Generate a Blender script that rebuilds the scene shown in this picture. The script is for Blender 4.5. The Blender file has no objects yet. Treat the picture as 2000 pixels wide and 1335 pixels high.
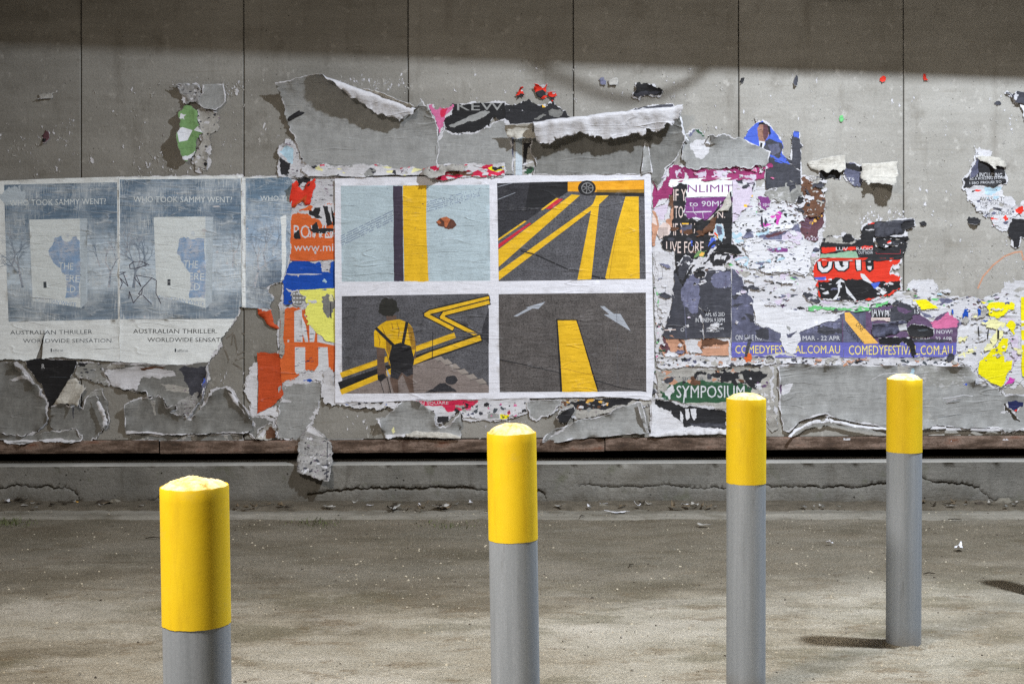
import bpy, bmesh, math, random
import numpy as np
from mathutils import Vector, noise
from mathutils.geometry import delaunay_2d_cdt

# ------------------------------------------------------------------ camera, sky, lamps
scene = bpy.context.scene
COL = scene.collection
FPX = 3000.0            # focal length in photo pixels (2000 wide)
HZ = 500.0              # horizon row
EYE = 1.6
cam_d = bpy.data.cameras.new("camera")
cam = bpy.data.objects.new("camera", cam_d)
COL.objects.link(cam)
cam.location = (0, 0, EYE)
cam.rotation_euler = (math.radians(90), 0, 0)
cam_d.sensor_width = 36.0
cam_d.lens = 36.0 * FPX / 2000.0
cam_d.shift_y = -(667.5 - HZ) / 2000.0
cam_d.clip_start = 0.05
cam_d.clip_end = 500
scene.camera = cam

world = bpy.data.worlds.new("World")
scene.world = world
world.use_nodes = True
wn = world.node_tree
bg = wn.nodes["Background"]
bg.inputs[0].default_value = (1.0, 0.86, 0.68, 1)     # dim night glow of the city
bg.inputs[1].default_value = 0.12

scene.view_settings.view_transform = 'Standard'
scene.view_settings.look = 'None'
scene.view_settings.exposure = 0.0
scene.view_settings.gamma = 1.0
scene.cycles.use_denoising = False
scene.cycles.max_bounces = 6
scene.cycles.caustics_reflective = False
scene.cycles.caustics_refractive = False
scene.cycles.sample_clamp_indirect = 3.0
scene.cycles.sample_clamp_direct = 12.0

MAIN = Vector((2.92, 5.9, 5.5))
FILL = Vector((-2.5, 1.9, 4.8))

def lamp(name, loc, aim, power, color, size):
    d = bpy.data.lights.new(name, 'AREA')
    d.shape = 'DISK'; d.size = size; d.energy = power; d.color = color
    o = bpy.data.objects.new(name, d)
    COL.objects.link(o)
    o.location = loc
    o.rotation_euler = (Vector(aim) - Vector(loc)).to_track_quat('-Z', 'Y').to_euler()
    return o
main_light = lamp("floodlight", MAIN, (2.2, 7.5, 0.2), 560, (0.875, 0.94, 1.0), 0.24)
main_light.data.spread = math.radians(172)
fill_light = lamp("fill_lamp", FILL, (-0.2, 4.9, 0.0), 300, (1.0, 0.90, 0.77), 1.0)  # unseen soft fill, added to brighten the bollard fronts and near ground
fill_light.data.spread = math.radians(118)

# ------------------------------------------------------------------ node helpers
class NT:
    def __init__(s, m):
        m.use_nodes = True
        s.t = m.node_tree; s.t.nodes.clear()
        s.out = s.n('ShaderNodeOutputMaterial')
        s.b = s.n('ShaderNodeBsdfPrincipled')
        s.l(s.b.outputs[0], s.out.inputs[0])
        s.tc = s.n('ShaderNodeTexCoord')
        s.co = s.tc.outputs['Object']
    def n(s, k, **kw):
        o = s.t.nodes.new(k)
        for a, v in kw.items(): setattr(o, a, v)
        return o
    def l(s, a, b): s.t.links.new(a, b)
    def mapping(s, sc, loc=(0, 0, 0), rot=(0, 0, 0)):
        m = s.n('ShaderNodeMapping')
        m.inputs['Scale'].default_value = sc; m.inputs['Location'].default_value = loc
        m.inputs['Rotation'].default_value = rot
        s.l(s.co, m.inputs[0]); return m.outputs[0]
    def noise(s, sc, det=5, rough=.6, co=None, dist=0):
        x = s.n('ShaderNodeTexNoise')
        x.inputs['Scale'].default_value = sc if not isinstance(sc, tuple) else 1
        x.inputs['Detail'].default_value = det; x.inputs['Roughness'].default_value = rough
        x.inputs['Distortion'].default_value = dist
        s.l(co if co else (s.mapping(sc) if isinstance(sc, tuple) else s.co), x.inputs['Vector'])
        return x.outputs['Fac']
    def vor(s, sc, feat='F1', co=None, rnd=1.0):
        x = s.n('ShaderNodeTexVoronoi', feature=feat)
        x.inputs['Scale'].default_value = sc; x.inputs['Randomness'].default_value = rnd
        s.l(co if co else s.co, x.inputs['Vector']); return x.outputs['Distance']
    def ramp(s, f, *stops):
        r = s.n('ShaderNodeValToRGB'); e = r.color_ramp.elements
        while len(e) < len(stops): e.new(0.5)
        for i, (p, c) in enumerate(stops):
            e[i].position = p
            e[i].color = (c, c, c, 1) if not isinstance(c, tuple) else (*c, 1)
        s.l(f, r.inputs[0]); return r.outputs[0]
    def mix(s, f, a, b, mode='MIX'):
        m = s.n('ShaderNodeMix', data_type='RGBA', blend_type=mode)
        for sock, v in ((m.inputs[0], f), (m.inputs[6], a), (m.inputs[7], b)):
            if isinstance(v, (int, float)): sock.default_value = v if sock.type == 'VALUE' else (v, v, v, 1)
            elif isinstance(v, tuple): sock.default_value = (*v, 1)
            else: s.l(v, sock)
        return m.outputs[2]
    def math(s, op, a, b=0.0):
        m = s.n('ShaderNodeMath', operation=op)
        for sock, v in ((m.inputs[0], a), (m.inputs[1], b)):
            if isinstance(v, (int, float)): sock.default_value = v
            else: s.l(v, sock)
        return m.outputs[0]
    def bump(s, h, strength, dist, prev=None):
        b = s.n('ShaderNodeBump')
        b.inputs['Strength'].default_value = strength; b.inputs['Distance'].default_value = dist
        s.l(h, b.inputs['Height'])
        if prev is not None: s.l(prev, b.inputs['Normal'])
        return b.outputs[0]
    def fin(s, col, rough=.8, nrm=None, spec=.3, metal=0.0):
        if isinstance(col, tuple): s.b.inputs['Base Color'].default_value = (*col, 1)
        else: s.l(col, s.b.inputs['Base Color'])
        if isinstance(rough, (int, float)): s.b.inputs['Roughness'].default_value = rough
        else: s.l(rough, s.b.inputs['Roughness'])
        s.b.inputs['Specular IOR Level'].default_value = spec
        s.b.inputs['Metallic'].default_value = metal
        if nrm is not None: s.l(nrm, s.b.inputs['Normal'])

def lin(r, g, b):
    f = lambda v: (v / 255 / 12.92) if v / 255 <= .04045 else ((v / 255 + .055) / 1.055) ** 2.4
    return (f(r), f(g), f(b))

MATS = {}
def newmat(name):
    m = bpy.data.materials.new(name); MATS[name] = m; return m, NT(m)

PULP = lin(200, 200, 206)
def paper(name, rgb, scuff=.12, var=.12, fleck=0.0, rough=.72, crease=1.0, pulp=PULP, grain=.06, spec=.25):
    """printed paper: colour, worn white scuffs, dark flecks, creases"""
    if name in MATS: return MATS[name]
    m, n = newmat(name)
    c = lin(*rgb)
    base = n.ramp(n.noise(7.0, 8, .72), (.3, tuple(v * (1 - var * 1.4) for v in c)), (.7, tuple(min(1, v * (1 + var * 1.2)) for v in c)))
    base = n.mix(1.0, base, n.ramp(n.noise((28, 28, 24), 7, .75), (.32, 1 - var * .9), (.5, 1.0), (.68, 1 + var * .7)), 'MULTIPLY')
    g = n.noise(105.0, 4, .8)
    base = n.mix(1.0, base, n.ramp(g, (.30, 1 - grain * 3.2), (.5, 1.0), (.72, 1 + grain * 1.6)), 'MULTIPLY')
    # fine creases: thin contour lines of a warped noise, worn pale along the ridge
    def ridge(sc, det, w, dist):
        q = n.noise(sc, det, .5, dist=dist)
        return n.ramp(n.math('ABSOLUTE', n.math('SUBTRACT', q, .5)), (0.0, 1.0), (w, 0.0))
    r1 = ridge((1.7, 1.7, 11), 1, .022, .3)
    rm = n.ramp(n.noise((3.2, 3.2, 5), 3, .6), (.46, 0.0), (.62, 1.0))
    rid = n.math('MULTIPLY', r1, rm)
    if scuff > 0:
        f = n.noise((26, 26, 70), 9, .72)
        t = .74 - .30 * scuff
        s1 = n.ramp(f, (t, 0.0), (t + .05, 1.0))
        big = n.ramp(n.noise(5.0, 4, .6), (.42, 0.0), (.62, 1.0))
        base = n.mix(n.math('MULTIPLY', n.math('MULTIPLY', s1, big), .85), base, pulp)
    if fleck > 0:
        f2 = n.noise((30, 30, 62), 7, .68)
        t = .70 - .22 * fleck
        k = n.ramp(f2, (t, 0.0), (t + .02, 1.0))
        hue = n.ramp(n.noise(9.0, 3), (.40, lin(30, 30, 36)), (.50, lin(60, 58, 66)), (.56, lin(120, 90, 120)), (.62, lin(40, 42, 50)))
        base = n.mix(k, base, hue)
    wear = n.math('MULTIPLY', n.math('MULTIPLY', rid, n.ramp(n.noise(30.0, 5, .7), (.46, 0.0), (.60, 1.0))), .30 * min(1, crease))
    base = n.mix(wear, base, tuple(.45 * v + .55 * p for v, p in zip(c, pulp)))
    dirt = n.ramp(n.noise((4, 4, 2.2), 7, .7), (.50, 0.0), (.74, .22))
    base = n.mix(dirt, base, tuple(v * .55 for v in c))
    nr = n.bump(n.noise((5, 5, 24), 4, .55, dist=.5), .55 * crease, .014)
    nr = n.bump(rid, .6 * crease, .006, nr)
    nr = n.bump(n.noise(70.0, 5, .65), .30 * crease, .004, nr)
    n.fin(base, rough, nr, spec)
    return m

def stain(n, base, sc, lo, hi, col, amt):
    return n.mix(n.math('MULTIPLY', n.ramp(n.noise(sc, 6, .65), (lo, 0.0), (hi, 1.0)), amt), base, col)

# concrete of the wall panels
m, n = newmat('wall_concrete')
n.co = n.n('ShaderNodeNewGeometry').outputs['Position']
base = n.ramp(n.noise(1.3, 10, .68), (.3, lin(138, 135, 129)), (.5, lin(156, 153, 148)), (.7, lin(174, 172, 168)))
base = n.mix(.45, base, n.ramp(n.noise((1.0, 1, 8), 8, .66), (.3, lin(130, 128, 124)), (.72, lin(176, 175, 173))))
base = stain(n, base, (6, 6, 1.0), .54, .75, lin(104, 98, 90), .55)
base = stain(n, base, 4.5, .56, .74, lin(112, 107, 100), .6)
base = stain(n, base, (14, 14, 12), .58, .70, lin(196, 194, 191), .6)
base = stain(n, base, (2.2, 2.2, 26), .60, .72, lin(120, 114, 104), .5)
sp = n.noise(75.0, 5, .8)
base = n.mix(1.0, base, n.ramp(sp, (.30, .80), (.47, .99), (.70, 1.10)), 'MULTIPLY')
pit = n.ramp(n.vor(18.0), (.04, 0.0), (.085, 1.0))
pitm = n.ramp(n.noise(5.0, 3), (.48, 1.0), (.54, 0.0))
pit = n.math('MAXIMUM', pit, pitm)
base = n.mix(1.0, base, n.mix(pit, (.3, .28, .26), (1, 1, 1)), 'MULTIPLY')
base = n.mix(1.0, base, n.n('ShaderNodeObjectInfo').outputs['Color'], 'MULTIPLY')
nr = n.bump(n.noise(40.0, 9, .75), .5, .010)
nr = n.bump(pit, .5, .006, nr)
n.fin(base, .88, nr, .25)

# concrete of the plinth along the ground
m, n = newmat('plinth_concrete')
base = n.ramp(n.noise(2.2, 8, .65), (.3, lin(98, 97, 94)), (.7, lin(134, 132, 128)))
base = stain(n, base, (2.0, 2.0, 5), .50, .72, lin(92, 88, 80), .6)
base = stain(n, base, 5.0, .58, .70, lin(80, 84, 60), .45)
sepk = n.n('ShaderNodeSeparateXYZ'); n.l(n.co, sepk.inputs[0])
spl = n.ramp(n.math('ADD', n.math('MULTIPLY', sepk.outputs[2], 3.0), n.noise((5, 5, 3), 9, .72)), (.10, 1.0), (.36, 0.0))
base = n.mix(n.math('MULTIPLY', spl, .7), base, lin(84, 78, 68))
base = stain(n, base, (9, 9, 1.4), .56, .70, lin(78, 74, 68), .5)
base = n.mix(1.0, base, n.ramp(n.noise(170.0, 3, .7), (.32, .65), (.5, 1.0), (.7, 1.1)), 'MULTIPLY')
pit = n.ramp(n.vor(17.0), (.05, 0.0), (.11, 1.0))
pitm = n.ramp(n.noise(3.2, 3), (.50, 1.0), (.60, 0.0))
pit = n.math('MAXIMUM', pit, pitm)
base = n.mix(1.0, base, n.mix(pit, (.3, .28, .25), (1, 1, 1)), 'MULTIPLY')
nr = n.bump(n.noise(38.0, 9, .78), .7, .016)
nr = n.bump(n.noise((6, 6, 60), 6, .7), .4, .010, nr)
nr = n.bump(pit, .9, .014, nr)
n.fin(base, .9, nr, .2)

m, n = newmat('grout_and_shade')
n.fin(n.ramp(n.noise(30.0, 5), (.3, lin(38, 34, 28)), (.7, lin(66, 60, 50))), .95, n.bump(n.noise(70.0, 6), .6, .01))
m, n = newmat('void_shade')
n.fin(lin(26, 24, 22), 1.0, None, .05)  # near black: the shade of the gap is put into the colour

# rusty steel
m, n = newmat('rusty_steel')
base = n.ramp(n.noise((4, 4, 16), 8, .7), (.3, lin(38, 31, 27)), (.46, lin(84, 68, 58)), (.58, lin(128, 110, 100)), (.72, lin(108, 66, 46)))
base = stain(n, base, (10, 10, 2), .56, .7, lin(62, 42, 32), .7)
base = n.mix(1.0, base, n.ramp(n.noise(120.0, 4), (.3, .6), (.6, 1.05)), 'MULTIPLY')
n.fin(base, .85, n.bump(n.noise(70.0, 6, .7), .5, .006), .3)

# sandy asphalt
m, n = newmat('sandy_asphalt')
base = n.ramp(n.noise((.7, 1.2, 1), 12, .70), (.36, lin(122, 113, 97)), (.48, lin(158, 150, 135)), (.54, lin(166, 160, 147)), (.66, lin(188, 182, 171)))
base = stain(n, base, (1.1, 1.9, 1), .52, .60, lin(104, 98, 78), .55)
base = n.mix(n.math('MULTIPLY', n.ramp(n.noise((1.7, 2.8, 1), 12, .74), (.53, 0.0), (.62, 1.0)), .40), base, lin(192, 186, 175))
base = n.mix(n.math('MULTIPLY', n.ramp(n.noise((3.0, 4.6, 1), 12, .78), (.54, 0.0), (.61, 1.0)), .55), base, lin(110, 92, 68))
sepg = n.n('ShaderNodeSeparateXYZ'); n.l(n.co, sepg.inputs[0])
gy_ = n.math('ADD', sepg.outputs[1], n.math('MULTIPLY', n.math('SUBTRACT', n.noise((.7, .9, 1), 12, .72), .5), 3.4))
far_tone = n.ramp(n.math('DIVIDE', gy_, 12.0), (.55, 0.0), (.64, 1.0))  # darker tone growing towards the plinth, border broken by noise
base = n.mix(n.math('MULTIPLY', far_tone, .72), base, n.ramp(n.noise((1.6, 2.2, 1), 12, .74), (.36, lin(78, 72, 60)), (.64, lin(112, 104, 92))))
gr = n.noise(85.0, 6, .9)
base = n.mix(1.0, base, n.ramp(gr, (.34, .42), (.45, .88), (.55, 1.06), (.66, 1.75)), 'MULTIPLY')
vv = n.vor(115.0)
base = n.mix(n.ramp(vv, (.14, .95), (.22, 0.0)), base, n.ramp(n.noise(70.0, 1), (.40, lin(50, 45, 38)), (.48, lin(96, 89, 78)), (.53, lin(150, 143, 130)), (.58, lin(222, 215, 200))))
nr = n.bump(n.noise(70.0, 8, .85), .9, .014)
nr = n.bump(vv, .5, .008, nr)
nr = n.bump(n.noise(9.0, 8, .7), .35, .03, nr)
n.fin(base, .92, nr, .2)

m, n = newmat('gutter_concrete')
base = n.ramp(n.noise((.7, 6, 6), 8, .65), (.3, lin(104, 100, 92)), (.7, lin(150, 146, 138)))
base = stain(n, base, (3, 5, 3), .50, .66, lin(86, 80, 68), .75)
base = n.mix(1.0, base, n.ramp(n.noise(120.0, 4, .75), (.32, .6), (.5, 1.0), (.7, 1.2)), 'MULTIPLY')
n.fin(base, .92, n.bump(n.noise(60.0, 8, .75), .6, .012), .2)

m, n = newmat('dirt')
base = n.ramp(n.noise(9.0, 8, .7), (.3, lin(82, 76, 66)), (.7, lin(126, 118, 106)))
base = n.mix(1.0, base, n.ramp(n.noise(110.0, 5, .8), (.3, .5), (.5, 1.0), (.72, 1.3)), 'MULTIPLY')
n.fin(base, .95, n.bump(n.noise(60.0, 8, .8), .9, .02), .15)
for nm, c in (('stone_pale', (176, 168, 152)), ('stone_grey', (116, 112, 104)), ('stone_dark', (66, 60, 54)),
              ('leaf_brown', (104, 92, 76)), ('leaf_dark', (54, 48, 40)), ('moss_green', (86, 92, 60))):
    m, n = newmat(nm)
    c = lin(*c)
    n.fin(n.ramp(n.noise(60.0, 4), (.3, tuple(v * .75 for v in c)), (.7, tuple(v * 1.15 for v in c))), .9, n.bump(n.noise(90.0, 4), .4, .004), .2)

# bollards
m, n = newmat('bollard_yellow')
base = n.ramp(n.noise(4.0, 6, .6), (.3, lin(230, 194, 22)), (.7, lin(238, 206, 36)))
base = n.mix(n.math('MULTIPLY', n.ramp(n.noise((24, 24, 3), 8, .74), (.52, 0.0), (.72, 1.0)), .40), base, lin(180, 146, 36))
base = n.mix(n.math('MULTIPLY', n.ramp(n.noise((9, 9, 14), 8, .74), (.58, 0.0), (.70, 1.0)), .35), base, lin(196, 176, 92))
base = n.mix(n.ramp(n.noise((40, 40, 26), 8, .78), (.70, 0.0), (.725, .8)), base, lin(84, 68, 34))
sep = n.n('ShaderNodeSeparateXYZ'); n.l(n.co, sep.inputs[0])
chip = n.ramp(n.math('ADD', sep.outputs[2], n.math('MULTIPLY', n.noise(38.0, 6, .75), .05)), (.0, 0.0), (1.0, 1.0))
nr = n.bump(n.noise(200.0, 4, .6), .10, .0016)
nr = n.bump(n.noise(12.0, 3, .5), .10, .006, nr)
n.fin(base, n.ramp(n.noise(20.0, 5), (.3, .46), (.7, .66)), nr, .38)
m, n = newmat('bollard_steel')
base = n.ramp(n.noise((22, 22, .7), 7, .65), (.3, lin(134, 143, 155)), (.5, lin(150, 159, 172)), (.7, lin(164, 173, 187)))
base = n.mix(n.math('MULTIPLY', n.ramp(n.noise((34, 34, 3), 8, .7), (.58, 0.0), (.70, 1.0)), .5), base, lin(106, 109, 114))
base = n.mix(n.math('MULTIPLY', n.ramp(n.noise((60, 60, 9), 8, .72), (.66, 0.0), (.72, 1.0)), .7), base, lin(74, 72, 68))
base = n.mix(1.0, base, n.ramp(n.noise(160.0, 3, .6), (.3, .9), (.7, 1.04)), 'MULTIPLY')
sep = n.n('ShaderNodeSeparateXYZ'); n.l(n.co, sep.inputs[0])
dirt = n.ramp(n.math('ADD', sep.outputs[2], n.math('MULTIPLY', n.noise(14.0, 5, .7), .12)), (.05, 1.0), (.17, 0.0))
base = n.mix(n.math('MULTIPLY', dirt, .6), base, lin(120, 110, 94))
n.fin(base, n.ramp(n.noise((30, 30, 2), 5), (.3, .42), (.7, .62)), n.bump(n.noise((90, 90, 12), 5, .6), .14, .002), .5, .15)
m, n = newmat('bollard_cap')
base = n.ramp(n.noise(34.0, 7, .75), (.34, lin(164, 132, 58)), (.46, lin(218, 194, 126)), (.60, lin(236, 222, 178)))
base = n.mix(n.ramp(n.noise(60.0, 5, .7), (.64, 0.0), (.72, .6)), base, lin(120, 94, 50))
n.fin(base, .85, n.bump(n.noise(80.0, 6, .7), .6, .004), .25)
m, n = newmat('lamp_housing')
n.fin(lin(90, 92, 96), .5, None, .4, .5)
m, n = newmat('cable_black')
n.fin(lin(30, 30, 32), .6)
m, n = newmat('lamp_glass')
n.fin(lin(200, 200, 205), .3)

# ------------------------------------------------------------------ object helpers
def link(name, me, mats, parent=None, loc=None, kind=None, label=None, cat=None, group=None):
    o = bpy.data.objects.new(name, me)
    for mm in mats:
        o.data.materials.append(MATS[mm] if isinstance(mm, str) else mm)
    COL.objects.link(o)
    if loc is not None: o.location = loc
    if parent is not None: o.parent = parent
    tag(o, label, cat, group, kind)
    return o
def tag(o, label=None, cat=None, group=None, kind=None):
    if label: o['label'] = label
    if cat: o['category'] = cat
    if group: o['group'] = group
    if kind: o['kind'] = kind
    return o
def empty(name, loc, label=None, cat=None, group=None):
    o = bpy.data.objects.new(name, None); COL.objects.link(o); o.location = loc
    return tag(o, label, cat, group)
def mesh(name, v, f, smooth=False):
    me = bpy.data.meshes.new(name); me.from_pydata([tuple(p) for p in v], [], f); me.update()
    if smooth: me.polygons.foreach_set('use_smooth', [True] * len(me.polygons))
    return me
def boxes(name, lst):
    v, f = [], []
    for (x0, y0, z0, x1, y1, z1) in lst:
        b = len(v)
        v += [(x0, y0, z0), (x1, y0, z0), (x1, y1, z0), (x0, y1, z0), (x0, y0, z1), (x1, y0, z1), (x1, y1, z1), (x0, y1, z1)]
        f += [tuple(b + i for i in q) for q in ((0, 3, 2, 1), (4, 5, 6, 7), (0, 1, 5, 4), (1, 2, 6, 5), (2, 3, 7, 6), (3, 0, 4, 7))]
    return mesh(name, v, f)
def tube(name, pts, r, seg=10):
    v, f = [], []
    pts = [Vector(p) for p in pts]
    for i, p in enumerate(pts):
        d = (pts[min(i + 1, len(pts) - 1)] - pts[max(i - 1, 0)]).normalized()
        a = d.orthogonal().normalized(); b = d.cross(a)
        if i and (a - pa).length > 1: a, b = -a, -b
        pa = a
        rr = r if not isinstance(r, (list, tuple)) else r[i]
        for k in range(seg):
            t = 2 * math.pi * k / seg
            v.append(p + a * math.cos(t) * rr + b * math.sin(t) * rr)
    for i in range(len(pts) - 1):
        for k in range(seg):
            f.append((i * seg + k, i * seg + (k + 1) % seg, (i + 1) * seg + (k + 1) % seg, (i + 1) * seg + k))
    f.append(tuple(range(seg))[::-1]); f.append(tuple(range((len(pts) - 1) * seg, len(pts) * seg)))
    return mesh(name, v, f, True)

SW = 300.0              # photo pixels per metre on the wall plane (wall 10 m away)
def W3(x, y, off=0.0, s=SW):
    return Vector(((x - 1000.0) / s, FPX / s - off, EYE - (y - HZ) / s))

# ------------------------------------------------------------------ 2-D polygon helpers
rnd = random.Random(7)
def jag(pts, amp, seed, step=3.0, closed=True):
    """fractal torn edge; a third value on a point overrides the tear of the segment after it"""
    r = random.Random(seed); out = []
    k = len(pts)
    for i in range(k if closed else k - 1):
        p = pts[i]; q = pts[(i + 1) % k]
        a = p[2] if len(p) > 2 else amp
        def sub(x0, y0, x1, y1, am):
            L = math.hypot(x1 - x0, y1 - y0)
            if L < step: return
            d = r.gauss(0, 1) * min(am, L * .22)
            mx, my = (x0 + x1) / 2 - (y1 - y0) / L * d, (y0 + y1) / 2 + (x1 - x0) / L * d
            sub(x0, y0, mx, my, am * .62); out.append((mx, my)); sub(mx, my, x1, y1, am * .62)
        out.append((p[0], p[1]))
        sub(p[0], p[1], q[0], q[1], a)
    return out
def grow(pts, e, seed):
    r = random.Random(seed); n_ = len(pts); out = []
    ar = sum(pts[i][0] * pts[(i + 1) % n_][1] - pts[(i + 1) % n_][0] * pts[i][1] for i in range(n_))
    sg = 1 if ar > 0 else -1
    ph = r.random() * 100
    acc = 0
    for i in range(n_):
        a = pts[i - 2]; b = pts[(i + 2) % n_]
        dx, dy = b[0] - a[0], b[1] - a[1]; L = math.hypot(dx, dy) or 1
        acc += L * .25
        w = max(0, .38 + 1.35 * noise.noise((acc * .045, ph, 0)) + .5 * noise.noise((acc * .2, ph, 5)))
        out.append((pts[i][0] + sg * dy / L * e * w, pts[i][1] - sg * dx / L * e * w))
    return out
def blob(cx, cy, rx, ry, seed, n_=9, ang=0, rough=.45):
    r = random.Random(seed); ca, sa = math.cos(ang), math.sin(ang); o = []
    for i in range(n_):
        t = 2 * math.pi * (i + r.uniform(-.3, .3)) / n_
        k = 1 + r.uniform(-rough, rough)
        x, y = rx * k * math.cos(t), ry * k * math.sin(t)
        o.append((cx + x * ca - y * sa, cy + x * sa + y * ca))
    return o
def circle(cx, cy, rx, ry=None, n_=20):
    ry = ry or rx
    return [(cx + rx * math.cos(2 * math.pi * i / n_), cy + ry * math.sin(2 * math.pi * i / n_)) for i in range(n_)]
def stroke(pts, w):
    """one contour per segment, joined by small overlaps"""
    cs = []
    for i in range(len(pts) - 1):
        (x0, y0), (x1, y1) = pts[i][:2], pts[i + 1][:2]
        w0 = w if not isinstance(w, (list, tuple)) else w[i]; w1 = w if not isinstance(w, (list, tuple)) else w[i + 1]
        L = math.hypot(x1 - x0, y1 - y0) or 1
        nx, ny = -(y1 - y0) / L, (x1 - x0) / L
        ex, ey = (x1 - x0) / L * w0 * .3, (y1 - y0) / L * w0 * .3
        cs.append([(x0 - ex + nx * w0 / 2, y0 - ey + ny * w0 / 2), (x1 + ex + nx * w1 / 2, y1 + ey + ny * w1 / 2),
                   (x1 + ex - nx * w1 / 2, y1 + ey - ny * w1 / 2), (x0 - ex - nx * w0 / 2, y0 - ey - ny * w0 / 2)])
    return cs
def z(x0, y0, k, pts): return [(x0 + p[0] / k, y0 + p[1] / k) + tuple(p[2:]) for p in pts]
def inside(px, py, cont, evenodd=True):
    wn_ = np.zeros(len(px), int)
    for c in cont:
        a = np.array([(q[0], q[1]) for q in c]); b = np.roll(a, -1, 0)
        for (x0, y0), (x1, y1) in zip(a, b):
            if y0 == y1: continue
            up = (y0 <= py) & (y1 > py); dn = (y0 > py) & (y1 <= py)
            if not (up.any() or dn.any()): continue
            xi = x0 + (py - y0) / (y1 - y0) * (x1 - x0)
            wn_ += (up & (px < xi)).astype(int); wn_ -= (dn & (px < xi)).astype(int)
    return (wn_ % 2 != 0) if evenodd else (wn_ != 0)

TXT = {}
def text(s, x0, x1, ytop, ybase, ang=0.0, bold=.02, shear=0.0, pivot=None):
    """outlines of a line of lettering fitted to a box on the sheet (photo pixels)"""
    key = (s, bold, shear)
    if key not in TXT:
        cu = bpy.data.curves.new('t', 'FONT'); cu.body = s; cu.size = 1; cu.offset = bold * 1.9 if bold > .04 else bold * 1.5; cu.resolution_u = 2
        cu.fill_mode = 'NONE'; cu.shear = shear
        ob = bpy.data.objects.new('t', cu); COL.objects.link(ob)
        dg = bpy.context.evaluated_depsgraph_get()
        me = bpy.data.meshes.new_from_object(ob.evaluated_get(dg))
        adj = {}
        for e in me.edges:
            a, b = e.vertices; adj.setdefault(a, []).append(b); adj.setdefault(b, []).append(a)
        seen, loops = set(), []
        for st in adj:
            if st in seen: continue
            lp = [st]; seen.add(st); cur = st
            while True:
                nx = [q for q in adj[cur] if q not in seen]
                if not nx: break
                cur = nx[0]; seen.add(cur); lp.append(cur)
            if len(lp) > 2: loops.append([(me.vertices[i].co.x, me.vertices[i].co.y) for i in lp])
        bpy.data.objects.remove(ob); bpy.data.curves.remove(cu); bpy.data.meshes.remove(me)
        TXT[key] = loops
    loops = TXT[key]
    xs = [p[0] for l in loops for p in l]
    a, b = min(xs), max(xs)
    ca, sa = math.cos(ang), math.sin(ang)
    pv = pivot or (x0, ybase)
    out = []
    for l in loops:
        o = []
        for (u, v) in l:
            X = x0 + (u - a) / (b - a) * (x1 - x0); Y = ybase - v / .73 * (ybase - ytop)
            dx, dy = X - pv[0], Y - pv[1]
            o.append((pv[0] + dx * ca - dy * sa, pv[1] + dx * sa + dy * ca))
        out.append(o)
    return out

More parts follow.
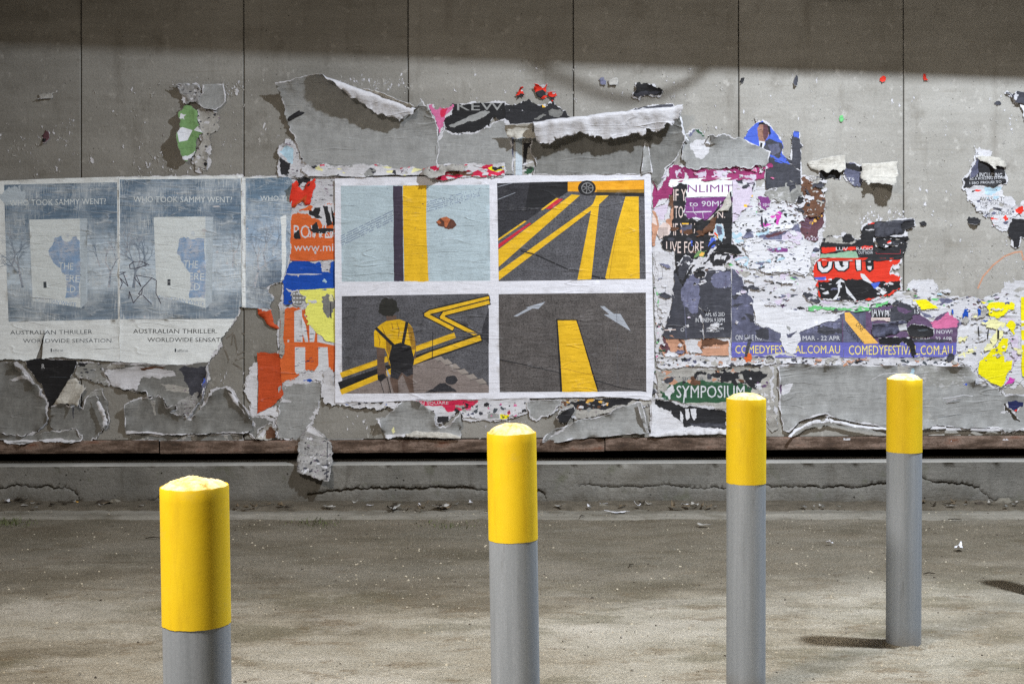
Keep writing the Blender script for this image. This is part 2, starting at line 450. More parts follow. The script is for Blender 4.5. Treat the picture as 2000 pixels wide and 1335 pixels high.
SEED = [100]
def wloc(o):
    p = Vector()
    while o is not None: p = p + o.location; o = o.parent
    return p
def wr(x, y, sd, amp):
    """gentle waviness of pasted paper, metres"""
    v = noise.noise((x / 70., y / 55., sd)) * 1.0 + noise.noise((x / 28., y / 14., sd + 3)) * .42
    c = abs(noise.noise((x / 150. + .15 * noise.noise((x / 40., y / 40., sd)), y / 34., sd + 9)))
    return amp * (v + 1.0 * max(0, .09 - c) / .09)
def sheet(name, outline, off, mat, prints=(), tear=2.0, grid=10, wrinkle=.0018, folds=(), edge=3.0, edge_mat='pulp',
          lift=.006, back='pulp_back', label=None, cat='poster', group=None, parent=None, seed=None, plane=SW, thick=.0011, lift_w=11, wseed=None):
    SEED[0] += 1
    sd = seed if seed is not None else SEED[0]
    out = jag(outline, tear, sd)
    xs = [p[0] for p in out]; ys = [p[1] for p in out]
    x0, x1, y0, y1 = min(xs), max(xs), min(ys), max(ys)
    verts, edges = [], []
    def add(c):
        b = len(verts)
        verts.extend(Vector((p[0], p[1])) for p in c)
        edges.extend((b + i, b + (i + 1) % len(c)) for i in range(len(c)))
    add(out)
    pr = []
    if mat.startswith('grey_paper') and tear > 0 and not name.startswith('torn_edge'):
        prints = list(prints) + [('pulp', [out, grow(out, -2.8, sd + 8)])]
    for (mk, cont) in prints:
        keep = [c for c in cont if max(p[0] for p in c) > x0 and min(p[0] for p in c) < x1 and max(p[1] for p in c) > y0 and min(p[1] for p in c) < y1]
        if keep:
            pr.append((mk, keep))
            for c in keep: add(c)
    r = random.Random(sd)
    gx = np.arange(x0, x1, grid)
    for j, yy in enumerate(np.arange(y0, y1, grid)):
        for xx in gx: verts.append(Vector((xx + r.uniform(-.3, .3) * grid + (j % 2) * grid * .5, yy + r.uniform(-.3, .3) * grid)))
    V, E, F, *_ = delaunay_2d_cdt(verts, edges, [], 0, 1e-4)
    V = np.array([(v.x, v.y) for v in V]); F = np.array([f for f in F if len(f) == 3])
    cen = V[F].mean(1)
    ok = inside(cen[:, 0], cen[:, 1], [out], False)
    F = F[ok]; cen = cen[ok]
    mats = [mat]; mi = np.zeros(len(F), int)
    for mk, cont in pr:
        ax = [p[0] for c in cont for p in c]; ay = [p[1] for c in cont for p in c]
        bb = np.where((cen[:, 0] >= min(ax)) & (cen[:, 0] <= max(ax)) & (cen[:, 1] >= min(ay)) & (cen[:, 1] <= max(ay)))[0]
        if not len(bb): continue
        ins = inside(cen[bb, 0], cen[bb, 1], cont, True)
        if mk not in mats: mats.append(mk)
        mi[bb[ins]] = mats.index(mk)
    used = np.unique(F); remap = -np.ones(len(V), int); remap[used] = np.arange(len(used))
    V = V[used]; F = remap[F]
    oa = np.array(out)
    c0 = ((x0 + x1) / 2, (y0 + y1) / 2)
    origin = W3(c0[0], c0[1], off, plane)
    P = []
    for (x, y) in V:
        h = wr(x, y, 5.3, wrinkle)
        if lift > 0:
            d = math.sqrt(((oa - (x, y)) ** 2).sum(1).min())
            if d < lift_w: h += lift * max(0, noise.noise((x / 26., y / 26., sd)) + .35) * (1 - d / lift_w) ** 2
        for fd in folds:
            (hx0, hy0, hx1, hy1, R0, R1, amax) = fd[:7]; e0, e1 = fd[7:9] if len(fd) > 7 else (.25, .25)
            L = math.hypot(hx1 - hx0, hy1 - hy0); ux, uy = (hx1 - hx0) / L, (hy1 - hy0) / L
            nx, ny = uy, -ux           # beyond the hinge: left of its direction as seen in the picture
            dx, dy = x - hx0, y - hy0
            t = dx * nx + dy * ny; u = (dx * ux + dy * uy)
            if t > 0 and -e0 * L < u < (1 + e1) * L:
                uu = min(1, max(0, u / L))
                R = R0 + (R1 - R0) * uu
                R *= 1 + .16 * noise.noise((u / 18., sd, 2.)) + .12 * noise.noise((u / 60., sd, 4.)); am = math.radians(amax) * (1 + .08 * noise.noise((u / 25., sd, 8.)))
                R = max(R, 2)
                if t < R * am: a = t / R; n1, hh = R * math.sin(a), R * (1 - math.cos(a))
                else: n1, hh = R * math.sin(am) + (t - R * am) * math.cos(am), R * (1 - math.cos(am)) + (t - R * am) * math.sin(am)
                hh += min(1, t / 12.) * (1.8 * noise.noise((dx / 13., dy / 13., sd)) + 1.1 * noise.noise((dx / 5., dy / 5., sd)))
                n1 += min(1, t / 12.) * 1.4 * noise.noise((dx / 9., dy / 9., sd + 4))
                x, y = hx0 + ux * u + nx * n1, hy0 + uy * u + ny * n1
                h += hh / plane
        P.append(W3(x, y, off + h, plane) - origin)
    if folds:           # paper that would stretch tears instead
        PA = np.array([tuple(p) for p in P]); keep = np.ones(len(F), bool)
        for a, b in ((0, 1), (1, 2), (2, 0)):
            d3 = np.linalg.norm(PA[F[:, a]] - PA[F[:, b]], axis=1) * plane; d2 = np.linalg.norm(V[F[:, a]] - V[F[:, b]], axis=1)
            keep &= d3 < 2.0 * d2 + 3.0
        F = F[keep]; mi = mi[keep]
    # orient faces to the street (-Y)
    fl = []
    for a, b, c in F:
        ar = (V[b][0] - V[a][0]) * (V[c][1] - V[a][1]) - (V[c][0] - V[a][0]) * (V[b][1] - V[a][1])
        fl.append((int(a), int(b), int(c)) if ar < 0 else (int(a), int(c), int(b)))
    me = mesh(name, P, fl, True)
    me.polygons.foreach_set('material_index', [int(q) for q in mi])
    o = link(name, me, mats, parent, origin - wloc(parent), None, label, None if parent else cat, group)
    if folds or thick > .002:
        nm = len(mats)
        o.data.materials.append(MATS[back]); o.data.materials.append(MATS['pulp'])
        md = o.modifiers.new('thickness', 'SOLIDIFY'); md.thickness = thick; md.offset = -1
        md.material_offset = nm; md.material_offset_rim = nm + 1
        if nm > 1:      # every print shares the same back
            md.material_offset = 100; md.material_offset_rim = 100
    if edge > 0 and not folds:
        g = jag(grow(jag(outline, tear, sd, 5.0), edge, sd + 1), .9, sd + 2, 2.5)
        sheet('torn_edge', g, off - .0012, edge_mat, tear=0, grid=grid, wrinkle=wrinkle, edge=0, lift=0, parent=o, seed=sd + 3, plane=plane, wseed=sd)
    return o

# ------------------------------------------------------------------ paper materials
def P_(name, *a, **k): paper(name, *a, **k); return name
P_('pulp', (196, 196, 203), 0, .07, fleck=.10)
P_('pulp_clean', (206, 207, 215), 0, .05)
P_('pulp_flecked', (190, 190, 197), 0, .10, fleck=.62)
P_('pulp_dirty', (160, 158, 155), 0, .18, fleck=.45)
P_('pulp_back', (184, 181, 175), .25, .16, fleck=.22, crease=1.6)
P_('pulp_furry', (150, 149, 150), .5, .28, fleck=.55, crease=2.2, rough=.95)
P_('poster_white', (214, 215, 226), 0, .03, crease=.8)
P_('margin_white', (226, 231, 235), 0, .07, crease=.9)
P_('grey_paper', (144, 145, 146), .14, .14, crease=.9)
P_('grey_paper_dim', (118, 118, 117), .22, .2, crease=.9)
P_('grey_scuffed', (140, 140, 138), .75, .12, crease=1.0)
P_('roll_back', (196, 194, 190), .9, .34, fleck=.30, crease=2.0)
P_('lilac', (196, 186, 206), .35, .08)
P_('black_ink', (38, 38, 42), .22, .15)
P_('black_clean', (30, 30, 33), .03, .12)
P_('charcoal', (62, 63, 72), .35, .22)
P_('slate', (88, 90, 112), .35, .30)
P_('slate_scuffed', (104, 106, 132), .5, .30, fleck=.4)
P_('red', (214, 50, 34), .10, .08)
P_('crimson', (196, 38, 76), .12, .06)
P_('red_orange', (206, 52, 34), .05, .06)
P_('orange', (206, 98, 46), .12, .06)
P_('orange_deep', (186, 74, 36), .10, .10)
P_('blue', (18, 72, 170), .10, .08)
P_('bright_blue', (70, 96, 196), .25, .1)
P_('pale_yellow', (226, 226, 112), .12, .05)
P_('lemon', (226, 216, 12), .10, .05)
P_('lemon_faded', (222, 219, 166), .45, .05)
P_('magenta', (140, 48, 98), .22, .14)
P_('purple', (122, 62, 126), .12, .1)
P_('violet', (96, 76, 106), .35, .22)
P_('violet_blue', (98, 98, 172), .22, .08)
P_('pink', (196, 104, 148), .2, .1)
P_('hot_pink', (194, 70, 170), .15, .08)
P_('lime', (104, 180, 116), .4, .1)
P_('sage', (134, 170, 146), .15, .06)
P_('leaf_green', (108, 142, 92), .15, .14)
P_('dark_green', (44, 82, 58), .3, .12)
P_('sky_pale', (168, 196, 214), .5, .12)
P_('amber', (226, 176, 86), .08, .06)
P_('amber_pure', (234, 184, 50), .08, .06)
P_('cream_letters', (214, 196, 192), .15, .06)
P_('brown_ink', (98, 68, 52), .3, .25)
P_('tan', (186, 140, 116), .3, .12)
P_('wine', (92, 62, 70), .35, .25)
P_('gold_letters', (222, 206, 108), .15, .05)
P_('navy', (34, 40, 82), .15, .1)
P_('soft_white', (200, 202, 209), .0, .04)
P_('type_grey', (72, 78, 86), .55, .1)
P_('type_black', (34, 34, 38), .25, .1)
P_('skin_print', (150, 112, 98), .2, .2)
# photographs printed on the four-picture poster
P_('print_pale_blue', (170, 186, 196), .10, .09, fleck=.06, crease=1.1, grain=.08)
P_('print_plum', (62, 54, 70), .10, .12)
P_('print_yellow', (220, 176, 36), .08, .10, crease=1.1)
P_('print_asphalt', (86, 86, 92), .10, .22, crease=1.1, grain=.30)
P_('print_asphalt_dark', (52, 52, 58), .04, .16, crease=1.1, grain=.30)
P_('print_asphalt_warm', (88, 84, 84), .10, .22, crease=1.2, grain=.30)
P_('print_black', (34, 34, 38), .03, .2)
P_('print_hair', (42, 42, 40), .05, .3)
P_('print_paving', (128, 118, 116), .06, .1, grain=.15)
P_('print_paving_light', (146, 138, 134), .06, .1)
P_('print_red', (190, 40, 58), .05, .12)
P_('print_taxi', (222, 156, 34), .05, .1)
P_('print_shirt', (214, 170, 22), .05, .14)
P_('print_shirt_shade', (150, 112, 34), .05, .2)
P_('print_skin', (96, 78, 70), .05, .2)
P_('print_arrow', (160, 166, 178), .2, .08)
P_('print_moth', (94, 60, 50), .05, .3)
P_('print_moth_wing', (184, 106, 70), .1, .3)
P_('print_track', (96, 108, 140), .2, .2)
P_('print_chrome', (130, 130, 132), .1, .3)

# faded blue lake picture on the book posters
def lake(name, dark, light, top, scuffs):
    m, n = newmat(name)
    sep = n.n('ShaderNodeSeparateXYZ'); n.l(n.co, sep.inputs[0])
    zc = n.math('ADD', sep.outputs[2], n.math('MULTIPLY', n.math('SUBTRACT', n.noise(7.0, 5, .6), .5), .18))
    zc = n.math('ADD', n.math('MULTIPLY', zc, 1.0), .5)       # local z -.5..+.5 -> 0..1
    grad = n.ramp(zc, (.12, lin(*dark)), (.30, lin(*dark)), (.40, lin(*light)), (.62, lin(*light)), (.80, lin(*top)), (.99, lin(*top)))
    streak = n.ramp(n.noise((5, 5, 75), 8, .7), (.36, .68), (.52, 1.0), (.68, 1.45))
    base = n.mix(.9, grad, streak, 'MULTIPLY')
    leafy = n.ramp(n.noise(24.0, 9, .74), (.50, 1.0), (.60, .62))
    base = n.mix(n.ramp(zc, (.30, 0.0), (.42, .8), (.72, .8), (.84, .1)), base, n.mix(1.0, base, leafy, 'MULTIPLY'))
    v = n.noise((150, 150, 11), 9, .75)
    vm = n.ramp(n.noise(4.5, 4, .6), (.40, 0.0), (.60, 1.0))
    base = n.mix(n.math('MULTIPLY', n.math('MULTIPLY', n.ramp(v, (.50, 0.0), (.60, 1.0)), vm), scuffs), base, lin(214, 219, 223))
    hsc = n.ramp(n.noise((14, 14, 120), 8, .7), (.60, 0.0), (.70, 1.0))
    base = n.mix(n.math('MULTIPLY', hsc, .75), base, lin(212, 218, 224))
    cloud = n.ramp(n.noise((3.4, 3.4, 4.2), 8, .66), (.46, 0.0), (.70, .75))
    base = n.mix(cloud, base, lin(204, 212, 220))
    q = n.noise((2.0, 2.0, 11), 3, .5, dist=.6)
    rid = n.ramp(n.math('ABSOLUTE', n.math('SUBTRACT', q, .5)), (0.0, 1.0), (.018, 0.0))
    base = n.mix(n.math('MULTIPLY', rid, .35), base, lin(216, 220, 224))
    nr = n.bump(n.noise((5, 5, 30), 6, .6, dist=.7), .6, .012)
    nr = n.bump(rid, .4, .006, nr)
    n.fin(base, .50, n.bump(n.noise(90.0, 5), .2, .0025, nr), .35)
lake('lake_picture', (116, 132, 150), (186, 201, 217), (100, 122, 146), .75)
lake('lake_picture_deep', (94, 110, 130), (152, 174, 200), (100, 124, 148), .5)
P_('lake_branch', (126, 140, 158), 1.0, .2)
P_('book_cover', (214, 221, 225), .1, .05)
P_('book_side', (184, 196, 208), .4, .06)
P_('book_blue', (136, 164, 200), 1.0, .15)
P_('ink_marker', (58, 52, 70), .35, .1)
P_('marker_faint', (106, 100, 92), .55, .1)

# ------------------------------------------------------------------ setting
# ground: one sheet, fine where it is seen, running out to the horizon
def axis(fine0, fine1, step, far0, far1):
    a = list(np.arange(fine0, fine1 + 1e-6, step))
    lo, hi, d = fine0, fine1, step
    left, right = [], []
    while lo > far0: d *= 1.45; lo -= d; left.append(lo)
    d = step
    while hi < far1: d *= 1.45; hi += d; right.append(hi)
    return left[::-1] + a + right
gx = axis(-4.2, 4.2, .03, -90, 90)
gy = axis(4.6, 10.6, .03, -90, 60)
def gh(x, y):
    t_ = min(1, max(0, (9.0 - y) / 2.7)); h = .030 * t_ * t_ * (3 - 2 * t_)
    if abs(x) < 6 and 3 < y < 11:
        h += .006 * noise.noise((x * 1.3, y * 1.3, 1)) + .003 * noise.noise((x * 5, y * 5, 4)) + .0022 * noise.noise((x * 16, y * 16, 7))
    return h - .004
gv, gf = [], []
for yy in gy:
    for xx in gx:
        gv.append((xx, yy, gh(xx, yy)))
nx_ = len(gx)
for j in range(len(gy) - 1):
    for i in range(nx_ - 1):
        gf.append((j * nx_ + i, j * nx_ + i + 1, (j + 1) * nx_ + i + 1, (j + 1) * nx_ + i))
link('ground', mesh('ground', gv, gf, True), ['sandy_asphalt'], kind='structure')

# gutter strip in front of the plinth (thin concrete edge with dirt behind it)
def strip(name, x0, x1, ya, yb, h, mat, seed, amp, kind):
    v, f = [], []
    n_ = int((x1 - x0) / .04)
    rows = 7
    for i in range(n_ + 1):
        x = x0 + (x1 - x0) * i / n_
        e0 = ya + amp * noise.noise((x * 2.3, seed, 0)) + amp * .5 * noise.noise((x * 9, seed, 2))
        for k in range(rows):
            t = k / (rows - 1)
            y = e0 + (yb - e0) * t
            hh = h * min(1, t * 3.2) + (.35 * h * noise.noise((x * 11, y * 16, seed)) + .3 * h * noise.noise((x * 30, y * 34, seed))) * min(1, t * 3)
            v.append((x, y, -.012 if k == 0 else hh))
    for i in range(n_):
        for k in range(rows - 1):
            a = i * rows + k
            f.append((a, a + rows, a + rows + 1, a + 1))
    return link(name, mesh(name, v, f, True), [mat], kind=kind)
strip('gutter', -4.6, 4.6, 9.33, 9.72, .012, 'gutter_concrete', 3, .018, 'structure')
strip('kerbside_dirt', -4.6, 4.6, 9.52, 9.98, .026, 'dirt', 8, .07, 'structure')

# concrete wall: panels with open joints, standing above a rusty steel channel
JX = [-480, -162, 158, 476, 797, 1120, 1443, 1765, 2088, 2410]
wall = empty('concrete_wall', (0, 10.0, 0.3), 'grey precast concrete wall of tall panels covered in torn posters', 'wall')
WB = lambda x: 861 - x * .0052           # bottom line of the panels
for i in range(len(JX) - 1):
    xa, xb = JX[i] + .85, JX[i + 1] - .85
    ztop = 4.75
    bev = .005
    def ring(ins, y):
        a = W3(xa, WB(xa)); b = W3(xb, WB(xb))
        return [(a.x + ins, y, a.z + ins), (b.x - ins, y, b.z + ins), (b.x - ins, y, ztop), (a.x + ins, y, ztop)]
    dy = .0015 * ((i * 7) % 3 - 1)
    v = ring(bev, 10 + dy) + ring(0, 10 + bev + dy) + ring(0, 10.2)
    f = [(0, 1, 2, 3)] + [(a + o_, (a + 1) % 4 + o_, (a + 1) % 4 + o_ + 4, a + o_ + 4) for o_ in (0, 4) for a in range(4)] + [(11, 10, 9, 8)]
    f = [(0, 1, 2, 3)] + [(a + o_ + 4, (a + 1) % 4 + o_ + 4, (a + 1) % 4 + o_, a + o_) for o_ in (0, 4) for a in range(4)] + [(11, 10, 9, 8)]
    ctr = W3((xa + xb) / 2, 500)
    me = mesh('panel', [Vector(p) - ctr for p in v], f)
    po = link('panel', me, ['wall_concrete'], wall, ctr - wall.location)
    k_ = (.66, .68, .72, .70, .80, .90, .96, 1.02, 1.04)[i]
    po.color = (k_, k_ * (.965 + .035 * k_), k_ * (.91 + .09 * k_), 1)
bk = boxes('joint_backing', [(-5.2, .06, -.2, 4.9, .19, 4.3)])
link('joint_backing', bk, ['grout_and_shade'], wall, (0, 0, 0.15 + .2))

# rusty channel in three lengths along the panel feet
def channel(xa, xb, dy):
    ya, yb = WB(xa) - 1, WB(xb) - 1
    rows = []
    prof = [(0, .012), (1, .020), (3, .026), (20, .028), (24.5, .022), (25.5, .008), (25.5, -.10)]
    v, f = [], []
    n_ = max(2, int((xb - xa) / 14))
    for i in range(n_ + 1):
        x = xa + (xb - xa) * i / n_
        for k, (py, o_) in enumerate(prof):
            jit = .0016 * noise.noise((x / 9., py / 6., 4))
            v.append(W3(x, ya + (yb - ya) * i / n_ + py + .5 * noise.noise((x / 16., k, 2)) + dy, o_ + jit))
    m_ = len(prof)
    for i in range(n_):
        for k in range(m_ - 1):
            a = i * m_ + k
            f.append((a, a + 1, a + m_ + 1, a + m_))
    c = W3((xa + xb) / 2, (ya + yb) / 2 + 12)
    o = link('steel_channel', mesh('steel_channel', [p - c for p in v], f, False), ['rusty_steel'], None, c)
    return o
for (xa, xb, dy, lb) in ((-420, 312, 0, 'rusty steel channel under the book posters, ending at a butt joint'),
                         (314.5, 1180, 1.5, 'rusty steel channel running behind the hanging furry paper strip'),
                         (1182, 2300, 0, 'rusty steel channel with orange run-off under the wide grey paper sheet')):
    tag(channel(xa, xb, dy), lb, 'steel channel', 'rusty channel lengths under the wall')

# dark void behind the plinth
v = [(-6, 9.99, .20), (6, 9.99, .20), (6, 10.9, .16), (-6, 10.9, .16), (6, 10.9, .8), (-6, 10.9, .8)]
link('void_floor', mesh('void', v, [(0, 1, 2, 3), (3, 2, 4, 5)]), ['void_shade'], kind='structure')

# plinth with its broken horizontal crack
SK = 303.0
m, n = newmat('ledge_lit')  # plinth top painted paler: lamp light from above put into its colour
base = n.ramp(n.noise((2, 2, 9), 8, .7), (.3, lin(134, 132, 128)), (.7, lin(178, 177, 174)))
base = n.mix(1.0, base, n.ramp(n.noise(90.0, 4, .7), (.32, .8), (.5, 1.0), (.7, 1.08)), 'MULTIPLY')
n.fin(base, .92, n.bump(n.noise(45.0, 8, .7), .4, .008), .2)
def plinth():
    def topy(x): return 911.5 - x * .0050
    seg = []
    crack1 = [(-60, 956), (0, 954), (40, 948), (75, 950), (110, 953), (140, 957), (153, 966), (161, 982)]
    crack2 = [(238, 984), (300, 976), (330, 968)]
    crack3 = [(600, 966), (640, 958), (700, 953), (760, 952), (820, 953), (880, 952), (940, 955), (1010, 955), (1052, 956), (1066, 966), (1078, 988)]
    crack4 = [(1130, 950), (1175, 951), (1230, 949), (1280, 949), (1330, 951), (1360, 953), (1400, 951), (1450, 953)]
    crack5 = [(1490, 947), (1540, 951), (1580, 948), (1640, 948), (1700, 946), (1760, 944), (1830, 942), (1880, 944), (1912, 951), (1930, 972), (1960, 983), (2050, 982)]
    w = {0: 3.8, 1: 2.4, 2: 6.0, 3: 1.6, 4: 3.8}
    verts, edges = [], []
    polys = []
    def add(c, closed=True):
        b = len(verts); verts.extend(Vector((p[0], p[1])) for p in c)
        k = len(c)
        edges.extend((b + i, b + (i + 1) % k) for i in range(k if closed else k - 1))
    for ci, c in enumerate((crack1, crack2, crack3, crack4, crack5)):
        fine = jag(c, 3.0, 50 + ci, 3.0, closed=False) + [c[-1]]
        brk = lambda x: max(.34, min(1, .8 + 1.6 * noise.noise((x / 37., ci * 3.1, 6))))
        up = [(x, y - brk(x) * w[ci] * (.3 + .35 * abs(noise.noise((x / 11., y / 11., 3))) + .7 * abs(noise.noise((x / 4.3, 1, 3))))) for x, y in fine]
        dn = [(x, y + brk(x) * w[ci] * (.3 + .4 * abs(noise.noise((x / 8., 5, 9))))) for x, y in fine]
        poly = up + dn[::-1]
        polys.append(poly); add(poly)
        add([(x, y - w[ci] * .05) for x, y in fine[1:-1]], False)
    xs = np.arange(-420, 2420, 11.0)
    top = [(x, topy(x)) for x in xs]; bot = [(x, 1001) for x in xs[::-1]]
    add(top + bot)
    for j, yy in enumerate(np.arange(915, 1000, 9)):
        for xx in xs[1:-1]: verts.append(Vector((xx + (j % 2) * 5, yy)))
    V, E, F, *_ = delaunay_2d_cdt(verts, edges, [], 0, 1e-4)
    V = np.array([(q.x, q.y) for q in V]); F = np.array([f for f in F if len(f) == 3])
    cen = V[F].mean(1)
    ok = inside(cen[:, 0], cen[:, 1], [top + bot], False); F = F[ok]; cen = cen[ok]
    ind = np.zeros(len(F), bool)
    for p in polys: ind |= inside(cen[:, 0], cen[:, 1], [p], True)
    # vertices only touched by crack faces sink
    touch_out = np.zeros(len(V), bool); touch_out[F[~ind].ravel()] = True
    in_crack = np.zeros(len(V), bool); in_crack[F[ind].ravel()] = True
    P = []
    for i, (x, y) in enumerate(V):
        d = .004 * noise.noise((x / 60., y / 30., 2)) + .002 * noise.noise((x / 14., y / 12., 6))
        if y > 930: d += .006 * min(1, (y - 930) / 30.)
        if in_crack[i] and not touch_out[i]: d -= .03
        P.append(W3(x, y, d, SK))
    fl = []
    for a, b, c in F:
        ar = (V[b][0] - V[a][0]) * (V[c][1] - V[a][1]) - (V[c][0] - V[a][0]) * (V[b][1] - V[a][1])
        fl.append((int(a), int(b), int(c)) if ar < 0 else (int(a), int(c), int(b)))
    # top ledge with a worn arris
    base = len(P)
    for x in xs:
        p = W3(x, topy(x), 0, SK)
        e = .004 * noise.noise((x / 40., 1, 1))
        P += [p + Vector((0, -.001 + .004 * noise.noise((x / 60., topy(x) / 30., 2)), 0)), p + Vector((0, .012, .005)), p + Vector((0, .25 + e * 6, .006)), p + Vector((0, .29, -.12))]
    for i in range(len(xs) - 1):
        for k in range(3):
            a = base + i * 4 + k
            fl.append((a, a + 4, a + 5, a + 1))
    c = W3(1000, 950, 0, SK)
    me = mesh('concrete_plinth', [p - c for p in P], fl, True)
    mi = [0] * len(me.polygons)
    for i in range(len(F)):
        if ind[i]: mi[i] = 1  # crack faces painted dark for the shade under the upper lip
    for i in range(len(F), len(mi)): mi[i] = 2
    me.polygons.foreach_set('material_index', mi)
    o = link('concrete_plinth', me, ['plinth_concrete', 'grout_and_shade', 'ledge_lit'], None, c, None, 'low cracked concrete plinth running along the ground below the wall', 'plinth')
    return o
plinth()

# overhanging slab above the picture: its front edge throws the band of shade along the top of the wall
v = [(-9, 8.8, 3.655 + .035 * 9), (7, 8.8, 3.655 - .035 * 7), (7, 8.8, 4.75), (-9, 8.8, 4.75),
     (-9, 10.25, 4.76), (7, 10.25, 4.76), (7, 10.25, 5.05), (-9, 10.25, 5.05), (-9, 8.8, 5.05), (7, 8.8, 5.05),
     (-9, 9.1, 3.655 + .035 * 9), (7, 9.1, 3.655 - .035 * 7), (7, 9.1, 4.76), (-9, 9.1, 4.76)]
f = [(0, 1, 2, 3), (3, 2, 9, 8), (8, 9, 6, 7), (7, 6, 5, 4), (4, 5, 12, 13), (13, 12, 11, 10), (10, 11, 1, 0), (1, 11, 12, 5, 6, 9, 2), (0, 3, 8, 7, 4, 13, 10)]
link('overhanging_slab', mesh('slab', v, f), ['wall_concrete'], None, (0, 0, 0), None, 'concrete slab with a downstand edge overhanging the poster wall', 'slab')

# cable drooping from the slab edge
cw = [(930, 40), (1000, 105), (1060, 138), (1120, 163), (1180, 186), (1230, 196), (1290, 186), (1350, 158), (1400, 120), (1450, 70)]
cp = []
for (x, y) in cw:
    p = W3(x, y); cp.append(p + (MAIN - p) * (1.25 / 4.1))
cab = link('hanging_cable', tube('cable', cp, .017, 8), ['cable_black'], None, (0, 0, 0), None, 'black cable drooping below the edge of the overhanging slab', 'cable')

# the floodlight and the added fill lamp, on masts outside the picture
def street_lamp(light, px, label):
    L = light.location
    root = empty('street_lamp', (px, L.y, 0), label, 'street lamp')
    d = L - root.location
    link('pole', tube('pole', [(0, 0, 0), (0, 0, d.z + .25)], [.09, .06], 16), ['lamp_housing'], root)
    link('arm', tube('arm', [(0, 0, d.z + .2), (d.x * .5, 0, d.z + .34), (d.x, 0, d.z + .22)], .035, 10), ['lamp_housing'], root)
    s_ = .5 * light.data.size + .06
    link('lamp_head', boxes('head', [(d.x - s_, -s_, d.z + .08, d.x + s_, s_, d.z + .22)]), ['lamp_housing'], root)
    return root
street_lamp(main_light, 4.5, 'tall street lamp with a white floodlight beside the bollards')
street_lamp(fill_light, -3.7, 'street lamp with a warm lamp head on the street side')

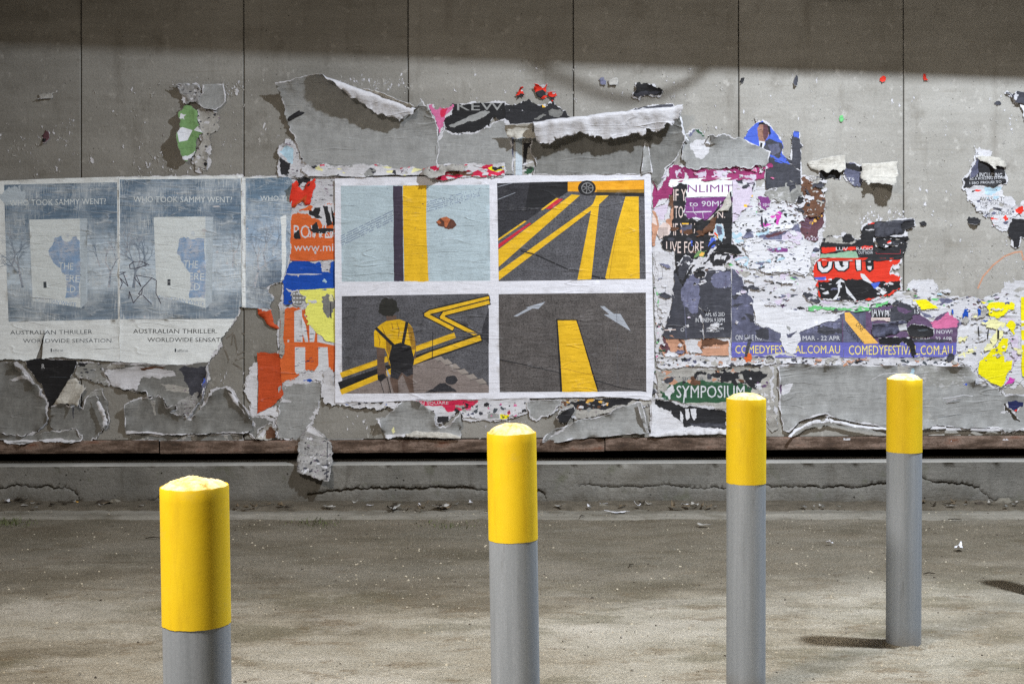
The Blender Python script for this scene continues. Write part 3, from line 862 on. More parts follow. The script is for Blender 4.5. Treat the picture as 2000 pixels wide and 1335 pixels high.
# ------------------------------------------------------------------ bollards
def bollard(x, y, zrim, zband, lean, capseed, dome, rough_cap, label):
    R = .07
    root = empty('bollard', (x, y, 0), label, 'bollard', 'yellow topped bollards in a row')
    def cyl(r, z0, z1, seg=56, rows=12, wob=0.0):
        v, f = [], []
        for j in range(rows + 1):
            zz = z0 + (z1 - z0) * j / rows
            for k in range(seg):
                t = 2 * math.pi * k / seg
                v.append((r * math.cos(t), r * math.sin(t), zz))
        for j in range(rows):
            for k in range(seg):
                a = j * seg + k; b = j * seg + (k + 1) % seg
                f.append((a, b, b + seg, a + seg))
        return v, f
    v, f = cyl(R, -.05, zband + .006)
    link('steel_post', mesh('steel_post', v, f, True), ['bollard_steel'], root)
    # weld seam down the tube
    v, f = cyl(R + .0012, zband, zrim)
    n0 = len(v); seg = 56
    v = [(p[0], p[1], p[2] + (.0016 * noise.noise((p[0] * 40, p[1] * 40, capseed)) + .0008 * noise.noise((p[0] * 160, p[1] * 160, capseed)) if i < seg else 0)) for i, p in enumerate(v)]
    rim = [(v[i][0], v[i][1], v[i][2] + .0035 + .002 * noise.noise((v[i][0] * 60, v[i][1] * 60, capseed))) for i in range(n0 - seg, n0)]
    v += [(p[0] * .985, p[1] * .985, p[2]) for p in rim] + [(p[0] * .93, p[1] * .93, zrim - .006) for p in rim]
    for o_ in (0, seg):
        for k in range(seg):
            a = n0 - seg + o_ + k; b = n0 - seg + o_ + (k + 1) % seg
            f.append((a, b, b + seg, a + seg))
    # bottom lip
    low = [(p[0] * R / (R + .0012), p[1] * R / (R + .0012), p[2]) for p in v[:seg]]
    b0 = len(v); v += low
    for k in range(seg): f.append((k, b0 + k, b0 + (k + 1) % seg, (k + 1) % seg))
    me = mesh('yellow_sleeve', v, f, True); me.set_sharp_from_angle(angle=math.radians(40))
    link('yellow_sleeve', me, ['bollard_yellow'], root)
    # domed concrete fill
    v, f = [(0, 0, 0)], []
    rows = 26
    for j in range(1, rows + 1):
        t = j / rows
        for k in range(72):
            a = 2 * math.pi * k / 72
            xx, yy = R * .985 * t * math.cos(a), R * .985 * t * math.sin(a)
            h = dome * (1 - t ** 3.0)
            nz = noise.noise((xx * 42, yy * 42, capseed)) * .0045 + noise.noise((xx * 120, yy * 120, capseed)) * .0028 + noise.noise((xx * 260, yy * 260, capseed)) * .0016
            h += rough_cap * .34 * nz * min(1, (1 - t) * 6 + .25) + (rough_cap - 1) * .006 * noise.noise((xx * 16, yy * 16, capseed + 3)) * (1 - t ** 4)
            v.append((xx, yy, h))
    v[0] = (0, 0, dome)
    for k in range(72): f.append((0, 1 + k, 1 + (k + 1) % 72))
    for j in range(rows - 1):
        for k in range(72):
            a = 1 + j * 72 + k; b = 1 + j * 72 + (k + 1) % 72
            f.append((a, a + 72, b + 72, b))
    link('concrete_cap', mesh('concrete_cap', v, f, True), ['bollard_cap'], root, (0, 0, zrim + .001))
    mv, mf = [], []
    for j in range(6):
        t = j / 5
        for k in range(40):
            a = 2 * math.pi * k / 40
            rr_ = R * .97 + t * (.035 + .03 * noise.noise((math.cos(a) * 1.5, math.sin(a) * 1.5, capseed)))
            hx, hy = x + rr_ * math.cos(a), y + rr_ * math.sin(a)
            mv.append((hx - x, hy - y, gh(hx, hy) + (.014 + .008 * noise.noise((math.cos(a) * 2, math.sin(a) * 2, capseed + 2))) * (1 - t) ** 1.6 + .003 * noise.noise((hx * 60, hy * 60, 3)) * (1 - t) - .003 * t))
    for j in range(5):
        for k in range(40):
            a = j * 40 + k; b = j * 40 + (k + 1) % 40
            mf.append((a, a + 40, b + 40, b))
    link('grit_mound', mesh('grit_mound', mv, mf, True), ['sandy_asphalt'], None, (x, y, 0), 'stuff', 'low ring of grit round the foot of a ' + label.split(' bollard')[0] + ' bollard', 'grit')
    root.rotation_euler.y = -lean
    root.rotation_euler.z = capseed * .9
    root.rotation_mode = 'ZYX'
    return root
bollard(-.645, 3.206, 1.118, .835, .016, 1.0, .018, 2.0, 'leaning yellow and grey bollard with a rough, lumpy, tilted cap')
bollard(.016, 4.42, 1.09, .787, .016, 2.3, .028, 1.2, 'yellow and grey bollard in front of the four picture poster')
bollard(.842, 5.53, 1.085, .786, -.001, 3.1, .022, 1.0, 'yellow and grey bollard in front of the green symposium poster')
bollard(1.585, 6.22, 1.10, .81, -.004, 4.7, .023, 1.0, 'yellow and grey bollard before the wide grey sheet, its foot in view')
bollard(2.475, 7.15, 1.09, .79, .002, 5.2, .022, 1.0, 'yellow and grey bollard past the row end, beside the yellow poster')

# ================================================================== posters and torn paper on the wall
def poly(*pts): return [list(pts)]
def rect(x0, y0, x1, y1): return [(x0, y0), (x1, y0), (x1, y1), (x0, y1)]
def tj(pts, amp, sd): return jag(pts, amp, sd)
def branches(x, y, ang, ln, w, depth, r, out):
    x1, y1 = x + math.cos(ang) * ln, y + math.sin(ang) * ln
    out += stroke([(x, y), (x1, y1)], [w, w * .7])
    if depth == 0: return
    for k in range(2 + (r.random() < .45)):
        branches(x1, y1, ang + r.uniform(-.75, .75), ln * r.uniform(.6, .85), w * .62, depth - 1, r, out)
def tree(x, y, ln, w, depth, sd, lean=0.0):
    out = []; branches(x, y, -math.pi / 2 + lean, ln, w, depth, random.Random(sd), out); return [(m_, [c]) for m_ in ('lake_branch',) for c in out]
def flecks(region, n_, cols, smin, smax, sd, aspect=2.2):
    """scattered torn flecks of older prints inside a box"""
    r = random.Random(sd); o = []
    for i in range(n_):
        x, y = r.uniform(region[0], region[2]), r.uniform(region[1], region[3])
        s_ = smin * (smax / smin) ** (r.random() ** 1.6)
        o.append((r.choice(cols), [jag(blob(x, y, s_ * r.uniform(.7, aspect), s_ * r.uniform(.5, 1.0), sd * 977 + i, 7, r.uniform(-.4, .4), .5), s_ * .12, sd + i, 2.0)]))
    return o

# ---------------------------------------------------------------- far-left column: book posters
def book(prints, front, side, bottom, blue, circ, labels, name_box, door, sdt):
    prints.append(('book_side', [side])); prints.append(('book_cover', [front]))
    if bottom: prints.append(('lake_picture_deep', [bottom]))
    prints.append(('book_blue', [jag(blue, 1.5, sdt)]))
    prints.append(('book_cover', [circle(*circ)]))
    for k in range(3):
        prints.append(('book_blue', [rect(circ[0] - 3, circ[1] - 4 + 3 * k, circ[0] + 4, circ[1] - 3 + 3 * k)]))
    for (s, x0, x1, y0, y1) in labels: prints.append(('book_cover', text(s, x0, x1, y0, y1, .06, .03)))
    (x0, x1, y0, y1) = name_box
    prints.append(('book_blue', text('CHRISTIAN WHITE', x0, x1, y0, y1, .16, .02)))
    prints.append(('type_grey', [rect(*door)]))

pa = []
pa.append(('lake_picture', [[(9, 361), (229.5, 356), (231.5, 623), (18, 628), (13, 500)]]))
pa += tree(45, 560, 26, 5, 5, 3, -.2) + tree(214, 560, 30, 5, 5, 5, .1) + tree(24, 520, 22, 4, 4, 6, .3) + tree(196, 520, 18, 3, 4, 9, -.3)
pa.append(('book_side', [jag(blob(28, 384, 26, 22, 8, 11), 5, 3)]))
book(pa, [(58, 429), (157, 427), (158, 600), (65, 587)], [(157, 427), (171, 427), (172, 589), (158, 602)], [(160, 602), (172, 589), (182, 600)],
     [(107, 465), (120, 460), (150, 460), (157, 480), (157, 582), (128, 582), (129, 538), (117, 522), (100, 502), (95, 490)], (132, 461, 11),
     (('THE', 115, 144, 511, 525), ('ERE', 127, 156, 535, 549), ('LD', 129, 148, 556, 570)), (69, 150, 578, 586), (86, 550, 92, 562), 31)
pa.append(('book_cover', text('WHO TOOK SAMMY WENT?', 20, 208, 390, 402, -.018, .06)))
pa.append(('type_grey', text('AUSTRALIAN THRILLER.', 21, 184, 644.5, 653, -.01, .05)))
pa.append(('type_grey', text('WORLDWIDE SENSATION.', 46, 222, 661, 669, -.004, .05)))
pa.append(('type_grey', text('affirm', 104, 124, 681, 686, 0, .0))); pa.append(('type_grey', [rect(100, 680, 102.5, 687)]))
sheet('book_poster', [(-14, 354, 0), (100, 349, 0), (234, 345.5, 0), (236, 706, 1), (150, 700, 2), (83, 700, 1), (91, 646, .6), (72, 700, 2), (40, 701, 2), (-14, 704, 0)],
      .012, 'margin_white', pa, tear=.6, grid=8, wrinkle=.0018, edge=0, lift=.012,
      label='faded blue book poster with slit white margin above the black letter print', cat='poster', group='faded blue book posters')
pb = []
pb.append(('lake_picture', [[(235, 351), (471, 349), (473, 598), (462, 622), (236, 623)]]))
pb += tree(262, 560, 30, 6, 5, 13, .12) + tree(246, 500, 22, 4, 4, 15, .2) + tree(285, 520, 20, 4, 5, 16, -.1) + tree(455, 520, 22, 3, 4, 19, .1)
book(pb, [(301, 424), (402, 423), (402, 601), (307, 577)], [(402, 423), (417, 424), (415, 590), (402, 602)], [(404, 602), (416, 590), (428, 606)],
     [(350, 467), (365, 465), (400, 466), (401, 582), (370, 581), (371, 532), (355, 510), (346, 495)], (377, 457, 10.5),
     (('THE', 359, 387, 507, 522), ('ERE', 370, 399, 531, 546), ('LD', 371, 391, 551, 566)), (310, 400, 575, 583), (328, 545, 334, 557), 33)
pb.append(('book_cover', text('WHO TOOK SAMMY WENT?', 262, 454, 383, 395, .003, .06)))
pb.append(('type_black', text('AUSTRALIAN THRILLER.', 261, 425, 641.5, 650.5, 0, .05)))
pb.append(('type_black', text('WORLDWIDE SENSATION.', 289, 460, 658.5, 667, 0, .05)))
pb.append(('type_grey', text('affirm', 347, 368, 681, 687, 0, 0))); pb.append(('type_grey', [rect(342, 680, 345, 687)]))
S = lambda pts, w=1.5: pb.append(('ink_marker', [])) or [pb.append(('ink_marker', [c])) for c in stroke(z(0, 330, 4, pts), w)]
S([(1170, 750), (1110, 722), (1050, 722), (1015, 750), (1020, 778), (1070, 775), (1150, 750)])
S([(940, 808), (985, 806), (930, 830), (960, 890), (940, 940)]); S([(940, 850), (1005, 915), (970, 820)])
S([(1055, 850), (1105, 915), (1070, 830), (1190, 850), (1120, 925)]); S([(1120, 925), (1085, 975), (1110, 980), (1115, 930)])
S([(1100, 980), (1045, 1045), (1015, 955), (1010, 1010)]); S([(1120, 985), (1185, 1052)]); S([(1190, 850), (1225, 870), (1222, 970), (1260, 1050)])
sheet('book_poster', [(233, 346, 0), (474, 343, 0), (474, 596, 3), (468, 612, 2), (452, 636, 4), (434, 658, 4), (428, 678, 3), (412, 698, 2), (404, 709, 2), (370, 711, 1), (300, 710, 1), (234, 704, 0)],
      .0135, 'margin_white', pb, tear=.6, grid=8, wrinkle=.0018, edge=3, lift=.007,
      label='faded blue book poster scrawled with dark marker, between two like it', cat='poster', group='faded blue book posters')
pc = [('lake_picture_deep', [[(480.5, 349), (700, 340), (640, 700), (480.5, 600)]])]
pc += tree(497, 560, 34, 5, 5, 23, .25) + tree(520, 520, 26, 4, 5, 24, -.2) + tree(540, 480, 20, 3, 4, 26, .3)
pc.append(('book_cover', text('WHO TOOK SAMMY', 509, 640, 382, 392, 0, .05)))
pc.append(('margin_white', [jag([(548, 424), (559, 418), (556, 545), (549, 548)], 2, 4)]))
sheet('book_poster', [(474, 346, 0), (560, 345, 0), (571, 350, 2), (567, 440, 2), (562, 520, 2), (554, 547, 2), (540, 552, 2), (522, 559, 2), (524, 572, 2), (536, 580, 3), (530, 604, 2), (474, 600, 0)],
      .012, 'margin_white', pc, tear=1, grid=8, wrinkle=.0018, edge=3, lift=.010,
      label='narrow remnant of a blue book poster against the orange poster', cat='poster', group='faded blue book posters')
# marker across the first two book posters continues on the left one
# ---------------------------------------------------------------- orange, blue and yellow column
col = empty('orange_poster', W3(600, 600, .003), 'orange poster torn open to blue and pale yellow layers, beside the four pictures', 'poster')
def part(name, outline, off, mat, prints=(), **k):
    k.setdefault('parent', col); return sheet(name, outline, off, mat, prints, **k)
part('backing_layer', [(545, 612), (556, 548), (566, 420), (570, 350), (612, 338), (662, 338), (662, 786), (640, 760), (600, 748), (560, 745), (545, 700)], .003, 'pulp_flecked', tear=3, edge=0)
pr = [('white_', [])]
og = []
og += [('pulp', [jag(z(450, 330, 4, [(505, 320), (640, 325), (650, 285), (590, 265), (700, 300), (760, 280), (820, 290), (820, 400), (740, 440), (640, 385), (560, 350), (500, 350)]), 2, 3)])]
og += [('black_ink', [jag(z(450, 330, 4, q), 1.2, 5 + i)]) for i, q in enumerate((
    [(660, 300), (700, 290), (690, 360), (720, 380), (670, 390), (640, 340)], [(720, 290), (760, 290), (800, 430), (760, 450), (745, 380)],
    [(790, 290), (820, 400), (820, 450), (800, 440)], [(610, 310), (650, 330), (660, 380), (620, 360)]))]
og += [('soft_white', text('BOWLA', 574, 662, 438, 465, 0, .06)), ('black_ink', [jag(z(450, 330, 4, [(600, 465), (800, 465), (800, 490), (690, 500), (640, 490)]), 1, 3)]),
       ('black_ink', [jag(z(450, 330, 4, [(500, 500), (540, 470), (550, 545), (505, 545)]), 1, 3)]),
       ('black_ink', [jag(z(450, 330, 4, [(640, 440), (680, 410), (690, 470), (650, 480)]), 1, 7)]),
       ('soft_white', text('do it SB', 601, 652, 451, 463, 0, .03)),
       ('soft_white', text('www.mil', 574.5, 656, 474, 490, 0, .05))]
part('orange_print', [(566, 420, 2), (600, 404, 3), (630, 402, 3), (661, 400, 0), (661, 508, 1), (620, 509, 1), (567, 509, 2), (562, 470, 2)], .006, 'orange', og, tear=1, edge=3)
part('red_scrap', [(568, 356), (580, 353), (586, 366), (592, 372), (601, 356), (616, 346), (617, 362), (610, 380), (606, 399), (597, 401), (590, 392), (578, 404), (568, 410)], .0085, 'red_orange',
     [('orange_deep', [z(450, 330, 4, [(470, 300), (560, 230), (600, 200), (590, 260), (500, 300)])])], tear=1.5, folds=((572, 408, 612, 345, 22, 30, 55),), label='bright red torn corner')
part('charcoal_scrap', [(580, 350), (596, 345), (607, 349), (606, 360), (597, 364), (588, 362), (586, 372), (582, 362)], .0095, 'black_ink', [('pulp', [jag(blob(592, 361, 7, 4, 4), 1, 3)])], tear=1.6, edge=2, label='black smudged scrap')
part('blue_print', [(554, 532, 2), (566, 514, 3), (590, 507, 3), (624, 511, 2), (629, 530, 2), (646, 534, 2), (646, 512, 1), (661, 510, 0), (661, 568, 1), (600, 568, 1), (582, 566, 2), (573, 590, 3), (562, 598, 2), (553, 592, 2)], .006, 'blue',
     [('pulp', [jag(z(450, 330, 4, [(415, 815), (720, 820), (540, 825), (530, 845), (520, 830)]), .6, 3)]), ('sky_pale', [jag(blob(634, 548, 4, 5, 9), 1.5, 9)])] + flecks((556, 560, 575, 600), 5, ['pulp', 'charcoal'], 2, 5, 4), tear=1.5, edge=3)
yl = [('grey_paper_dim', [jag(blob(644, 596, 13, 19, 12, 11), 2, 3)]), ('lemon_faded', [jag(blob(646, 582, 5, 8, 13), 2, 3)]), ('charcoal', [[(645, 590), (647, 590), (648, 622), (645, 620)]])]
part('yellow_print', [(584, 566, 1), (661, 562, 0), (661, 672, 1), (640, 666, 2), (622, 652, 3), (612, 640, 3), (598, 622, 3), (597, 604, 2), (604, 592, 2), (594, 585, 2), (588, 574, 2)], .0075, 'pale_yellow', yl, tear=1.5, edge=3.5)
part('grey_dotted_scrap', [(570, 570), (582, 566), (586, 576), (597, 580), (597, 590), (590, 597), (576, 596), (571, 586)], .009, 'grey_paper_dim',
     [('soft_white', [rect(573 + 6 * i, 572 + 8 * j, 577 + 6 * i, 575 + 8 * j)]) for i in range(4) for j in range(3)], tear=1, edge=2)
# big white capitals on orange
om = []
Lz = lambda q: z(420, 600, 4, q)
for q in ([(620, 30), (680, 10), (685, 270), (620, 270)], [(680, 70), (710, 140), (730, 270), (705, 270), (682, 200)], [(735, 80), (790, 160), (775, 270), (740, 270)], [(800, 170), (945, 300), (800, 270)],
          [(625, 310), (705, 310), (705, 500), (640, 520), (625, 500)], [(808, 310), (880, 310), (890, 480), (840, 560), (760, 520), (808, 450)]):
    om.append(('soft_white', [Lz(q)]))
for i in range(14):
    r = random.Random(900 + i); x, y = r.uniform(576, 620), r.uniform(618, 715)
    om.append(('navy', [stroke([(x, y), (x + r.uniform(4, 9), y + r.uniform(-2, 1))], 1.1)[0]]))
part('orange_print', [(547, 626, 2), (556, 605, 2), (575, 600, 2), (600, 604, 2), (598, 620, 1), (622, 650, 1), (640, 667, 1), (661, 672, 0), (661, 724, 3), (640, 722, 3), (622, 726, 3), (600, 723, 3), (580, 735, 3), (560, 742, 3), (549, 748, 2), (546, 690, 2)], .0055, 'orange', om, tear=1.5, edge=4)
part('white_pulp_base', [(552, 748), (575, 738), (600, 727), (640, 728), (661, 728), (661, 788), (648, 786), (633, 775), (628, 752), (622, 742), (600, 748), (565, 752)], .0065, 'pulp', [('blue', [jag(blob(604, 742, 11, 3, 5), 1, 4)])], tear=3, edge=0)
part('orange_flap', [(503, 688, 1), (512, 687, 1), (546, 690, 1), (550, 745, 2), (552, 772, 2), (535, 790, 2), (503, 807, 1)], .010, 'orange_deep', [], tear=1.2, edge=0, lift=.012)
part('white_border', [(503, 707, 0), (503, 806, 2), (530, 795, 3), (548, 798, 3), (545, 812, 3), (510, 812, 3), (491, 809, 2), (491, 785, 2), (481, 770, 3), (479, 745, 3), (488, 730, 3), (494, 712, 2)], .008, 'pulp_clean', [], tear=2, edge=2)
part('orange_flap', [(504, 602, 1), (530, 604, 1), (534, 622, 2), (546, 640, 2), (545, 642, 1), (530, 638, 1), (518, 626, 2)], .010, 'orange_deep', [], tear=1, folds=((552, 652, 500, 604, 30, 30, 45),))
part('white_sliver', [(547, 606), (556, 604), (553, 660), (556, 688), (549, 700), (546, 690)], .009, 'pulp_dirty', [], tear=1.5, edge=0)

# marker scrawl on the bare concrete
gs = []
for q in ([(90, 240), (140, 200), (130, 290)], [(150, 210), (180, 370), (260, 330), (270, 230), (210, 200)], [(70, 310), (110, 420), (80, 330)], [(160, 410), (300, 370), (310, 390)], [(290, 230), (330, 300), (290, 360)], [(130, 430), (210, 480), (170, 470)]):
    gs += stroke(z(420, 600, 4, q), 2.4)
scr = sheet('marker_scrawl', [(432, 640), (505, 640), (505, 726), (432, 726)], .0005, 'wall_concrete', [('marker_faint', [c]) for c in gs], tear=0, edge=0, wrinkle=0, lift=0, grid=30,
            label='faint dark marker scrawl on bare concrete beside the orange flap', cat='graffiti')
# keep only the ink of the scrawl
def only_ink(o):
    bm = bmesh.new(); bm.from_mesh(o.data)
    bmesh.ops.delete(bm, geom=[f for f in bm.faces if f.material_index == 0], context='FACES')
    bm.to_mesh(o.data); bm.free()
only_ink(scr)
rs = sheet('red_scrawl', [(1900, 470), (2010, 470), (2010, 590), (1900, 590)], .0005, 'wall_concrete', [('tan', [c]) for c in stroke(z(1500, 400, 4, [(1640, 650), (1680, 560), (1760, 470), (1850, 400), (1930, 370), (1980, 365), (1995, 430)]), 3.2)],
           tear=0, edge=0, wrinkle=0, lift=0, grid=30, label='faint red chalky arc drawn on bare concrete by the yellow poster', cat='graffiti')
only_ink(rs)

# ---------------------------------------------------------------- poster of four photographs
fp = []
# upper left picture: pale ground, yellow stripe, moth
TL = [(666, 363), (956, 361), (957.5, 548), (668, 550)]
fp.append(('print_pale_blue', [TL]))
r = random.Random(5)
for k in range(5):
    for i in range(46):
        t = i / 46
        x, y = 666 + t * 102, 466 - t * 50 + k * 4.6 - 6
        x2, y2 = 834 + t * 104, 400 - t * 26 + k * (4.6 - 1.5 * t) - 6
        if r.random() < .8: fp.append(('print_track', [rect(x, y, x + 1.5, y + 2.0)]))
        if r.random() < .8 * (1 - t * .6): fp.append(('print_track', [rect(x2, y2, x2 + 1.5, y2 + 1.6)]))
fp.append(('print_plum', [jag([(768, 363), (786.5, 363), (788.5, 549), (770, 549)], .8, 3)]))
fp.append(('print_yellow', [jag([(787.5, 362.5), (833, 362), (837.5, 548.8), (789.5, 549)], .8, 4)]))
fp.append(('print_moth', [jag(z(450, 330, 4, [(1605, 415), (1640, 385), (1690, 372), (1735, 395), (1768, 440), (1740, 465), (1690, 468), (1670, 455), (1625, 445)]), .8, 3)]))
fp.append(('print_moth_wing', [z(450, 330, 4, [(1640, 385), (1690, 372), (1720, 395), (1705, 420), (1690, 455), (1675, 450), (1670, 410)])]))
fp.append(('print_moth_wing', [z(450, 330, 4, [(1610, 410), (1635, 400), (1650, 425), (1630, 428)])]))
# upper right picture: road lines under a yellow car
TRq = [(971, 358), (1258, 351), (1261, 545), (974, 549)]
q7 = lambda pts: z(900, 330, 4, pts)
fp.append(('print_asphalt', [TRq]))
fp.append(('print_asphalt_dark', [q7([(283, 112), (835, 100), (830, 180), (520, 400), (296, 545)])]))
fp.append(('print_black', [q7([(540, 105), (835, 100), (835, 180), (660, 300), (500, 310)])]))  # black patch paints the shade the paper fold throws on this picture
for q in ([(287, 140), (400, 112)], [(287, 240), (425, 186)]): fp.append(('print_arrow', stroke(q7(q), .9)))
fp.append(('print_taxi', [q7([(835, 101), (1430, 88), (1430, 186), (1060, 182), (835, 176)])]))
fp.append(('print_shirt_shade', [q7([(1060, 165), (1430, 160), (1430, 187), (1060, 183)])]))
fp.append(('print_black', [q7([(1055, 183), (1430, 187), (1430, 214), (1060, 208), (1000, 205)])]))
fp.append(('print_yellow', [q7([(865, 200), (930, 206), (295, 765), (292, 630)])]))
fp.append(('print_yellow', [q7([(1085, 208), (1155, 206), (1085, 272), (297, 868), (296, 800), (1020, 285)])]))
fp.append(('print_yellow', [q7([(1056, 209), (1100, 209), (1080, 270), (1018, 862), (910, 865), (1022, 300)])]))
fp.append(('print_yellow', [q7([(1285, 216), (1388, 216), (1396, 856), (1125, 858), (1215, 460)])]))
fp.append(('print_shirt_shade', [c for c in stroke(q7([(1220, 480), (1180, 700), (1158, 856)]), .7)]))
fp.append(('print_red', [q7([(535, 420), (552, 426), (293, 620), (293, 588)])]))
fp.append(('print_yellow', [q7([(497, 405), (515, 408), (293, 560), (292, 546)])]))
fp.append(('print_red', [q7([(760, 232), (800, 236), (705, 315), (660, 312)])]))
fp.append(('print_yellow', [q7([(745, 228), (765, 230), (640, 322), (625, 318)])]))
fp.append(('print_black', stroke(q7([(470, 640), (580, 668), (740, 740), (840, 785), (915, 790)]), 2.6)))
fp.append(('print_black', stroke(q7([(1025, 835), (1090, 850), (1130, 858)]), 3.2)))
fp.append(('print_black', [circle(1146, 367.5, 17.5, 15)]))
fp.append(('print_chrome', [circle(1147, 367.5, 12, 11)]))
fp.append(('print_black', [circle(1147, 367.5, 10.2, 9.3)]))
for k in range(7):
    a = k * 2 * math.pi / 7
    fp.append(('print_chrome', stroke([(1147 + 2 * math.cos(a), 367.5 + 2 * math.sin(a)), (1147 + 10.5 * math.cos(a), 367.5 + 9.5 * math.sin(a))], 1.3)))
# lower left picture: walker with a backpack among yellow lines
BL = [(668, 578), (954, 573), (955, 766), (669, 768)]
q3 = lambda pts: z(420, 600, 4, pts)
fp.append(('print_asphalt', [BL]))
fp.append(('print_paving', [[(669, 768), (720, 744), (845, 693), (955, 752), (955, 766.3)]]))
for (x, y) in ((846, 697), (861, 704), (876, 713), (893, 723), (910, 733), (928, 742)):
    fp.append(('print_paving_light', [[(x, y), (x + 14, y - 4), (x + 24, y + 6), (x + 10, y + 8)]]))
    fp.append(('print_asphalt_dark', stroke([(x + 9, y + 8), (x + 24, y + 6), (x + 26, y + 12)], 1.1)))
fp.append(('print_asphalt_dark', [[(942, 640), (955, 600), (955, 670), (940, 660)]]))
for c, w_ in (([(953.5, 582), (840, 609), (832, 614), (884, 641)], 7), ([(954, 590), (868, 612), (863, 619), (936, 656)], 7)):
    fp += [('print_black', [s_]) for s_ in stroke(c, w_ + 5)]
    fp += [('print_yellow', [s_]) for s_ in stroke(c, w_)]
fp.append(('print_black', stroke([(668, 752), (936, 660)], 17)))
for c, w_ in (([(886, 655), (669, 731)], 10.5), ([(936, 660), (842, 692), (669, 764)], 10.5)):
    fp += [('print_yellow', [s_]) for s_ in stroke(c, w_)]
fp.append(('print_asphalt', stroke([(886, 648), (954, 652)], 2.2)))
fp.append(('print_black', stroke(q3([(1703, 190), (1698, 400)]), 1.4)))
fp.append(('print_asphalt_dark', [jag(blob(882, 741, 12, 9, 6, 12, 0, .12), .4, 4), jag(q3([(1640, 662), (1760, 590), (1830, 610), (1890, 655)]), 1, 2)]))
# walker
fp.append(('print_black', stroke(q3([(1290, 560), (1320, 665)]), 1.3))); fp.append(('print_black', stroke(q3([(1345, 540), (1375, 665)]), 1.6)))
fp.append(('print_skin', [q3([(1378, 500), (1550, 470), (1545, 560), (1556, 664), (1522, 664), (1468, 520), (1430, 570), (1436, 666), (1398, 666), (1368, 560)])]))
fp.append(('print_asphalt_dark', [q3([(1372, 480), (1545, 455), (1548, 520), (1500, 540), (1460, 505), (1430, 560), (1375, 545)])]))
fp.append(('print_skin', [q3([(1262, 290), (1330, 310), (1325, 420), (1345, 540), (1300, 560), (1272, 545), (1268, 420)])]))
fp.append(('print_skin', [q3([(1540, 190), (1572, 260), (1570, 400), (1545, 400)])]))
fp.append(('print_shirt', [q3([(1243, 190), (1262, 160), (1305, 125), (1350, 100), (1440, 92), (1510, 118), (1545, 160), (1560, 230), (1568, 330), (1540, 420), (1375, 470), (1330, 320), (1246, 305)])]))
fp.append(('print_shirt_shade', [q3([(1500, 120), (1545, 160), (1562, 240), (1570, 330), (1540, 330), (1515, 220)])]))
fp.append(('print_shirt_shade', [q3([(1335, 240), (1375, 290), (1370, 400), (1340, 330)])]))
for q in ([(1300, 140), (1330, 210), (1345, 260)], [(1420, 110), (1440, 180), (1430, 250)], [(1380, 120), (1392, 170)], [(1270, 200), (1290, 260), (1285, 300)], [(1340, 330), (1352, 400), (1362, 450)]): fp.append(('print_shirt_shade', stroke(q3(q), [.6, 2.2, .8][:len(q)])))
fp.append(('print_skin', [q3([(1335, 62), (1418, 62), (1420, 95), (1345, 106)])]))
fp.append(('print_black', [jag(q3([(1380, 295), (1450, 272), (1530, 300), (1556, 400), (1540, 470), (1440, 516), (1378, 482), (1358, 400)]), .6, 3)]))
fp.append(('print_black', stroke(q3([(1262, 165), (1400, 300)]), 6))); fp.append(('print_black', stroke(q3([(1500, 118), (1468, 290)]), 6)))
fp.append(('print_hair', [jag(z(450, 330, 4, [(1155, 1110), (1165, 1060), (1185, 1020), (1220, 1003), (1265, 1008), (1300, 1035), (1318, 1085), (1315, 1115), (1290, 1120), (1270, 1150), (1215, 1150), (1190, 1142), (1165, 1135)]), .9, 8)]))
fp.append(('print_black', [jag(q3([(1270, 530), (1320, 515), (1345, 545), (1300, 575), (1275, 565)]), .5, 3)])); fp.append(('print_arrow', [q3([(1340, 470), (1365, 520), (1365, 545), (1345, 520)])]))
# lower right picture: two arrows and a yellow bar
BRq = [(974, 574), (1261, 571), (1262, 763), (976, 765)]
fp.append(('print_asphalt_warm', [BRq]))
fp.append(('print_arrow', [q7([(412, 1148), (525, 1085), (508, 1080), (660, 1035), (606, 1092), (560, 1088), (440, 1150)])]))
fp.append(('print_arrow', [q7([(1085, 1070), (1120, 1070), (1195, 1130), (1245, 1130), (1326, 1263), (1115, 1135), (1160, 1135)])]))
fp.append(('print_black', [[(1086, 622), (1127, 624), (1170, 764), (1094, 764.5)]]))
fp.append(('print_yellow', [jag([(1089, 625), (1125, 625), (1167, 764.2), (1098, 764.4)], .5, 3)]))
fp.append(('print_black', stroke([(976, 701), (1030, 713), (1092, 727)], 1.6))); fp.append(('print_black', stroke([(1160, 741), (1215, 757), (1262, 764)], 1.6)))
fp.append(('print_shirt_shade', stroke([(1094, 717), (1130, 726), (1160, 732)], 1.0)))
fp.append(('print_asphalt', stroke([(1204, 600), (1207, 752)], .8)))
rq = random.Random(9)
fp += flecks((672, 366, 952, 546), 26, ['print_track', 'print_asphalt', 'print_plum'], .6, 1.6, 501, 1.5)
fp.insert(len(fp), ('print_asphalt', stroke([(700, 640), (745, 612)], .6)))
sheet('photo_poster', [(655, 349, .4), (740, 346, .4), (975, 343, .4), (1271, 338, .3), (1274, 560, .3), (1278, 720, .4), (1272, 780, 1), (1240, 778, 1), (1200, 775, 1), (1150, 775, .6), (980, 778, .5), (850, 780, .5), (740, 784, .6), (655, 786, .4)],
      .0165, 'poster_white', fp, tear=.4, grid=8, wrinkle=.0018, edge=0, lift=.005, seed=411,
      label='large white poster with four photographs of yellow road markings', cat='poster')

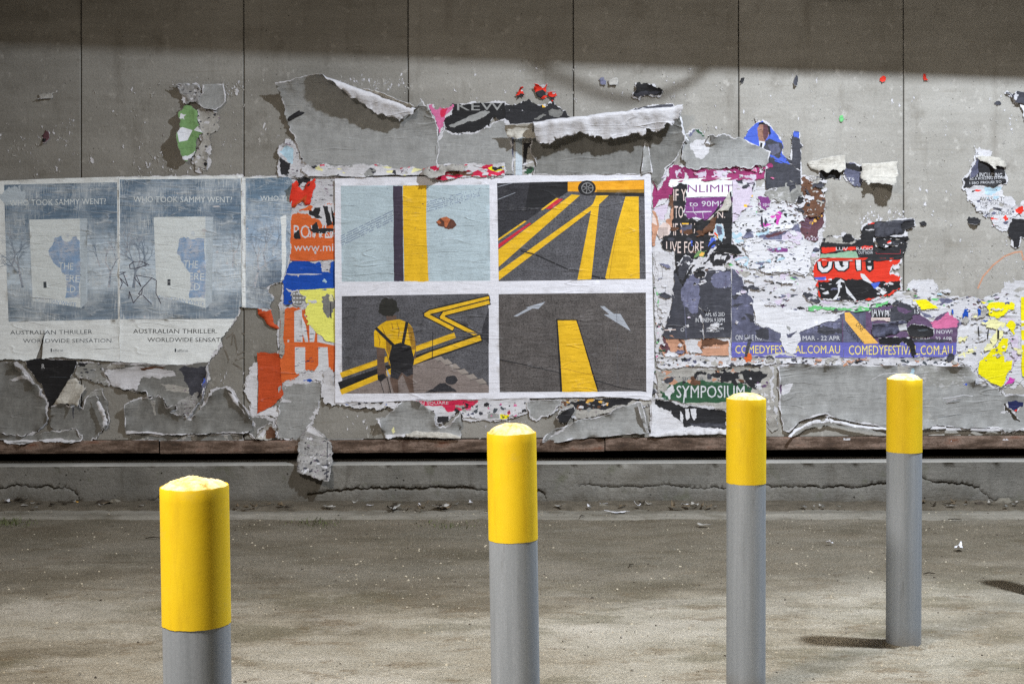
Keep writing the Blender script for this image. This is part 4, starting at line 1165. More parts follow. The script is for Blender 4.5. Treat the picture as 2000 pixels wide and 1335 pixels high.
# ---------------------------------------------------------------- big grey sheets above the four pictures
sheet('grey_poster_sheet', [(541, 161, .5), (560, 158, 1), (640, 136, 2), (700, 132, 2), (760, 138, 3), (812, 158, 3), (832, 204, 2), (846, 222, 2), (857, 250, 2), (857, 280, 2), (854, 312, 2), (856, 340, 0), (605, 341, 2), (598, 320, 3), (586, 296, 3), (572, 262, 3), (560, 232, 3), (556, 205, 2), (548, 180, 1)],
      .020, 'grey_paper', (), tear=1.5, grid=7, wrinkle=.0018, lift=.006, back='pulp_back', thick=.0016,
      folds=((600, 148, 812, 222, 15, 11, 178, .2, .0), (560, 250, 830, 282, 150, 110, 30), (604, 345, 546, 158, 20, 20, 48)),
      label='blank grey sheet above the pictures with its top edge rolled into a white curl', cat='poster')
sheet('white_paper_curl', [(700, 196), (716, 172), (760, 180), (800, 200), (812, 206), (796, 226), (782, 230), (756, 215)], .12, 'pulp_back', (), tear=2, thick=.003,
      folds=((690, 190, 800, 226, 16, 16, 60),), label='thick white curl of torn paper atop the blank grey sheet', cat='paper curl')
sheet('slit_shade_strip', [(560, 232, .5), (590, 214, 1), (632, 192, 1), (622, 205, 1), (600, 220, 1), (566, 238, .5)], .030, 'black_ink', (), tear=.8, edge=0, folds=((640, 200, 560, 246, 6, 6, 50),), label='narrow dark slit torn across the corner of the blank grey sheet', cat='paper tear')  # black strip laid on the sheet, painting the shade inside a slit
sheet('white_fringe', [(600, 322), (660, 326), (720, 322), (800, 326), (860, 322), (985, 318), (985, 345), (602, 345)], .0235, 'pulp', [(k, c) for k, c in flecks((605, 322, 980, 344), 60, ['pulp_dirty', 'grey_paper', 'pulp_flecked', 'lemon_faded', 'crimson', 'charcoal'], 2, 8, 61, 3)],
      tear=4, edge=0, lift=.012, label='ragged white pulp fringe under the blank grey sheet', cat='paper tear')
sheet('red_yellow_edge', [(832, 342), (860, 336), (905, 334), (945, 330), (985, 326), (986, 342), (940, 342), (900, 346), (860, 352), (846, 346)], .027, 'crimson', flecks((840, 326, 985, 350), 26, ['pulp', 'lemon', 'brown_ink', 'pulp', 'black_ink'], 2, 8, 62, 3), tear=2.5, edge=2.5, lift=.015,
      label='frayed red and yellow paper edge above the yellow stripe picture', cat='paper tear')
sheet('crumpled_fringe', [(826, 338), (840, 326), (858, 333), (872, 326), (905, 325), (908, 334), (870, 338), (852, 352), (838, 350)], .05, 'pulp_dirty', (), tear=3, thick=.002, lift=.03, folds=((910, 334, 826, 338, 12, 12, 70),), label='crumpled lip of white paper above the yellow stripe picture', cat='paper tear')
sheet('grey_poster_sheet', [(852, 290, 2), (862, 262, 2), (868, 246, 2), (872, 256, 1), (882, 262, 2), (915, 262, 2), (945, 252, 3), (962, 240, 2), (985, 232, 2), (1000, 262, 2), (1003, 340, 0), (852, 340, 0)],
      .0185, 'grey_paper', (), tear=2, grid=8, wrinkle=.0018, edge=3, lift=.012, label='blank grey sheet with a scooped torn top between curl and roll', cat='poster')
# black headline fragments
kx = [('grey_paper', text('KEW', 893, 983, 199, 216, 0, .1)), ('grey_paper', [jag(z(500, 100, 4, [(1505, 580), (1650, 520), (1780, 470), (1830, 480), (1770, 520), (1640, 560), (1520, 595)]), 1.5, 3)])]
sheet('black_headline_scrap', [(868, 232, 2), (873, 222, 2), (884, 202, 2), (900, 204, 2), (940, 202, 1), (986, 201, 1), (986, 246, 2), (968, 228, 2), (958, 236, 2), (950, 254, 2), (930, 260, 2), (900, 260, 2), (878, 257, 2), (870, 246, 2)], .011, 'black_clean', kx, tear=1.5, edge=3,
      label='black headline scrap with clipped white capitals above the grey sheet', cat='poster scrap')
sheet('pink_scrap', [(838, 206), (846, 204), (850, 215), (870, 213), (885, 204), (884, 214), (870, 226), (866, 246), (859, 262), (853, 240), (846, 224)], .0215, 'pink', [('crimson', [jag(blob(866, 220, 8, 10, 4), 2, 4)])], tear=2, edge=3, label='pink torn scrap tucked beside the black headline', cat='poster scrap')
blk = [('grey_paper_dim', [jag(z(960, 100, 4, [(330, 530), (400, 490), (440, 500), (380, 525)]), 1.5, 3)]), ('grey_paper_dim', [jag(z(960, 100, 4, [(440, 470), (530, 455), (560, 480), (520, 520), (450, 500)]), 1.5, 5)]),
       ('amber_pure', [jag(z(960, 100, 4, [(390, 415), (410, 405), (425, 435), (400, 445)]), 1, 3)]), ('soft_white', [z(960, 100, 4, [(0, 430), (100, 425), (100, 470), (0, 460)])])]
sheet('black_poster_scrap', [(985, 226, 1), (988, 204, 1), (1000, 206, 3), (1020, 198, 3), (1036, 197, 4), (1050, 206, 4), (1066, 210, 4), (1078, 196, 3), (1088, 208, 4), (1104, 216, 3), (1112, 234, 2), (1095, 244, 2), (985, 244, 1)], .010, 'black_ink', blk, tear=3, edge=3.5,
      label='ragged black scrap under the red paper tufts, above the white paper fold', cat='poster scrap')
for (x, y, w_, h_, sd_, lb) in ((1017, 181, 8, 11, 1, 'small red paper tuft nearest the black headline scrap'), (1056, 174, 14, 16, 2, 'large red and black paper tuft above the black scrap'), (1079, 186, 8, 10, 3, 'dark red paper tuft at the end of the black scrap')):
    sheet('red_paper_tuft', blob(x, y, w_, h_, sd_ + 30, 9, .2, .5), .012, 'red', [('black_ink', [blob(x - 2, y + h_ * .7, w_, h_ * .45, sd_)]), ('pulp', [blob(x + 3, y - h_ * .5, w_ * .4, h_ * .3, sd_ + 3)])], tear=2, edge=0, thick=.002, folds=((x - 20, y + 4, x + 20, y, 10, 10, 60),), label=lb, cat='poster scrap', group='red paper tufts')

# grey sheet with the thick roll
sheet('old_print_strip', [(985, 262, 0), (1045, 266, 0), (1042, 342, 0), (985, 342, 1)], .008, 'pulp_dirty', [('slate', [rect(985, 262, 1003, 345)]), ('book_side', [rect(1007, 262, 1020, 345)]), ('black_ink', [z(960, 100, 4, [(250, 720), (315, 715), (310, 755), (285, 750), (265, 900), (245, 900)])]), ('dark_green', [jag(blob(1033, 334, 12, 6, 4), 2, 3)])] + flecks((985, 310, 1040, 342), 12, ['black_ink', 'pulp', 'lemon'], 2, 6, 66), tear=1, edge=2,
      label='strip of older print with a black letter below the white paper fold', cat='poster scrap')
sheet('rolled_poster_sheet', [(1040, 342, 0), (1048, 320, 2), (1036, 300, 2), (1038, 282, 2), (1036, 180, 3), (1060, 165, 5), (1110, 172, 6), (1160, 152, 6), (1215, 150, 6), (1262, 140, 5), (1300, 152, 4), (1322, 176, 3), (1324, 226, 2), (1332, 252, 2), (1338, 276, 2), (1320, 312, 3), (1300, 335, 2), (1285, 372, 2), (1274, 352, 1), (1270, 341, 0)],
      .019, 'grey_paper_dim', (), tear=1.5, grid=7, wrinkle=.0018, lift=.006, back='roll_back', thick=.003, folds=((1030, 246, 1325, 212, 11, 12, 172), (1316, 222, 1292, 352, 40, 40, 30), (1030, 326, 1330, 300, 110, 110, 36)),
      label='grey sheet whose torn top is folded over into a thick white fold', cat='poster')
sheet('white_roll_end', [(985, 243, 1), (1030, 238, 1), (1100, 236, 2), (1106, 262, 3), (1090, 276, 3), (1060, 266, 3), (1040, 275, 3), (1010, 276, 3), (992, 270, 2)], .09, 'pulp_back', [('charcoal', [jag(blob(1073, 246, 10, 4, 8), 2, 4)])], tear=2, thick=.003, folds=((985, 262, 1110, 258, 16, 16, 75), (1110, 256, 985, 260, 20, 20, 40)),
      label='flattened white end of the white paper fold above the old print strip', cat='paper curl')
sheet('dark_roll_lip', [(1230, 220), (1260, 213), (1308, 208), (1312, 214), (1290, 218), (1250, 222)], .17, 'charcoal', (), tear=1.5, thick=.002, label='dark upper lip at the portrait end of the white paper fold', cat='paper curl')
sheet('hanging_paper_spike', [(1258, 280, .6), (1262, 268, .6), (1268, 300, 1), (1274, 340, 1), (1268, 338, 1), (1258, 340, 1), (1252, 342, 1)], .027, 'grey_paper', (), tear=1, edge=2, lift=.012, folds=((1256, 345, 1262, 262, 14, 14, 40),), label='pale grey paper spike beside the photo poster\'s upper corner', cat='paper tear')
sheet('white_lip', [(1322, 220), (1330, 232), (1336, 262), (1345, 276), (1336, 274), (1326, 255), (1320, 235)], .040, 'pulp_clean', (), tear=1.5, thick=.002, folds=((1345, 280, 1318, 222, 10, 10, 40),), label='curled white lip where the folded grey sheet meets the magenta strip', cat='paper curl')

# ---------------------------------------------------------------- right-hand collage
k1 = lambda pts: z(1270, 330, 6.675, pts)
k2 = lambda pts: z(1430, 340, 6.675, pts)
k3 = lambda pts: z(1280, 500, 6.675, pts)
k4 = lambda pts: z(1440, 500, 6.675, pts)
k5 = lambda pts: z(1580, 410, 6.068, pts)
k6 = lambda pts: z(1780, 560, 6.068, pts)
k8 = lambda pts: z(1250, 330, 4, pts)
kr = lambda pts: z(1500, 400, 4, pts)
lay = empty('poster_remains', W3(1440, 540, .002), 'thick ragged patchwork of torn posters between the four pictures and the bare concrete', 'poster')
def lp(name, outline, off, mat, prints=(), **k):
    k.setdefault('parent', lay); k.setdefault('tear', 2.0); return sheet(name, outline, off, mat, prints, **k)
darks = ['black_ink', 'charcoal', 'black_ink', 'slate', 'type_grey']
mixd = darks + ['purple', 'sky_pale', 'lilac', 'slate_scuffed', 'wine', 'violet', 'lime']
whites = ['pulp_clean', 'pulp', 'soft_white', 'pulp_dirty', 'lilac']
base_pr = flecks((1280, 330, 1610, 700), 90, whites, 5, 20, 71, 3.5) + flecks((1420, 400, 1600, 620), 240, mixd, 1.0, 5, 72, 3.2) + flecks((1270, 560, 1300, 760), 60, darks + ['lime', 'pink', 'tan'], 1.5, 6, 73, 1.4)
lp('base_layer', [(1274, 342), (1290, 330), (1310, 322), (1330, 330), (1356, 322), (1380, 330), (1410, 318), (1440, 326), (1475, 320), (1500, 330), (1555, 345), (1580, 360), (1602, 376), (1608, 400), (1612, 432), (1606, 460), (1604, 500), (1600, 560), (1602, 700), (1560, 712), (1430, 716), (1350, 722), (1284, 716), (1278, 560)], .003, 'pulp', base_pr, tear=4, grid=12, edge=3)
# magenta top band
mg = [('lilac', [jag(k1(q), 2, 3 + i)]) for i, q in enumerate(([(330, 20), (400, 0), (420, 110), (340, 110)], [(600, 60), (720, 20), (720, 110), (620, 120)], [(820, 40), (1020, 20), (1000, 110), (800, 110)]))]
mg += [('pulp', [jag(k1(q), 2, 13 + i)]) for i, q in enumerate(([(110, 400), (220, 380), (160, 720), (60, 640), (30, 520)], [(430, 0), (480, 60), (470, 180), (420, 180)]))]
lp('magenta_print', [(1273, 352), (1284, 372), (1300, 352), (1306, 330), (1322, 322), (1345, 330), (1362, 318), (1385, 332), (1400, 322), (1425, 330), (1440, 316), (1460, 330), (1482, 318), (1504, 330), (1500, 348), (1440, 352), (1315, 356), (1312, 380), (1300, 392), (1285, 402), (1275, 408)], .006, 'magenta', mg, tear=3, edge=4, lift=.012)
lp('white_notice', [(1310, 350, 1), (1441, 348, 1), (1448, 356, 3), (1436, 372, 3), (1424, 384, 1), (1342, 386, 1), (1338, 360, 2), (1310, 366, 2)], .0085, 'margin_white',
   [('purple', text('UNLIMITED', 1322, 1466, 360, 375.5, 0, .07))], tear=1, edge=0)
ny = [('soft_white', text('X to 90MIN', 1326, 1424, 392, 403, 0, .045)), ('pulp_clean', [jag(z(1270, 330, 6.675, [(460, 555), (800, 550), (800, 560), (460, 565)]), .4, 3)]), ('pulp_clean', stroke(k1([(555, 490), (560, 560), (600, 600)]), .8)), ('pulp_clean', stroke(k1([(680, 560), (690, 640)]), .8)), ('pulp_clean', [jag(k1([(480, 650), (590, 625), (690, 655), (600, 672)]), .8, 3)])]
lp('purple_notice', [(1339, 386, .6), (1440, 384, .6), (1424, 400, 1), (1400, 412, 1), (1386, 424, 1), (1376, 430, 1), (1355, 428, 2), (1341, 428, 2), (1336, 415, 2)], .009, 'purple', ny, tear=1, edge=2)
# slogan poster: black with pink letters
sl = [('brown_ink', [jag(k1([(210, 380), (300, 330), (300, 640), (180, 620)]), 2, 3)]), ('tan', [jag(k1([(180, 560), (290, 500), (290, 760), (170, 700)]), 2, 4)])]
sl += [('cream_letters', text('IF Y', 1315, 1340, 368, 392, 0, .03)), ('cream_letters', text('TO', 1317, 1334, 401, 425.5, 0, .03)), ('cream_letters', text('N.', 1401, 1416, 411, 425.5, 0, .03)),
       ('cream_letters', text('IF YOU', 1315, 1357, 434.5, 459.5, 0, .03)), ('cream_letters', text('ET', 1384, 1412, 436, 459.5, 0, .03)), ('cream_letters', text('LIVE FORE', 1301, 1374, 470, 494, 0, .03)),
       ('slate', [jag(k1([(390, 760), (440, 720), (550, 720), (540, 800), (400, 830)]), 1.5, 3)]), ('amber_pure', [k1([(410, 705), (500, 705), (500, 720), (410, 722)])]), ('brown_ink', [jag(k1([(410, 790), (540, 780), (550, 850), (450, 850)]), 1.5, 8)]), ('tan', [k1([(385, 800), (410, 790), (415, 830), (390, 835)])]),
       ('bright_blue', [jag(k1([(525, 930), (550, 935), (555, 1000), (530, 1000)]), 1, 3)])]
sl += flecks((1300, 440, 1380, 500), 16, ['charcoal', 'black_clean', 'brown_ink'], 2, 7, 74)
lp('slogan_print', [(1314, 360, 2), (1324, 358, 3), (1341, 360, 2), (1338, 395, 3), (1336, 420, 2), (1345, 428, 2), (1362, 432, 2), (1385, 426, 1), (1428, 372, 1), (1428, 480, 1), (1410, 478, 3), (1394, 476, 3), (1382, 500, 3), (1366, 500, 3), (1356, 520, 3), (1343, 540, 3), (1334, 560, 3), (1322, 540, 3), (1318, 500, 3), (1308, 490, 3), (1296, 488, 3), (1294, 462, 3), (1304, 455, 3), (1300, 430, 4), (1306, 400, 3)], .0075, 'black_ink', sl, tear=2, edge=4, lift=.012)
lp('folded_flap', [(1378, 432, .5), (1390, 422, .5), (1408, 405, 1), (1424, 370, 1), (1428, 400, 1), (1422, 412, 2), (1404, 412, 2), (1392, 424, 1)], .014, 'pulp_back', (), folds=((1378, 436, 1430, 366, 14, 22, 60),), thick=.002)
lp('brown_flap', [(1356, 462), (1376, 444), (1392, 424), (1400, 420), (1396, 446), (1380, 456), (1362, 464)], .012, 'brown_ink', (), folds=((1354, 468, 1400, 424, 16, 16, 50),))
lp('bird_print', k1([(830, 750), (870, 715), (920, 720), (960, 790), (965, 860), (930, 950), (900, 930), (830, 850)]), .0115, 'sky_pale', [('slate', [jag(k1([(860, 730), (930, 760), (940, 850), (890, 880)]), 1, 3)]), ('amber_pure', [jag(k1([(850, 830), (880, 860), (890, 920), (830, 860)]), 1, 4)]), ('red', [jag(k1([(825, 820), (850, 830), (870, 880), (830, 850)]), 1, 5)])], tear=1, edge=2)
lp('blue_scrap', k1([(790, 900), (850, 900), (860, 990), (750, 1050), (760, 960)]), .0105, 'bright_blue', (), tear=2, edge=2)
lp('olive_scrap', k1([(610, 1080), (740, 1060), (700, 1150), (560, 1160)]), .0105, 'leaf_green', [('amber', [jag(blob(1370, 497, 6, 4, 4), 1, 3)])], tear=2, edge=0)
# left edge drips of white
lp('white_border', [(1280, 500), (1296, 488), (1310, 500), (1316, 540), (1315, 590), (1308, 620), (1298, 640), (1290, 620), (1283, 590), (1279, 550)], .009, 'pulp', [('lime', [jag(k3([(0, 450), (30, 480), (50, 580), (40, 680), (20, 640), (5, 560)]), 2, 3)]), ('charcoal', stroke(k3([(85, 150), (95, 300)]), .6)), ('charcoal', stroke(k3([(125, 370), (140, 640)]), .6))], tear=3, edge=2)
lp('pink_scrap', k1([(20, 520), (80, 600), (110, 760), (60, 1000), (25, 1000)]), .0095, 'tan', [('cream_letters', [k1([(20, 560), (70, 640), (90, 740), (20, 700)])])], tear=2, edge=2)
lp('newsprint_scrap', k1([(90, 760), (200, 700), (260, 740), (250, 850), (120, 910)]), .0105, 'cream_letters', [('type_black', [c]) for i in range(9) for c in stroke(k1([(105 + 14 * i, 760), (105 + 14 * i, 900 - 6 * i)]), .7)], tear=1.5, edge=2)
# white, flecked middle
cm = flecks((1430, 400, 1575, 470), 110, darks + ['pulp_dirty', 'slate_scuffed', 'grey_scuffed'], .8, 3, 581, 3) + flecks((1430, 400, 1575, 470), 46, darks + ['hot_pink', 'sky_pale'], 1.2, 5, 81, 2) + flecks((1430, 440, 1500, 480), 10, ['sky_pale', 'pulp_clean'], 4, 10, 82, 3)
cm += [('hot_pink', [jag(k2([(570, 495), (620, 485), (655, 510), (640, 570), (610, 600), (600, 660), (575, 655), (585, 590), (568, 570)]), 1.2, 3)]), ('charcoal', [jag(k2([(370, 560), (390, 510), (400, 600), (410, 690), (380, 690)]), .8, 3)]), ('charcoal', [jag(k2([(425, 560), (455, 620), (440, 670), (418, 672)]), .8, 4)]), ('charcoal', [jag(k2([(180, 720), (250, 720), (220, 785), (195, 780)]), 1, 5)])]
lp('white_layer', [(1430, 432), (1450, 420), (1470, 416), (1500, 410), (1530, 408), (1560, 405), (1566, 430), (1550, 444), (1510, 452), (1480, 466), (1450, 474), (1432, 476), (1430, 455)], .009, 'pulp_clean', cm, edge=3, lift=.010)
lp('lilac_notice', [(1430, 352, 2), (1450, 345, 3), (1476, 342, 2), (1474, 358, 2), (1470, 380, 3), (1462, 400, 3), (1450, 410, 3), (1440, 430, 2), (1430, 434, 1)], .0095, 'lilac', [('amber_pure', stroke(k2([(265, 285), (275, 340), (245, 400), (200, 415), (160, 412)]), 5)), ('charcoal', [jag(blob(1472, 365, 5, 9, 4), 2, 3)])] + flecks((1440, 350, 1475, 370), 8, ['charcoal', 'pulp_dirty', 'pulp'], 2, 6, 83), edge=2.5, lift=.014)
lp('purple_scrap', k2([(330, 295), (380, 290), (460, 292), (500, 350), (490, 430), (430, 470), (380, 460), (340, 420), (360, 360)]), .011, 'purple', [('soft_white', text('2 spe', 1481, 1503, 394.5, 402, 0, .03)), ('pulp', [blob(1486, 408, 3, 2, 3)])], tear=2, edge=3)
lp('charcoal_print', [(1494, 292, 2), (1508, 300, 1), (1562, 318, 1), (1563, 358, 1), (1548, 362, 2), (1495, 369, 1)], .010, 'charcoal', (), tear=1, edge=2, lift=.008)
lp('torn_strip', k2([(430, 220), (680, 165), (700, 110), (770, 90), (830, 120), (890, 200), (880, 300), (780, 380), (700, 345), (600, 360), (500, 350), (440, 300)]), .012, 'grey_scuffed', [('charcoal', [jag(k2([(745, 100), (820, 110), (830, 180), (750, 250)]), 1, 3)]), ('grey_paper_dim', [jag(k2([(760, 250), (850, 200), (900, 280), (910, 390), (780, 380)]), 1, 3)])], tear=3, edge=2, lift=.016)
lp('crumpled_edge', k2([(890, 60), (960, 20), (1020, 70), (1040, 150), (1130, 220), (1190, 270), (1200, 420), (1170, 500), (1100, 560), (1010, 560), (930, 540), (880, 440), (930, 300), (890, 190)]), .012, 'brown_ink', flecks((1562, 345, 1612, 430), 36, ['pulp', 'charcoal', 'pulp_dirty', 'black_ink'], 1.5, 5, 84, 1.5), tear=4, edge=3, lift=.022)
wn2 = [('amber_pure', [circle(*k2([(1030, 635)])[0], 3.6)]), ('amber', [circle(*k2([(1078, 605)])[0], 3.4)]), ('amber', [circle(*k2([(1120, 573)])[0], 2.8)]), ('amber', [circle(*k2([(1160, 545)])[0], 2)])]
wn2 += [('violet', stroke(k2([(900, 560 + 40 * i), (1010, 620 + 30 * i), (1060, 480 + 30 * i)]), 1.2)) for i in range(4)] + [('lilac', stroke(k2([(950 + 40 * i, 860), (985 + 40 * i, 815), (1010 + 40 * i, 862)]), 1)) for i in range(4)]
lp('wine_print', k2([(870, 540), (950, 560), (1100, 560), (1190, 490), (1195, 640), (1160, 700), (1110, 790), (1095, 870), (930, 830), (880, 720), (860, 640)]), .010, 'wine', wn2, edge=3)
lp('lilac_strip', k2([(250, 850), (420, 790), (640, 750), (800, 680), (860, 680), (900, 760), (930, 860), (250, 862)]), .0105, 'slate_scuffed', [('wine', [jag(k2([(420, 800), (700, 720), (640, 780), (450, 830)]), 1.5, 3)]), ('lilac', [jag(k2([(640, 800), (760, 720), (880, 760), (900, 850), (640, 855)]), 2, 3)])], edge=3.5, lift=.010)
wm = [('purple', [jag(k2([(440, 975), (600, 960), (720, 970), (720, 1015), (520, 1020)]), 1, 3)]), ('brown_ink', [jag(k2([(510, 985), (570, 985), (560, 1015), (515, 1010)]), 1, 4)]), ('violet', [jag(k2([(590, 960), (640, 965), (610, 1015)]), .6, 3)]), ('type_grey', [k2([(555, 1075), (590, 1075), (585, 1110), (560, 1115)])]), ('type_grey', [k2([(635, 1075), (672, 1075), (672, 1115), (635, 1115)])])] + flecks((1440, 470, 1590, 545), 130, ['pulp_dirty', 'charcoal', 'grey_scuffed', 'slate_scuffed', 'black_ink', 'pulp'], .8, 3, 585, 3.4) + flecks((1440, 480, 1590, 600), 60, darks + ['sky_pale', 'pulp_dirty'], 1, 4.5, 85, 2.2)
lp('white_layer', [(1452, 470, .6), (1530, 468, .6), (1572, 468, .6), (1588, 476), (1582, 500), (1580, 525), (1572, 540), (1540, 530), (1500, 533), (1480, 524), (1458, 522), (1462, 500), (1452, 484)], .0125, 'pulp_clean', wm, tear=2, edge=2, lift=.008)
lp('blue_faded_scrap', k2([(30, 1100), (200, 1095), (230, 1130), (330, 1150), (500, 1110), (495, 1160), (380, 1215), (250, 1200), (100, 1180)]), .0115, 'sky_pale', [('slate_scuffed', [jag(k2([(240, 1150), (480, 1140), (490, 1165), (300, 1190)]), 1.5, 3)])], tear=3, edge=3)
lp('black_arch_scrap', k1([(810, 1080), (850, 1040), (880, 990), (950, 980), (1080, 985), (1140, 1030), (1215, 1105), (1080, 1105), (950, 1085)]), .0115, 'black_clean', (), tear=1.2, edge=3)
lp('black_letters_scrap', k1([(640, 1230), (690, 1215), (780, 1110), (840, 1085), (1000, 1100), (1050, 1140), (990, 1190), (930, 1230), (900, 1280), (810, 1250), (780, 1180), (720, 1240)]), .0105, 'black_ink', [('pulp', [jag(k1([(860, 1110), (930, 1120), (910, 1180), (830, 1200)]), 1.5, 3)]), ('pulp', [jag(k1([(930, 1130), (1000, 1130), (970, 1190), (930, 1180)]), 1.5, 4)])], tear=2, edge=3)
lp('white_cap_scrap', k3([(390, 250), (420, 130), (480, 60), (640, 20), (620, 110), (760, 140), (960, 170), (820, 180), (680, 180), (560, 220), (460, 240)]), .0105, 'pulp', [('brown_ink', [jag(k3([(600, 180), (700, 160), (720, 175), (600, 195)]), 1, 3)]), ('charcoal', [jag(k3([(400, 270), (470, 140), (475, 220), (420, 290)]), 1, 3)])], tear=2, edge=2, lift=.012)
# dark museum poster
mu = [('slate_scuffed', [jag(k3([(400, 300), (480, 230), (560, 240), (550, 740), (470, 740), (380, 660), (330, 470)]), 3, 3)]), ('slate_scuffed', [jag(k3([(720, 280), (780, 200), (960, 190), (980, 400), (820, 420), (740, 360)]), 3, 4)]),
      ('black_clean', [jag(k3([(230, 0), (330, 20), (300, 160), (240, 230)]), 2, 3)]), ('charcoal', stroke(k3([(245, 480), (250, 1050)]), 1.0)), ('slate', stroke(k3([(350, 500), (380, 700), (400, 1060)]), 1.4)),
      ('soft_white', text('APL 65 20D', 1377, 1415, 609, 617, 0, .03)), ('soft_white', text('IN CINEMA 9.30PM', 1358, 1415, 620, 628.5, 0, .03)), ('soft_white', text('IMMIGRATION', 1380, 1413, 638.5, 643, 0, .04)), ('soft_white', text('MUSEUM', 1380, 1404, 644, 648, 0, .04)),
      ('soft_white', [k3([(160, 935), (220, 935), (190, 990)])]), ('cream_letters', [k3([(110, 955), (265, 950), (265, 962), (110, 968)])]), ('soft_white', [circle(1332.5, 643.5, 3.5)]), ('charcoal', [circle(1332.5, 643.5, 2.6)])]
lp('museum_print', [(1316, 528, 2), (1336, 500, 3), (1354, 510, 3), (1342, 540, 3), (1352, 532, 3), (1375, 532, 3), (1395, 526, 2), (1427, 524, 1), (1427, 659, 1), (1376, 660, 1), (1373, 630, 2), (1368, 612, 2), (1371, 632, 2), (1374, 660, 1), (1300, 660, 1), (1293, 655, 2), (1302, 632, 3), (1312, 590, 2), (1315, 560, 2)], .011, 'charcoal', mu, tear=1.5, edge=3, lift=.010)
lp('brown_print', [(1294, 655, 3), (1330, 662, 2), (1370, 661, 2), (1400, 662, 2), (1422, 665, 1), (1423, 694, 1), (1370, 694, 3), (1330, 696, 3), (1296, 696, 3), (1288, 680, 3)], .008, 'tan', [('brown_ink', [jag(k3([(620, 1070), (840, 1075), (950, 1110), (940, 1140), (800, 1140), (640, 1180), (590, 1250), (600, 1120)]), 2, 3)]), ('pulp', [jag(k3([(350, 1080), (600, 1070), (570, 1250), (470, 1290), (400, 1200)]), 3, 4)]), ('wine', [jag(k3([(50, 1060), (130, 1060), (210, 1250), (100, 1290), (60, 1180)]), 3, 5)]), ('brown_ink', stroke(k3([(310, 1090), (370, 1150), (390, 1290)]), 4)), ('cream_letters', text('NEXT CHURCH', 1373, 1405, 676, 679.5, 0, .03))], tear=2, edge=4)
# comedy festival posters
cf = [('violet_blue', [[(1424, 668), (1646, 668), (1646, 697), (1424, 697)]]), ('gold_letters', text('COMEDYFESTIVAL.COM.AU', 1435.5, 1640, 673, 689.5, 0, .035)),
      ('slate', [[(1430, 560), (1475, 545), (1480, 668), (1430, 667)]]), ('soft_white', text('ON SALE NOW!', 1436, 1500, 653, 663.5, 0, .045)), ('soft_white', text('19 MAR - 22 APR', 1553, 1640, 655, 664, 0, .045))]
cf += [('charcoal', [jag(k4([(240, 960), (330, 930), (330, 910), (400, 950), (400, 1090), (260, 1060)]), 1.5, 3)]), ('slate_scuffed', [jag(k4([(910, 950), (1160, 850), (1335, 800), (1335, 1000), (900, 1000)]), 2, 3)]), ('charcoal', [jag(blob(1615, 645, 22, 10, 8), 3, 5)])] + [('charcoal', [c]) for c in stroke(k4([(165, 1090), (130, 1200), (110, 1335)]), 7)] + flecks((1428, 560, 1475, 660), 12, ['charcoal', 'slate_scuffed'], 3, 9, 87)
lp('festival_print', [(1429, 524, 1), (1440, 534, 3), (1450, 540, 2), (1452, 556, 3), (1460, 575, 2), (1468, 582, 2), (1472, 620, 2), (1474, 634, 2), (1490, 640, 2), (1500, 636, 2), (1530, 655, 2), (1545, 650, 2), (1580, 640, 2), (1610, 626, 2), (1646, 612, 1), (1647, 697, 1), (1428, 698, 1)], .0105, 'slate', cf, tear=1, edge=3, lift=.008)
lp('white_hole', k4([(205, 560), (300, 570), (450, 600), (520, 650), (600, 680), (780, 700), (900, 720), (1140, 740), (1335, 760), (1335, 800), (1160, 850), (910, 950), (800, 1000), (800, 1120), (760, 1260), (640, 1250), (575, 1120), (560, 1000), (470, 960), (330, 930), (240, 880), (220, 720)]), .0125, 'pulp_clean', [('grey_paper', [jag(k4([(640, 900), (690, 930), (690, 1010), (650, 950)]), 1, 3)])], tear=2, edge=0, lift=.006)
lp('orange_sliver', k4([(110, 1280), (180, 1270), (190, 1335), (170, 1380), (100, 1400), (90, 1340)]), .012, 'orange', (), tear=2, edge=2)
c2 = [('violet_blue', [[(1640, 668), (1875, 668), (1875, 698), (1640, 698)]]), ('gold_letters', text('COMEDYFESTIVAL.COM.AU', 1657, 1860, 673, 692, 0, .035)), ('slate', [[(1646, 610), (1700, 600), (1710, 668), (1646, 668)]]), ('violet', [[(1690, 600), (1704, 600), (1702, 640), (1706, 668), (1690, 668)]]),
      ('pink', [jag(k6([(305, 400), (420, 300), (540, 395), (520, 480), (260, 490), (200, 430)]), 2, 3)]), ('violet', [jag(k6([(20, 420), (130, 320), (200, 420), (280, 490), (500, 500), (520, 660), (0, 660)]), 2, 5)]),
      ('soft_white', text('ON SALE NOW!', 1780, 1859, 643.5, 651, 0, .055)), ('soft_white', text('29 MAR - 22 APR', 1780, 1859, 657, 665, 0, .055)), ('charcoal', [jag(k6([(0, 600), (180, 620), (480, 640), (200, 665), (0, 660)]), 1.5, 3)]),
      ('amber', [kr([(595, 840), (635, 838), (860, 1080), (750, 1085), (600, 900)])]), ('type_black', text('ONE', 1672, 1690, 626, 636, .8, .04, pivot=(1672, 632))), ('type_black', text('WEEK ONLY!', 1652, 1700, 631, 641.5, .8, .04, pivot=(1652, 634)))]
c2 += [('charcoal', [jag(kr([(1700, 0), (1701, 1), (1702, 0)]), .1, 3)])]
lp('festival_print', [(1644, 612, 1), (1660, 605, 2), (1700, 600, 2), (1740, 596, 2), (1790, 606, 2), (1806, 620, 2), (1820, 628, 2), (1850, 608, 3), (1868, 622, 2), (1869, 640, 1), (1866, 690, 2), (1860, 697, 1), (1644, 698, 1)], .0115, 'violet', c2, tear=1, edge=3, lift=.006)
